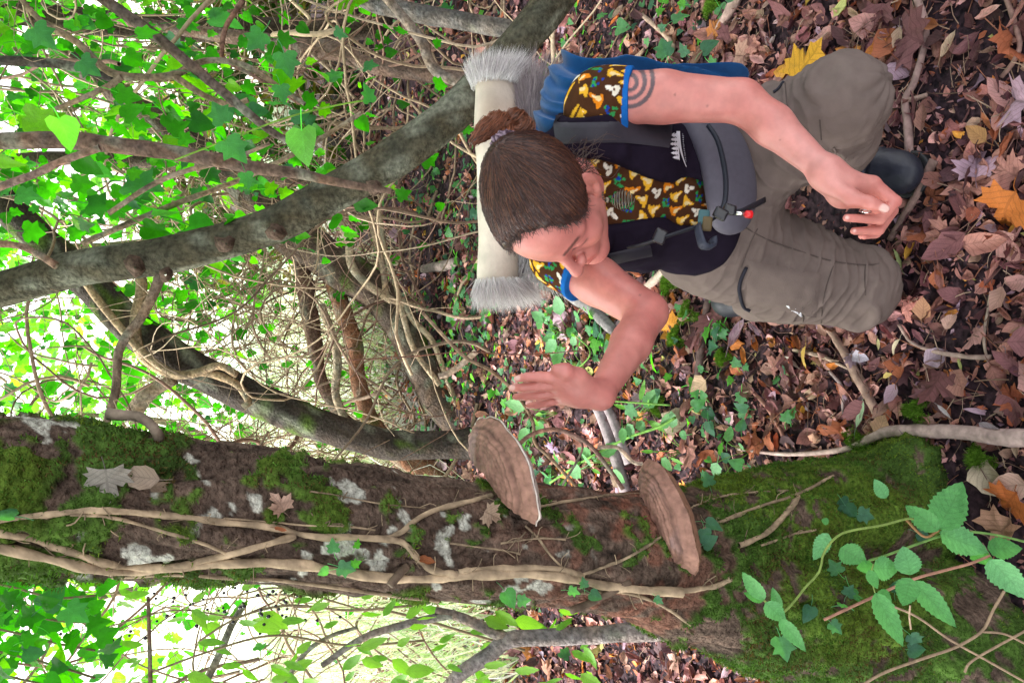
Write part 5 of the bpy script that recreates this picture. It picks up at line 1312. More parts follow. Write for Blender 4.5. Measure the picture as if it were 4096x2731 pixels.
for pts, rp in stems:
    pp = []
    for (x, y) in catmull([(a, b, 0) for a, b in pts], max(16, len(pts) * 5))[:, :2]:
        p = on_trunk(x, y, 0.0); 
        if p is not None: pp.append(p)
    if len(pp) < 4: continue
    pp = np.array(pp)
    for _ in range(3): pp[1:-1] = (pp[:-2] + 2 * pp[1:-1] + pp[2:]) / 4
    _, _, tt = proj(pp); rr = rp * tt / FPX * (1 + 0.12 * np.sin(np.arange(len(pp)) * 0.9))
    pp = pp + np.array([0, -1, 0]) * (rr * 0.55)[:, None] + 0.002 * np.stack([noise(pp, 20, 2), 0 * rr, 0 * rr], 1)
    v, f = tube(pp, rr, 9, rough=0.28, seed=rp); cc = IVYC * (0.80 + 0.35 * fbm(v, 60, 2, 8) + 0.25 * fbm(v, 250, 1, 9))[:, None] * (0.8 + 0.03 * min(rp, 15))
    part('stem', mesh_from('stem', v, f, m_bark, np.clip(cc, 0.01, 1)), climber)
rl = MB(); rr_ = np.random.default_rng(77)
for o_ in [c_ for c_ in climber.children]:
    vv = np.empty(len(o_.data.vertices) * 3); o_.data.vertices.foreach_get('co', vv); vv = vv.reshape(-1, 3)
    for k_ in rr_.integers(0, len(vv), max(4, len(vv) // 28)):
        a_ = vv[k_]; d_ = np.array([rr_.normal(0, 1), rr_.normal(-0.1, 0.3), rr_.normal(-0.3, 0.8)]); d_ = nrm(d_) * rr_.uniform(0.006, 0.03)
        v_, f_q = tube(catmull([a_, a_ + d_ * 0.5 + rr_.normal(0, 0.003, 3), a_ + d_], 5), rr_.uniform(0.0004, 0.0010), 4, cap=False); rl.put(v_, f_q, IVYC * rr_.uniform(0.4, 1.0))
part('rootlets', rl.mesh('rootlets', m_bark), climber, kind='stuff')
def put_leaf(name, mesh, parent, p, Rm, s, label=None, cat=None, group=None):
    o = add(name, mesh, parent, label=label, cat=cat, group=group)
    off = Vector(parent.location) if parent is not None else Vector((0, 0, 0))
    o.matrix_basis = Matrix.LocRotScale(Vector(p) - off, Matrix(Rm.tolist()).to_quaternion(), Vector((s, s, s))); return o
def leaf_mesh(tpl, col, mat, stalk=0.0, name='leaf'):
    V, F, uv = tpl; c = np.array(col)[None] * (1 + 0.08 * rng.normal(0, 1, (len(V), 1)))
    mbx = MB(); mbx.put(V, F, np.clip(c, 0, 1), uv)
    if stalk:
        sv, sf = tube(catmull([np.array([0, 0.05, 0.0]), np.array([0, -stalk * 0.5, -0.05]), np.array([0.05, -stalk, -0.18])], 5), 0.018, 4, cap=False); mbx.put(sv, sf, np.array(col) * 1.4 + 0.03)
    return mbx.mesh(name, mat)
CAMP = np.array([0, 0, CAMH])
ivy_cols = [(0.10, 0.28, 0.13), (0.13, 0.34, 0.16), (0.09, 0.22, 0.15), (0.10, 0.33, 0.05), (0.06, 0.16, 0.11)]
ivy_meshes = [leaf_mesh(ivy_hi[k % 3], ivy_cols[k % 5], m_ivy, 0.6) for k in range(9)]
def face_cam(p, dirpx, r, tilt=0.4):
    """leaf frame: tip along image direction dirpx, face towards the camera with some tilt"""
    R_ = np.array([1.0, 0, 0]); Dn = np.array([0, -S25, -C25])
    y = -R_ * dirpx[1] + Dn * dirpx[0]; z = nrm(CAMP - p) + r.normal(0, tilt, 3)
    return frame(y + r.normal(0, 0.15, 3), z)
for (x, y, lp, dx, dy, k) in [(60, 2085, 110, -0.6, 0.2, 4), (1330, 2200, 60, 0, -1, 0), (1350, 2245, 75, 0.7, 0.5, 2), (1400, 2225, 45, 1, -0.4, 3), (1310, 2255, 50, -1, 0.3, 1), (1410, 2190, 40, 0.3, -1, 3), (2800, 2110, 75, 1, 0.2, 7), (2790, 2130, 60, 0.4, 1, 7), (2790, 2205, 70, 0.8, -0.3, 7), (2010, 2340, 80, 0.5, 0.6, 4), (2060, 2370, 55, 1, 0, 2), (2255, 2330, 50, 1, 0.3, 2), (2335, 2350, 55, 0.9, 0.5, 4), (2310, 2335, 45, 0, -1, 2), (2850, 1950, 60, -0.3, -0.9, 2), (2600, 2375, 40, 0.5, 0.3, 2), (3355, 2030, 80, 0.5, 1, 4), (3400, 2055, 70, 1, 0.3, 2), (3370, 2010, 50, -1, 0, 4), (3340, 2315, 70, -0.6, -0.6, 0), (3380, 2340, 80, 0.5, 0.8, 0), (3330, 2400, 70, 0.9, 0.2, 2), (3350, 2370, 55, 0, -1, 2), (3230, 2440, 75, -0.3, 0.8, 4), (3290, 2480, 60, 0.6, 0.6, 2), (3110, 2530, 100, 0.3, 0.8, 2), (3560, 2390, 55, 0.4, -0.6, 4), (3640, 2510, 70, 0.8, 0.2, 2), (3620, 2590, 70, 0.9, 0.1, 4), (2970, 1860, 60, -0.8, -0.2, 1), (3640, 2120, 70, 0.7, 0.6, 4)]:
    p = on_trunk(x, y, 0.016)
    if p is None: p = P(x, y, 1.45)
    s = lp * proj(p)[2] / FPX
    put_leaf('leaf', ivy_meshes[k], climber, p, face_cam(p, (dx, dy), r, 0.35), s)
# dead leaves caught on the bark
for (x, y, lp, dx, dy, k, c, lab) in [(405, 1945, 150, 0.3, 0.9, 15, (0.30, 0.28, 0.24), 'grey brown dead lobed leaf caught high on the mossy trunk'), (560, 1910, 150, -0.9, -0.2, 13, (0.32, 0.25, 0.19), 'curled grey brown dead leaf beside the lobed leaf on the trunk'), (640, 1925, 110, 0.9, 0.1, 5, (0.27, 0.20, 0.14), 'folded brown dead leaf on the trunk bark'), (1100, 2015, 95, -0.3, -0.9, 14, (0.50, 0.33, 0.25), 'pale tan lobed leaf stuck on the trunk ivy stem'), (1108, 2095, 55, 1, 0.2, 3, (0.36, 0.13, 0.06), 'small russet leaf under the pale leaf on the trunk'), (1985, 2050, 80, 0.6, 0.3, 16, (0.34, 0.24, 0.17), 'brown scrap of leaf under the upper bracket fungus'), (1690, 2240, 75, 0.9, 0.4, 1, (0.26, 0.09, 0.035), 'rust brown leaf tucked behind the bent ivy stem')]:
    p = on_trunk(x, y, 0.012)
    if p is None: continue
    s = lp * proj(p)[2] / FPX; V, F, uv = lit_t[k]; Rm = face_cam(p, (dx, dy), r, 0.25)
    o = fallen(k, 0, p, Rm, s, lab, 'dead leaves caught on the trunk', col=c)
# a few short broken twigs on the trunk
snag = [([(2285, 2440), (2340, 2420), (2440, 2370), (2520, 2325)], 15, (0.12, 0.085, 0.06)), ([(1560, 2340), (1600, 2290), (1625, 2265)], 18, (0.14, 0.10, 0.07)), ([(620, 1720), (560, 1670), (430, 1655)], 22, (0.20, 0.16, 0.12))]
for pts, rp, c in snag:
    base = on_trunk(*pts[-1], 0.0) if pts[0][0] != 620 else on_trunk(640, 1760, 0.0)
    if base is None: base = P(*pts[-1], 1.1)
    tt = proj(base)[2]; pp = [P(x, y, tt - 0.012 * k) for k, (x, y) in enumerate(pts[::-1])] if pts[0][0] != 620 else [base] + [P(x, y, tt - 0.01) for x, y in pts]
    v, f = tube(catmull(pp, 14), rp * tt / FPX, 8, rough=0.2, seed=4); part('broken_twig', mesh_from('broken_twig', v, f, m_bark, np.array(c) * (1 + 0.3 * fbm(v, 80, 2, 2))[:, None]), tree)

# ------------------------------------------------------------------ bracket fungi
m_fung = vcol_mat('fungus', 0.8, 0.2, var=0.22, vscale=90, bump=0.35, bscale=220)
def fungus(label, z0, az, rT, Rw, Ro, thick, white, dome, seed, tiltd=0.0, cx=None):
    az = math.radians(az); cx = np.interp(z0, TZ, TX) if cx is None else cx
    o = np.array([math.cos(az), math.sin(az), 0]); tg = np.array([-math.sin(az), math.cos(az), 0]); u = np.array([0, 0, 1.0])
    c = np.array([cx, np.interp(z0, TZ, TY), z0]) + o * (rT - 0.018)
    na, nr = 120, 46; th = np.linspace(-math.pi * 0.60, math.pi * 0.60, na); rr = np.linspace(0, 1, nr)
    TH, RR = np.meshgrid(th, rr, indexing='ij')
    rnz = np.random.default_rng(seed); edge = 1 + 0.035 * np.sin(TH * 3 + seed) + 0.02 * np.sin(TH * 7 + 2 * seed) + 0.012 * np.sin(TH * 15)
    X = np.cos(TH) * Ro * edge * RR; Yt = np.sin(TH) * Rw * edge * RR
    pn = np.stack([X, Yt, 0 * X], -1)
    # top: domed near the bark, stepped growth zones, rolled lip
    ridges = 0.0013 * np.sin(RR * 62 + 1.6 * fbm(pn, 22, 2, seed)) * smooth(0.35, 0.7, RR) * smooth(1.0, 0.93, RR) - 0.0040 * smooth(0.74, 0.80, RR + 0.02 * noise(pn, 40, seed)) * (1.0 if white else 0.35)
    top = thick * (1 - RR ** 2.2) * dome + 0.014 * (1 - RR ** 8) + ridges + 0.0022 * fbm(pn, 70, 4, seed)
    bot = -0.018 * (1 - RR ** 6) - thick * 0.35 * (1 - RR) ** 0.8
    tilt = -tiltd * X
    W = lambda h: c + o * X[..., None] + tg * Yt[..., None] + u * (h + tilt)[..., None]
    T_, B_ = W(top), W(bot)
    V = np.vstack([T_.reshape(-1, 3), B_.reshape(-1, 3)])
    i = np.arange(na - 1)[:, None] * nr + np.arange(nr - 1)[None]
    f = np.stack([i, i + 1, i + nr + 1, i + nr], -1).reshape(-1, 4)[:, ::-1]; f2 = f[:, ::-1] + na * nr
    k = np.arange(na - 1) * nr + nr - 1; rim = np.stack([k, k + nr, k + nr + na * nr, k + na * nr], -1)
    base = np.array((0.34, 0.185, 0.138)); n1 = fbm(pn, 45, 3, seed + 1); n2 = fbm(pn * [1, 1, 1], 18, 2, seed + 2)
    zone = 0.5 + 0.5 * np.sin(RR * 44 + 2 * n2)
    ct = base * (0.82 + 0.20 * n1 + 0.10 * zone + 0.12 * fbm(pn, 160, 2, seed + 4))[..., None]
    grey = smooth(0.1, 0.6, n2) * smooth(0.2, 0.45, RR) * smooth(0.9, 0.6, RR); ct = ct * (1 - 0.5 * grey[..., None]) + np.array((0.30, 0.22, 0.22)) * 0.5 * grey[..., None]
    dk = smooth(0.035, 0.0, np.abs(RR - 0.78 + 0.02 * noise(pn, 40, seed))); ct = ct * (1 - 0.55 * dk[..., None])
    if white: wm = smooth(0.978, 0.996, RR + 0.008 * noise(pn, 60, 9)); ct = ct * (1 - wm[..., None]) + np.array((0.62, 0.54, 0.50)) * wm[..., None]
    cb = np.broadcast_to(np.array((0.62, 0.55, 0.48)) if white else np.array((0.26, 0.14, 0.09)), ct.shape)
    C = np.vstack([ct.reshape(-1, 3), cb.reshape(-1, 3)])
    root = thing('bracket_fungus', label, 'fungus', 'bracket fungi on the mossy tree', loc=tuple(c))
    part('cap', mesh_from('cap', V, np.vstack([f, f2, rim]), m_fung, np.clip(C, 0.01, 1)), root)
fungus('large flat brown bracket fungus with thin white rim, higher on the trunk', 1.140, -20, 0.097, 0.126, 0.080, 0.020, True, 1.0, 3, -0.16, cx=-0.276)
fungus('thick rounded red brown bracket fungus, lower on the trunk', 0.852, -48, 0.118, 0.104, 0.062, 0.030, False, 1.0, 8, -0.30, cx=-0.352)

# ------------------------------------------------------------------ other trees and shrubs behind
def limb(name, pts, col, parent, rough=0.10, n=40, seg=12, moss_amt=0.0, label=None, seed=1):
    """pts: (x, y, t, radius px)"""
    pp = catmull([P(x, y, t) for x, y, t, _ in pts], n); rr = np.interp(np.linspace(0, 1, n), np.linspace(0, 1, len(pts)), [rp * t / FPX for _, _, t, rp in pts])
    v, f = tube(pp, rr, seg, rough=rough, seed=seed)
    c = np.array(col) * (1 + 0.35 * fbm(v, 22, 3, seed) + 0.25 * fbm(v, 120, 2, seed + 2))[:, None] * (1 + 0.12 * np.stack([noise(v, 35, seed), 0 * v[:, 0], -noise(v, 35, seed)], 1))
    if moss_amt:
        mk = smooth(0.1, 0.45, fbm(v, 9, 2, seed + 5) + moss_amt - 0.5)[:, None]; c = c * (1 - mk) + np.array((0.07, 0.115, 0.02)) * mk
    lk = smooth(0.45, 0.55, fbm(v, 14, 2, seed + 9))[:, None] * 0.55; c = c * (1 - lk) + np.array((0.22, 0.23, 0.18)) * lk
    return part(name, mesh_from(name, v, f, m_bark2, np.clip(c, 0.005, 1)), parent, label=label), pp, rr
m_bark2 = vcol_mat('tree_bark', 0.95, 0.12, var=0.45, vscale=70, bump=1.0, bscale=75, bdist=0.01)
V2 = 1.7415
def vw(lst, t0, rv, t1=None):   # view coordinates of the 2352 px overview -> photograph pixels
    n_ = len(lst); t1 = t0 if t1 is None else t1; rv = rv if isinstance(rv, (list, tuple)) else [rv] * n_
    return [(x * V2, y * V2, t0 + (t1 - t0) * k / (n_ - 1), rv[k] * V2) for k, (x, y) in enumerate(lst)]
t1 = thing('leaning_tree', 'smooth grey green tree stem leaning across the picture behind the woman', 'tree', loc=(1.3, 2.2, 0))
_, pB, rB = limb('trunk', vw([(-330, 735), (-150, 705), (0, 665), (200, 612), (360, 592), (520, 553), (650, 508), (760, 448), (900, 366), (1030, 270), (1120, 180), (1210, 80), (1300, -40), (1400, -200)], 2.45, [38, 39, 41, 42, 43, 43, 44, 44, 45, 44, 43, 42, 45, 49]), (0.072, 0.066, 0.045), t1, 0.06, 70, 18, 0.0)
for (x, y, k) in [(310, 615, 1), (520, 560, 1), (630, 530, 1), (860, 430, 1), (380, 630, 2)]:
    p = P(x * V2, y * V2, 2.36); d = nrm(CAMP - p); v, f = tube(np.array([p - d * 0.02, p + d * 0.018, p + d * 0.027]), [0.026, 0.012, 0.003], 9, rough=0.6, seed=x); part('knot', mesh_from('knot', v, f, m_bark2, np.tile((0.09, 0.06, 0.045), (len(v), 1))), t1)
limb('side_branch', vw([(370, 632), (330, 720), (275, 800), (265, 900), (235, 1000)], 2.40, [12, 11, 10, 10, 8]), (0.16, 0.12, 0.09), t1, 0.08, 26, 8)
limb('side_branch', vw([(130, 610), (60, 570), (0, 560), (-80, 560)], 2.35, [9, 8, 8, 7]), (0.17, 0.11, 0.08), t1, 0.08, 20, 8)
t2 = thing('dark_tree', 'dark rough barked tree stem curving up behind the raised hand', 'tree', loc=(-0.55, 4.0, 0))
limb('trunk', vw([(-80, 380), (60, 520), (190, 640), (300, 745), (420, 832), (560, 902), (700, 962), (850, 1012), (960, 1022), (1040, 1020), (1110, 1018)], 4.25, [36, 37, 38, 40, 41, 38, 36, 35, 33, 34, 40]), (0.048, 0.038, 0.032), t2, 0.14, 60, 16, 0.05)
limb('ivy_stem', vw([(300, 560), (325, 650), (310, 750), (330, 820), (400, 860), (470, 855), (540, 880), (570, 920), (560, 935)], 4.08, [13, 13, 12, 12, 11, 10, 9, 8, 8]), (0.30, 0.22, 0.14), t2, 0.08, 40, 8)
limb('ivy_stem', vw([(190, 640), (250, 720), (340, 820), (420, 862), (500, 840), (545, 860)], 4.05, 9), (0.26, 0.19, 0.12), t2, 0.08, 34, 8)
limb('broken_branch', vw([(300, 960), (340, 905), (400, 870)], 4.1, [20, 18, 15]), (0.25, 0.19, 0.14), t2, 0.12, 14, 8)
t3 = thing('old_tree', 'old rugged mossy tree stem leaning left in the thicket behind', 'tree', loc=(-0.2, 4.9, 0))
limb('trunk', vw([(150, 130), (380, 290), (560, 430), (640, 520), (720, 575), (800, 625), (870, 680), (915, 740), (950, 810), (985, 870), (1030, 935), (1075, 985)], 5.0, [22, 30, 40, 46, 48, 46, 42, 40, 38, 40, 46, 56], 4.75), (0.095, 0.070, 0.055), t3, 0.16, 60, 16, 0.25)
limb('branch', vw([(735, 590), (770, 665), (790, 720), (815, 790), (820, 860), (838, 930), (870, 1000), (940, 1060), (1020, 1090)], 4.9, [16, 20, 20, 19, 18, 19, 22, 24, 28], 4.75), (0.20, 0.10, 0.06), t3, 0.14, 34, 10, 0.35, 'orange brown peeling stem')
limb('branch', vw([(680, 560), (700, 660), (712, 730), (725, 790), (735, 870), (790, 960), (900, 1030), (1016, 1060)], 4.9, [14, 22, 20, 18, 15, 13, 12, 12]), (0.13, 0.08, 0.06), t3, 0.15, 22, 10)
for k, (pts, rv, c) in enumerate([([(770, 495), (800, 550), (806, 606), (840, 650), (900, 690)], 10, (0.33, 0.26, 0.18)), ([(868, 480), (884, 575), (912, 665), (933, 752), (955, 810), (1010, 884)], 7, (0.36, 0.28, 0.19)), ([(925, 688), (950, 737), (992, 782), (1020, 852), (1050, 930)], 7, (0.34, 0.27, 0.18)), ([(735, 700), (760, 760), (775, 830), (770, 900), (790, 960)], 10, (0.34, 0.28, 0.2)), ([(850, 500), (880, 620), (890, 680), (930, 700)], 8, (0.30, 0.22, 0.15))]):
    limb('ivy_stem', vw(pts, 4.62, rv), c, t3, 0.08, 30, 7, seed=k + 3)
t4 = thing('bare_shrub', 'bare brown branches crossing the ivy at the upper left of the picture', 'shrub', loc=(1.6, 3.2, 0))
for k, (pts, t, rv, c) in enumerate([
 ([(-60, 322), (0, 325), (110, 322), (180, 325), (330, 342), (480, 365), (600, 388), (680, 398), (780, 420), (900, 440)], 2.15, [19, 19, 20, 21, 19, 17, 15, 13, 10, 7], (0.13, 0.085, 0.065)),
 ([(150, -80), (240, 0), (340, 70), (450, 160), (540, 235), (620, 300), (700, 345)], 2.35, [13, 13, 13, 12, 11, 9, 7], (0.10, 0.075, 0.06)),
 ([(-40, 138), (60, 142), (160, 152), (260, 182)], 2.6, [11, 11, 11, 9], (0.06, 0.05, 0.045)),
 ([(-50, 452), (0, 430), (80, 400), (150, 368), (230, 340)], 2.05, [9, 9, 9, 9, 8], (0.22, 0.14, 0.11)),
 ([(20, -40), (90, 45), (180, 100), (250, 165), (330, 178), (400, 172), (470, 140), (560, 150), (640, 200), (700, 240)], 2.5, [6, 7, 8, 9, 9, 9, 7, 7, 6, 5], (0.20, 0.15, 0.10)),
 ([(90, 265), (180, 230), (245, 200), (280, 178)], 2.45, [5, 6, 7, 8], (0.22, 0.16, 0.11)),
 ([(400, 175), (470, 220), (530, 240), (570, 230)], 2.5, [8, 7, 6, 6], (0.20, 0.15, 0.10)),
 ([(560, 0), (520, 60), (510, 110), (520, 140), (600, 185), (690, 240)], 2.6, [6, 6, 6, 5, 4, 3], (0.20, 0.11, 0.08)),
 ([(250, 490), (340, 430), (420, 395), (520, 370), (620, 330)], 2.3, [6, 6, 6, 5, 4], (0.24, 0.18, 0.13)),
 ([(190, 560), (280, 520), (400, 470), (560, 410), (700, 340), (830, 260)], 2.6, [7, 7, 7, 6, 6, 5], (0.24, 0.18, 0.12)),
 ([(560, -150), (700, -60), (780, -30), (870, 10), (980, 35), (1100, 55), (1260, 85)], 3.6, [18, 18, 20, 22, 22, 21, 24], (0.13, 0.12, 0.11)),
 ([(250, 40), (430, 70), (610, 95), (690, 110), (770, 118), (850, 150), (980, 172), (1130, 190)], 4.2, [12, 14, 18, 22, 22, 18, 18, 22], (0.16, 0.11, 0.09)),
 ([(820, -80), (900, 10), (965, 90), (985, 140), (1010, 170), (1060, 190), (1200, 230), (1330, 240)], 3.2, [9, 11, 13, 13, 13, 12, 12, 14], (0.20, 0.16, 0.13))]):
    limb('branch', vw(pts, t, rv), c, t4, 0.09, 46, 9, seed=k + 20)
t5 = thing('hazel_shrub', 'grey forked hazel stems at the bottom of the picture behind the mossy trunk', 'shrub', loc=(-1.0, 3.0, 0))
for k, (pts, t, rv, c) in enumerate([
 ([(740, 1527), (830, 1466), (920, 1436), (1020, 1414), (1045, 1412)], 2.5, [7, 8, 9, 10, 9], (0.17, 0.14, 0.12)),
 ([(1000, 1400), (1045, 1412), (1100, 1435), (1160, 1465)], 2.5, [8, 11, 12, 14], (0.17, 0.14, 0.12)),
 ([(1000, 1610), (1060, 1545), (1120, 1505), (1170, 1468), (1270, 1462), (1360, 1458), (1450, 1450), (1660, 1440)], 2.5, [15, 17, 18, 19, 20, 20, 22, 26], (0.20, 0.17, 0.16)),
 ([(450, 1610), (500, 1510), (530, 1440), (562, 1385)], 2.8, [9, 9, 8, 7], (0.13, 0.12, 0.09)),
 ([(346, 1600), (344, 1500), (340, 1370)], 2.2, [5, 5, 4], (0.15, 0.10, 0.07)),
 ([(640, 1590), (700, 1500), (760, 1460), (820, 1440)], 2.9, [6, 6, 5, 4], (0.16, 0.15, 0.11)),
 ([(980, 1385), (1020, 1360), (1060, 1350)], 2.4, [4, 4, 3], (0.12, 0.10, 0.08))]):
    limb('branch', vw(pts, t, rv), c, t5, 0.07, 34, 9, seed=k + 60)
t6 = thing('arching_shrub', 'brown arching stems between the two bracket fungi', 'shrub', loc=(-0.2, 2.0, 0))
for k, (pts, t, rp, c) in enumerate([([(2060, 1790), (2130, 1735), (2230, 1718), (2350, 1772), (2440, 1880), (2492, 1955)], 1.75, 9, (0.24, 0.14, 0.11)), ([(1690, 1250), (1850, 1420), (1960, 1480), (2060, 1570), (2130, 1680), (2140, 1770), (2200, 1830), (2310, 1950)], 1.9, 7, (0.26, 0.17, 0.11)), ([(2250, 1940), (2330, 1790), (2270, 1735)], 1.8, 5, (0.25, 0.15, 0.12)), ([(2390, 1790), (2470, 1790), (2530, 1845), (2570, 1855)], 1.6, 8, (0.48, 0.38, 0.30)), ([(1400, 1440), (1650, 1425), (1850, 1408), (2100, 1418), (2330, 1402)], 2.3, 2.6, (0.16, 0.075, 0.055)), ([(1755, 1505), (1800, 1490), (1855, 1450), (1905, 1405)], 2.9, 13, (0.42, 0.32, 0.25))]):
    limb('stem', [(x, y, t, rp) for x, y in pts], c, t6, 0.05, 30, 7, seed=k + 80)
# ------------------------------------------------------------------ ivy thicket
r = np.random.default_rng(33)
thicket = thing('ivy_thicket', 'tangle of twisting pale ivy stems and green ivy leaves filling the background', 'ivy', loc=(1.0, 4.2, 0))
def wander(p, d, L_, step, r, k=0.35, pull=(0, 0, 0.02)):
    pts = [np.array(p, float)]; d = nrm(d); cur = r.normal(0, 1, 3)
    for _ in range(int(L_ / step)):
        cur = 0.75 * cur + r.normal(0, 1, 3) * 0.7; d = nrm(d + cur * k * 0.32 + np.array(pull)); q = pts[-1] + d * step
        if q[2] < 0.02: d[2] = abs(d[2]); q[2] = 0.03
        pts.append(q)
    return np.array(pts)
VC = [(0.36, 0.27, 0.18), (0.30, 0.22, 0.15), (0.24, 0.17, 0.12), (0.40, 0.31, 0.22), (0.20, 0.12, 0.09)]
anchors = []
def clear_of_view(p):   # keep the space right around the person and in front of her free
    return p[1] > 2.25
fine = MB(); nv = 0
for k in range(520):
    x = r.uniform(-0.9, 3.6) if r.random() < 0.85 else r.uniform(-2.4, -0.6)
    y = r.uniform(2.7, 6.6) if x > 0.4 else r.uniform(3.6, 6.4); z = r.choice([0.02, r.uniform(0.2, 2.4)], p=[0.55, 0.45])
    d = np.array([r.normal(0, 0.7), r.normal(0, 0.35), r.uniform(0.1, 1.0)])
    if k % 3 == 0: d = np.array([-r.uniform(0.4, 1), r.normal(0, 0.3), r.uniform(0.0, 0.7)])
    pts = wander((x, y, z), d, r.uniform(0.9, 2.8), 0.075, r, 0.55)
    pts = pts[pts[:, 1] > 2.3]
    if len(pts) < 5: continue
    if pts[:, 2].mean() < 0.5 and -0.9 < x < 1.6 and r.random() < 0.7: continue
    rad = r.uniform(0.0035, 0.0105) * (1.3 if k % 9 == 0 else 1); n = len(pts)
    v, f = tube(pts, np.linspace(1, 0.45, n) * rad, 6, cap=False); c = np.array(VC[r.integers(5)]) * r.uniform(0.75, 1.2)
    cc = c * (1 + 0.25 * noise(v, 30, 4))[:, None]
    anchors.append(pts)
    if nv < 290:
        part('vine', mesh_from('vine', v, f, m_bark, np.clip(cc, 0.01, 1)), thicket); nv += 1
    else: fine.put(v, f, np.clip(cc, 0.01, 1))
for k in range(2600):      # finer dead shoots, past counting
    b_ = anchors[r.integers(len(anchors))]; p = b_[r.integers(len(b_))]
    if (p[2] < 0.75 and r.random() < 0.85): continue
    pts = wander(p, r.normal(0, 1, 3) + [0, 0, 0.2], r.uniform(0.2, 0.8), 0.06, r, 0.5); pts = pts[pts[:, 1] > 2.2]
    if len(pts) < 3: continue
    v, f = tube(pts, np.linspace(1, 0.5, len(pts)) * r.uniform(0.0012, 0.0035), 4, cap=False); fine.put(v, f, np.array(VC[r.integers(5)]) * r.uniform(0.8, 1.4))
for k in range(900):       # the twiggy haze low on the left, behind the dark stems
    p = np.array([r.uniform(-1.1, 1.3), r.uniform(4.6, 6.6), r.uniform(0.1, 1.5)])
    pts = wander(p, r.normal(0, 1, 3) + [0.2, 0, 0.3], r.uniform(0.3, 1.1), 0.07, r, 0.5); v, f = tube(pts, np.linspace(1, 0.5, len(pts)) * r.uniform(0.0015, 0.0045), 4, cap=False); fine.put(v, f, np.array(VC[r.integers(5)]) * r.uniform(0.5, 1.2))
part('fine_shoots', fine.mesh('fine_shoots', m_bark), thicket, kind='stuff')
# leaves: thick above, thin towards the open field on the left
def ivy_field(n, lo, hi, dens):
    p = r.uniform(lo, hi, (n, 3)); return p[r.random(n) < dens(p)]
def dens(p):
    up_ = smooth(0.55, 1.25, p[:, 2] - 0.10 * (p[:, 1] - 3.5)) + 0.35 * (p[:, 0] < 0.6) * (p[:, 1] > 4.8); left = smooth(-1.5, -0.2, p[:, 0]) * 0.9 + 0.16
    clump = smooth(-0.35, 0.25, fbm(p, 1.3, 2, 91)); return (0.07 + 0.93 * up_) * left * (0.25 + 0.75 * clump) * (p[:, 1] > np.where(p[:, 0] < 0.35, 4.5, 2.5 - 0.2 * (p[:, 2] > 1.6)))
lp = ivy_field(25000, (-2.2, 2.25, 0.05), (3.8, 6.4, 4.4), dens); n = len(lp)
ls = np.clip(r.lognormal(math.log(0.056), 0.36, n), 0.022, 0.12)
GR2 = np.array([(0.030, 0.18, 0.006), (0.04, 0.23, 0.006), (0.022, 0.13, 0.008), (0.065, 0.27, 0.006), (0.018, 0.10, 0.02), (0.035, 0.13, 0.07), (0.12, 0.30, 0.006)])
lc = GR2[r.choice(7, n, p=[.24, .24, .18, .12, .10, .06, .06])] * r.uniform(0.7, 1.3, (n, 1))
lk = r.integers(0, 4, n); lR = rotmats(n, r, 0.9)
# hang with the tip down
for q in range(n):
    yv = np.array([r.normal(0, 0.45), r.normal(0, 0.45), -1.0]); zv = np.array([r.normal(0, 0.8), -1.0, r.normal(0.5, 0.6)]); lR[q] = frame(yv, zv)
ix, iy, it = proj(lp); vis = (ix > -30) & (ix < 4100) & (iy > -30) & (iy < 2760)
own = np.argsort(-np.where(vis, ls / it, 0))[:295]; rest = np.setdiff1d(np.arange(n), own)
mb = scatter(ivy_t, lp[rest], lR[rest], ls[rest], lc[rest], lk[rest])
part('leaf_mass', mb.mesh('leaf_mass', m_ivy), thicket, kind='stuff')
gm = [leaf_mesh(ivy_hi[k % 3], GR2[k % 7], m_ivy, 0.7) for k in range(21)]
for q in own: put_leaf('leaf', gm[int(r.integers(21))], thicket, lp[q], lR[q], float(ls[q]))
# leaves one can point at, close to the lens
shoot = thing('ivy_shoot', 'long green ivy shoot with a big pale heart shaped leaf crossing the branches', 'ivy', loc=(0.6, 2.3, 1.0))
sp_ = catmull([P(700, 640, 1.98), P(960, 540, 1.98), P(1150, 470, 1.98), P(1330, 425, 2.0), P(1500, 395, 2.02)], 24)
v, f = tube(sp_, 0.0022, 6); part('stem', mesh_from('stem', v, f, m_bark, np.tile((0.16, 0.30, 0.04), (len(v), 1))), shoot)
hm = leaf_mesh(ivy_hi[1], (0.16, 0.42, 0.10), m_ivy, 0.6); dm = leaf_mesh(ivy_hi[0], (0.05, 0.17, 0.09), m_ivy, 0.6)
for (x, y, lpx, dx, dy, me_) in [(1205, 515, 150, 0.25, 1, hm), (900, 560, 130, 0.6, 0.7, dm), (900, 490, 100, -0.3, -1, dm), (1135, 210, 110, 0.2, 1, dm), (1050, 130, 100, -0.5, 0.6, dm), (1480, 410, 80, -0.2, -1, dm), (235, 470, 140, 0.3, 0.9, hm), (1340, 120, 60, 0.5, 0.5, dm), (1120, 340, 80, 0.2, 1, dm), (130, 110, 120, 0.4, 0.6, dm), (980, 690, 70, 0.2, 1, dm), (320, 240, 100, 0.6, 0.4, dm)]:
    p = P(x, y, 1.95); put_leaf('leaf', me_, shoot, p, face_cam(p, (dx, dy), r, 0.3), lpx * 1.95 / FPX)
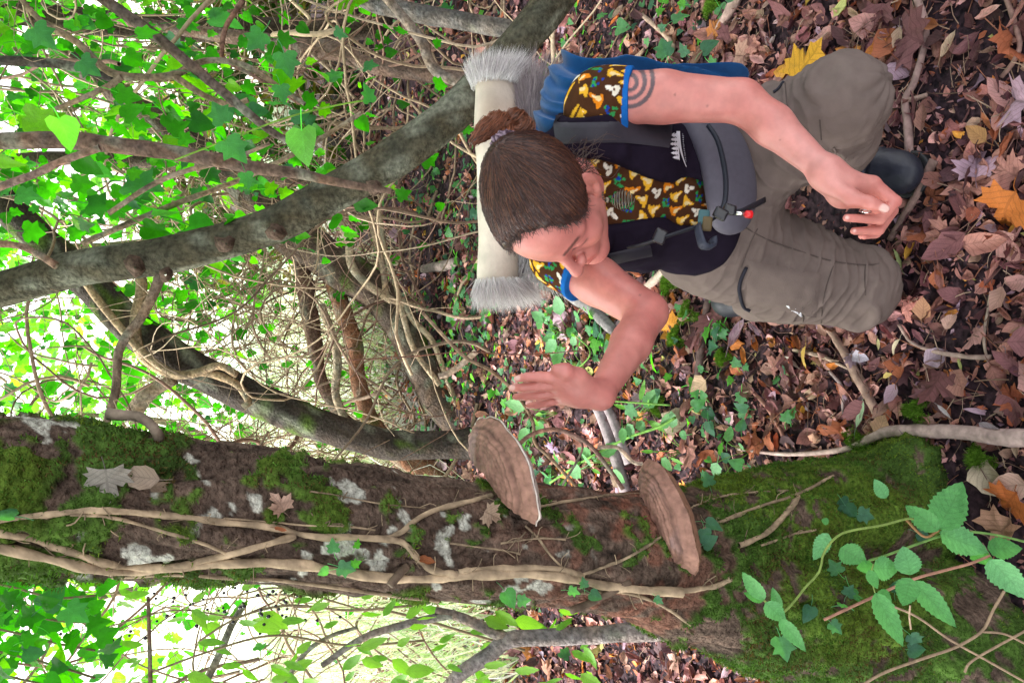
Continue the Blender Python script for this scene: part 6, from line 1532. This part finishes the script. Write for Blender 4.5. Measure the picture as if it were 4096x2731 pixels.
# ivy branch hanging at the lower left corner
spray = thing('ivy_spray', 'spray of large backlit ivy leaves hanging left of the mossy trunk', 'ivy', loc=(-0.7, 2.0, 1.6))
for k in range(5):
    y0 = 2350 + 90 * k; pts = catmull([P(-120, y0 - 40, 1.9), P(60, y0, 1.85), P(220, y0 + 40, 1.8), P(380, y0 + 30 + 20 * k, 1.8)], 14); v, f = tube(pts, 0.003, 6); part('stem', mesh_from('stem', v, f, m_bark, np.tile((0.14, 0.11, 0.06), (len(v), 1))), spray)
for k in range(110):
    x = 560 * r.beta(1, 1.6) - 60; y = r.uniform(2290, 2800); p = P(x, y, r.uniform(1.6, 2.2))
    put_leaf('leaf', gm[int(r.integers(21))], spray, p, face_cam(p, (0.8 + r.normal(0, 0.4), r.normal(0, 0.6)), r, 0.6), r.uniform(0.032, 0.060))
# elder / bramble growth with dark berries behind the trunk on the left
elder = thing('berry_bush', 'thin bush with dark berries against the bright field left of the trunk', 'bush', loc=(-1.1, 2.6, 0))
m_berry = vcol_mat('berry', 0.25, 0.5); lanc = leaf_mesh(grid_leaf(0.36, 9, 4, 0.4, 0.6, 0.008, 0.05, 3), (0.11, 0.30, 0.02), m_bramble); lanc2 = leaf_mesh(grid_leaf(0.5, 9, 4, 0.5, 0.4, 0.008, 0.05, 4), (0.16, 0.36, 0.03), m_bramble)
def ball(c, rad, n=8):
    s = np.linspace(-1, 1, 6); v, f = tube(c + np.outer(s * rad, [0, 0, 1.0]), rad * np.sqrt(np.clip(1 - s ** 2, 0.03, 1)), n); return v, f
vb, fb = ball(np.zeros(3), 1.0); bm = mesh_from('berry', vb, fb, m_berry, np.tile((0.012, 0.008, 0.018), (len(vb), 1)))
for k, (pts, rp) in enumerate([([(1650, 2420), (1400, 2440), (1150, 2420), (950, 2470), (800, 2560)], 5), ([(1450, 2440), (1250, 2380), (1100, 2350), (950, 2380)], 4), ([(1700, 2560), (1400, 2580), (1100, 2540), (850, 2600), (600, 2690)], 5), ([(1200, 2400), (1150, 2500), (1050, 2600)], 3), ([(950, 2470), (700, 2440), (450, 2500)], 4), ([(2100, 2600), (1700, 2480), (1500, 2430)], 6)]):
    pts3 = catmull([P(x, y, 2.55 + 0.05 * k) for x, y in pts], 22); v, f = tube(pts3, rp * 2.6 / FPX, 6, rough=0.1, seed=k); part('stem', mesh_from('stem', v, f, m_bark, np.tile((0.20, 0.15, 0.09), (len(v), 1))), elder)
for k in range(70):
    x = r.choice([r.normal(1080, 90), r.normal(800, 130), r.normal(250, 60)], p=[0.6, 0.3, 0.1]); y = r.normal(2420, 50) if x > 600 else r.normal(2560, 40)
    p = P(x, y, r.uniform(2.45, 2.75)); o = add('berry', bm, elder); s = r.uniform(0.0042, 0.0066); o.matrix_basis = Matrix.LocRotScale(Vector(p) - Vector(elder.location), None, Vector((s, s, s)))
for k in range(130):
    x = r.uniform(450, 2350); y = r.uniform(2330, 2800); p = P(x, y, r.uniform(2.3, 3.0))
    put_leaf('leaf', [lanc, lanc2][k % 2], elder, p, face_cam(p, (0.9, r.normal(0, 0.6)), r, 0.8), r.uniform(0.05, 0.10))

# ------------------------------------------------------------------ darker wood behind the thicket on the right
DK = [(0.03, 0.075, 0.018), (0.04, 0.10, 0.016), (0.10, 0.07, 0.045), (0.025, 0.055, 0.02), (0.14, 0.09, 0.06)]
for k, (x, y, w, h, nl, lab) in enumerate([(1.6, 7.0, 1.2, 1.5, 2600, 'dark undergrowth behind the leaning tree'), (3.6, 6.8, 1.4, 2.0, 3000, 'dark undergrowth at the top of the picture behind the vines'), (5.8, 7.5, 1.6, 2.4, 2600, 'dark undergrowth beyond the top edge')]):
    hd = thing('dark_bush', lab, 'bush', 'dark undergrowth behind the thicket', loc=(x, y, gz(x, y))); c_ = np.array([x, y, gz(x, y) + h * 0.5])
    mb = leaf_cloud(nl, c_ - [w, 0.7, h * 0.5], c_ + [w, 0.7, h * 0.6], (0.06, 0.12), DK, r, shape=lambda p: (np.linalg.norm((p - c_) / [w, 0.7, h * 0.6], axis=1) + 0.25 * noise(p, 1.6, k)) < 1.0)
    part('foliage', mb.mesh('foliage', m_ivy), hd, kind='stuff')
    tw = MB()
    for q in range(160):
        p = c_ + r.uniform(-1, 1, 3) * [w, 0.7, h * 0.5]; pts = wander(p, r.normal(0, 1, 3) + [0, 0, 0.4], r.uniform(0.4, 1.2), 0.1, r, 0.5); v, f = tube(pts, r.uniform(0.003, 0.009), 5, cap=False); tw.put(v, f, np.array(VC[r.integers(5)]) * r.uniform(0.5, 1.0))
    part('twigs', tw.mesh('twigs', m_bark), hd, kind='stuff')
for k, (x, y, lean, rr_, lab) in enumerate([(1.1, 6.0, 0.25, 0.07, 'slim dark tree stem behind the leaning tree'), (2.3, 5.6, -0.3, 0.09, 'leaning brown tree stem in the thicket at upper centre'), (3.1, 6.2, 0.15, 0.08, 'straight dark tree stem near the top edge'), (4.2, 6.0, -0.2, 0.10, 'thick dark tree stem at the top edge')]):
    tr = thing('wood_tree', lab, 'tree', 'stems of the wood behind the thicket', loc=(x, y, gz(x, y)))
    pts = wander((x, y, gz(x, y) - 0.05), (lean, 0, 1), 5.0, 0.2, r, 0.10); v, f = tube(pts, np.linspace(rr_, rr_ * 0.5, len(pts)), 12, rough=0.12, seed=k); part('trunk', mesh_from('trunk', v, f, m_bark2, np.clip(np.array((0.075, 0.058, 0.045)) * (1 + 0.3 * fbm(v, 14, 2, k))[:, None], 0.01, 1)), tr)

# ------------------------------------------------------------------ field grass and the far hedge in the light
mb = MB(); n = 16000
gy_ = 3.4 + 6.0 * r.beta(1.0, 1.3, n); gx_ = r.uniform(-1, 1, n) * gy_ * 0.85; keep = ((gx_ < -0.75 - 0.1 * r.random(n)) | (gy_ > 5.3)) & (gx_ < 0.25 + 0.5 * r.random(n)); gx_, gy_ = gx_[keep], gy_[keep]; n = len(gx_)
base = np.stack([gx_, gy_, gz(gx_, gy_)], -1); hgt = r.uniform(0.15, 0.65, n); d = np.stack([r.normal(0, 0.35, n), r.normal(0, 0.35, n), np.ones(n)], -1)
sd = np.stack([r.normal(0, 1, n), r.normal(0, 0.4, n), 0 * d[:, 0]], -1); sd = sd / np.linalg.norm(sd, axis=1)[:, None] * r.uniform(0.002, 0.006, n)[:, None]
m1 = base + d * hgt[:, None] * 0.55; m2 = base + d * hgt[:, None] + np.stack([r.normal(0, 0.12, n), r.normal(0, 0.12, n), -0.10 * r.random(n)], -1)
V = np.stack([base - sd, base + sd, m1 - sd * 0.8, m1 + sd * 0.8, m2], 1).reshape(-1, 3); b5 = np.arange(n)[:, None] * 5
gc = np.array([(0.50, 0.62, 0.42), (0.72, 0.73, 0.68), (0.34, 0.50, 0.24), (0.74, 0.72, 0.70)])[r.integers(0, 4, n)]  # pale straw blades, whitened to stand in for blown-out light
add('field_grass', mesh_from('field_grass', V, np.concatenate([b5 + [0, 1, 3], b5 + [0, 3, 2], b5 + [2, 3, 4]]), m_moss, np.repeat(gc, 5, 0)), kind='stuff', label='tall pale grass whitened for glare in the open field beyond the thicket', cat='grass')
for k, (x, y, w, h, nl) in enumerate([(-5.5, 10.5, 2.2, 3.2, 1500), (-2.2, 12, 2.4, 3.6, 1700), (1.5, 10.5, 2.4, 4.2, 2200), (5.0, 10.0, 2.6, 4.6, 2300), (8.5, 12.0, 2.6, 4.6, 1600)]):
    b_ = gz(x, y); hd = thing('hedge_bush', ['pale bush at the far left of the field', 'pale bush beside it across the field', 'bright green bush behind the leaning tree', 'tall bright bush behind the ivy thicket', 'far bright bush at the top edge of the picture'][k], 'bush', 'bushes across the field', loc=(x, y, b_))
    c_ = np.array([x, y, b_ + h * 0.55]); mb = leaf_cloud(nl, c_ - [w, w * 0.6, h * 0.55], c_ + [w, w * 0.6, h * 0.6], (0.12, 0.22), [(0.13, 0.30, 0.03), (0.20, 0.38, 0.05), (0.10, 0.24, 0.03)], r, shape=lambda p: (np.linalg.norm((p - c_) / [w, w * 0.6, h * 0.6], axis=1) + 0.25 * noise(p, 1.6, k)) < 0.95)
    part('foliage', mb.mesh('foliage', m_ivy), hd, kind='stuff')
    for q in range(3):
        pts = wander((x + r.normal(0, 0.3), y, b_), (r.normal(0, 0.4), 0, 1), h * 0.9, 0.25, r, 0.2); v, f = tube(pts, np.linspace(0.07, 0.02, len(pts)), 7, cap=False); part('stem', mesh_from('stem', v, f, m_bark, np.tile((0.15, 0.12, 0.09), (len(v), 1))), hd)

# ------------------------------------------------------------------ ground ivy, moss, herbs
gi = thing('ground_ivy', 'low creeping ivy with small glossy leaves spreading over the leaf litter', 'ivy', loc=(0.2, 3.0, 0))
n = 5200; y = 1.55 + 4.6 * r.beta(1.5, 1.5, n); x = r.uniform(-1, 1, n) * (0.7 + 0.55 * y) + 0.1 * y
dn = smooth(-0.2, 0.35, fbm(np.stack([x, y, 0 * x], -1), 1.7, 2, 5)) * smooth(1.6, 3.0, y) + 1.2 * np.exp(-(((x + 0.15) / 0.22) ** 2 + ((y - 2.0) / 0.28) ** 2)) + 1.0 * np.exp(-(((x - 1.05) / 0.3) ** 2 + ((y - 2.3) / 0.35) ** 2)) + 0.02
keep = (r.random(n) < dn) & ~((np.abs(x - 0.3) < 0.35) & (np.abs(y - 1.6) < 0.35)); x, y = x[keep], y[keep]; n = len(x)
gp = np.stack([x, y, gz(x, y) + 0.025 + 0.06 * r.random(n) ** 2], -1); gs = np.clip(r.lognormal(math.log(0.036), 0.3, n), 0.018, 0.07)
gR = rotmats(n, r, 0.35); gcol = np.array(ivy_cols)[r.integers(0, 5, n)] * r.uniform(0.7, 1.2, (n, 1)); gk = r.integers(0, 4, n)
ix, iy, it = proj(gp); vis = (ix > 1500) & (ix < 4100) & (iy > -20) & (iy < 1950) & ~((ix > 2150) & (iy > 350) & (iy < 1100)); own = np.argsort(-np.where(vis, gs / it, 0))[:280]; rest = np.setdiff1d(np.arange(n), own)
mb = scatter(ivy_t, gp[rest], gR[rest], gs[rest], gcol[rest], gk[rest]); part('leaf_mass', mb.mesh('leaf_mass', m_ivy), gi, kind='stuff')
for q in own: put_leaf('leaf', ivy_meshes[int(r.integers(9))], gi, gp[q], gR[q], float(gs[q]))
for k in range(40):
    p = gp[r.integers(n)]; pts = wander(p - [0, 0, 0.015], (r.normal(), r.normal(), 0), 0.8, 0.06, r, 0.5, (0, 0, -0.02)); pts[:, 2] = gz(pts[:, 0], pts[:, 1]) + 0.014
    v, f = tube(pts, 0.0025, 5, cap=False); part('runner', mesh_from('runner', v, f, m_bark, np.tile((0.22, 0.15, 0.10), (len(v), 1))), gi)
for k, (x, y, w, lab) in enumerate([(2690, 1135, 0.05, 'green moss tuft beside the kneeling leg and pale stick'), (2765, 1255, 0.045, 'green moss tuft next to the bright orange leaf'), (2720, 1350, 0.045, 'green moss tuft left of the short dark stick'), (3680, 1640, 0.035, 'small round moss cushion on bare soil above the pale root'), (2640, 1620, 0.04, 'moss patch under the reaching wrist'), (3460, 1780, 0.06, 'moss patch along the pale root by the tree base'), (2900, 1430, 0.03, 'thin moss patch among leaves under the thigh pocket'), (3920, 1830, 0.03, 'moss patch by the big khaki leaf'), (2860, 30, 0.04, 'moss patch at the top edge behind the jacket'), (2500, 1240, 0.05, 'green moss on the branch behind the reaching arm')]):
    c_ = G(x, y, 0.01); nn = 1500; a = r.uniform(0, 6.283, nn); rr = w * np.sqrt(r.random(nn)) * (0.75 + 0.35 * np.sin(a * 3 + k)); bx_ = c_[0] + rr * np.cos(a); by_ = c_[1] + rr * np.sin(a) * 1.2
    bp_ = np.stack([bx_, by_, gz(bx_, by_) + 0.012 + 0.018 * (1 - (rr / w) ** 2)], -1)
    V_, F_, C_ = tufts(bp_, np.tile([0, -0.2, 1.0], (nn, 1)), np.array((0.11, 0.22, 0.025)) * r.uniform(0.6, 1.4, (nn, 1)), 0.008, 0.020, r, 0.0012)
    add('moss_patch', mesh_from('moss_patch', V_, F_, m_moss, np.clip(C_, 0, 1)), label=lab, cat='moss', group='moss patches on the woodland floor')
hl = [leaf_mesh(grid_leaf(0.62, 9, 5, 0.4, 0.5, 0.01, 0.08, 7), (0.11, 0.30, 0.10), m_bramble, 0.5), leaf_mesh(grid_leaf(0.30, 9, 4, 0.6, 0.5, 0.008, 0.0, 8), (0.12, 0.34, 0.04), m_bramble, 0.3), leaf_mesh(grid_leaf(0.75, 9, 5, 0.3, 0.6, 0.01, 0.09, 9), (0.14, 0.34, 0.15), m_bramble, 0.5)]
for k, (x, y, lpx, nl, lab) in enumerate([(2290, 1340, 80, 9, 'small green herb with upright leaves behind the raised forearm'), (2330, 1470, 70, 7, 'pale green nettle like herb above the reaching wrist'), (2590, 1650, 90, 8, 'green herb with long leaves between the bracket fungi and her knee'), (2220, 1650, 80, 6, 'broad pale leaved herb beside the raised palm'), (2450, 1850, 75, 8, 'green herb beside the brown arching stems'), (2720, 1800, 80, 7, 'pale green herb above the lower bracket fungus'), (2990, 1800, 70, 5, 'grey green seedling at the start of the pale root'), (1990, 1800, 60, 6, 'small herb next to the upper bracket fungus')]):
    b_ = G(x + 20, y, 0.0); h_ = thing('herb', lab, 'plant', 'small green herbs on the woodland floor', loc=tuple(b_))
    for q in range(nl):
        a = r.uniform(0, 6.283); tip = b_ + np.array([math.cos(a) * r.uniform(0.02, 0.09), math.sin(a) * r.uniform(0.02, 0.09), r.uniform(0.05, 0.16)])
        v, f = tube(catmull([b_, (b_ + tip) / 2 + [0, 0, 0.02], tip], 6), 0.0013, 5, cap=False); part('stem', mesh_from('stem', v, f, m_bark, np.tile((0.14, 0.28, 0.05), (len(v), 1))), h_)
        put_leaf('leaf', hl[r.integers(3)], h_, tip, frame((math.cos(a), math.sin(a), r.normal(0, 0.4)), (r.normal(0, 0.3), -0.5, 1)), r.uniform(0.6, 1.2) * lpx * TG(x) / FPX)
# long green bramble cane arching over the litter
cane = thing('bramble_cane', 'long thin green bramble cane arching over the litter above the fungi', 'bramble', loc=(-0.1, 2.2, 0))
for pts, rp in (([(2200, 1930), (2340, 1840), (2500, 1755), (2640, 1705), (2700, 1670)], 8), ([(2390, 1600), (2540, 1610), (2680, 1620)], 5), ([(2290, 1330), (2360, 1420), (2230, 1530)], 5)):
    v, f = tube(catmull([P(x, y, TG(x, 0.12)) for x, y in pts], 20), rp * 2 / FPX, 6); part('stem', mesh_from('stem', v, f, m_bark, np.tile((0.10, 0.22, 0.04), (len(v), 1))), cane)

# ------------------------------------------------------------------ bramble in the lower right corner
br = thing('bramble', 'young bramble with toothed bright green leaves in front of the mossy tree base', 'bramble', loc=(-0.35, 1.0, 0))
bz = lambda x, y: (2900 + x * 0.6386, 1730 + y * 0.6386)
def serrated(width, seed):
    V, F, uv = grid_leaf(width, 21, 7, 0.25, 0.45, 0.0, 0.07, seed, fold=0.06)
    V[:, 2] += 0.016 * np.sin(uv[:, 1] * 44 - np.abs(uv[:, 0]) * 12) * (np.abs(uv[:, 0]) > 0.05); return V, F, uv
bl = [leaf_mesh(serrated(0.62 + 0.09 * (k % 3), k), [(0.10, 0.33, 0.10), (0.085, 0.29, 0.085), (0.13, 0.38, 0.15)][k % 3], m_bramble) for k in range(6)]
for k, (x0, y0, x1, y1, w) in enumerate([(1338, 600, 1500, 305, 250), (1335, 610, 1120, 440, 130), (1340, 620, 1625, 745, 150), (1662, 770, 1522, 800, 120), (1640, 722, 1852, 730, 135), (1655, 785, 1880, 1015, 150), (1178, 925, 1440, 1210, 140), (1165, 910, 1120, 1085, 150), (1165, 890, 1118, 708, 140), (940, 1000, 1112, 1330, 150), (955, 995, 1040, 1060, 90), (925, 845, 1075, 850, 130), (930, 835, 810, 850, 90), (720, 720, 882, 805, 150), (650, 630, 560, 795, 90), (240, 1045, 108, 848, 110), (240, 1050, 110, 1000, 60), (250, 1060, 372, 1172, 100), (345, 1165, 512, 1362, 115), (342, 1110, 300, 958, 55), (1010, 410, 938, 288, 75), (900, 860, 960, 980, 80), (650, 560, 600, 545, 50)]):
    a, b2 = bz(x0, y0), bz(x1, y1); t = [1.22, 1.20, 1.24, 1.27, 1.26, 1.22, 1.16, 1.13, 1.18, 1.12, 1.17, 1.2, 1.22, 1.22, 1.25, 1.12, 1.14, 1.11, 1.1, 1.13, 1.25, 1.17, 1.26][k]
    p0 = P(*a, t); p1 = P(*b2, t + 0.015 * ((k % 3) - 1)); s = np.linalg.norm(p1 - p0)
    me_ = bl[k % 6]; asp = min(1.25, max(0.65, (w * 0.6386 * t / FPX) / s / 0.66)); Rm = frame(p1 - p0, nrm(CAMP - p0) + np.array([0.15, 0.2, 0.5]) * 0.6 + r.normal(0, 0.15, 3))
    o = add('leaf', me_, br); o.matrix_basis = Matrix.LocRotScale(Vector(p0) - Vector(br.location), Matrix(Rm.tolist()).to_quaternion(), Vector((s * asp, s, s)))
for pts, rp, c, t0 in (([(1180, 540), (1130, 540), (980, 580), (800, 610), (700, 650), (620, 750), (590, 870), (500, 970), (430, 1060), (345, 1130), (245, 1050)], 8, (0.17, 0.24, 0.06), 1.2), ([(1950, 700), (1700, 640), (1500, 620), (1340, 650), (1250, 680), (1000, 770), (900, 800)], 8, (0.12, 0.22, 0.06), 1.25), ([(1660, 770), (1530, 820), (1380, 860), (1170, 920), (900, 1040), (620, 1170)], 9, (0.33, 0.17, 0.12), 1.24), ([(1340, 610), (1250, 650), (1130, 540)], 8, (0.25, 0.14, 0.06), 1.22), ([(940, 1000), (915, 900), (930, 820)], 5, (0.15, 0.22, 0.06), 1.19), ([(1165, 1230), (1155, 1150), (1160, 1080)], 6, (0.45, 0.32, 0.22), 1.25)):
    v, f = tube(catmull([P(*bz(x, y), t0) for x, y in pts], 26), rp * 0.6386 * t0 / FPX, 6); part('stem', mesh_from('stem', v, f, m_bark, np.tile(c, (len(v), 1))), br)
# long dry stem in front of the mossy base
dry = thing('dry_stem', 'forked dry tan stem lying across the mossy tree base at the bottom right', 'stem', loc=(-0.6, 1.1, 0))
for pts, rp in (([(840, 1590), (1000, 1500), (1250, 1410), (1450, 1340), (1610, 1240), (1680, 1110), (1750, 990)], 9), ([(1610, 1245), (1750, 1260), (1900, 1330)], 7), ([(1010, 1070), (1200, 1150), (1400, 1290), (1650, 1430), (1880, 1560)], 7), ([(1500, 1500), (1560, 1420), (1880, 1240)], 8)):
    v, f = tube(catmull([P(*bz(x, y), 1.36) for x, y in pts], 24), rp * 0.6386 * 1.36 / FPX, 7, rough=0.08); part('twig', mesh_from('twig', v, f, m_bark, np.tile((0.30, 0.21, 0.14), (len(v), 1))), dry)
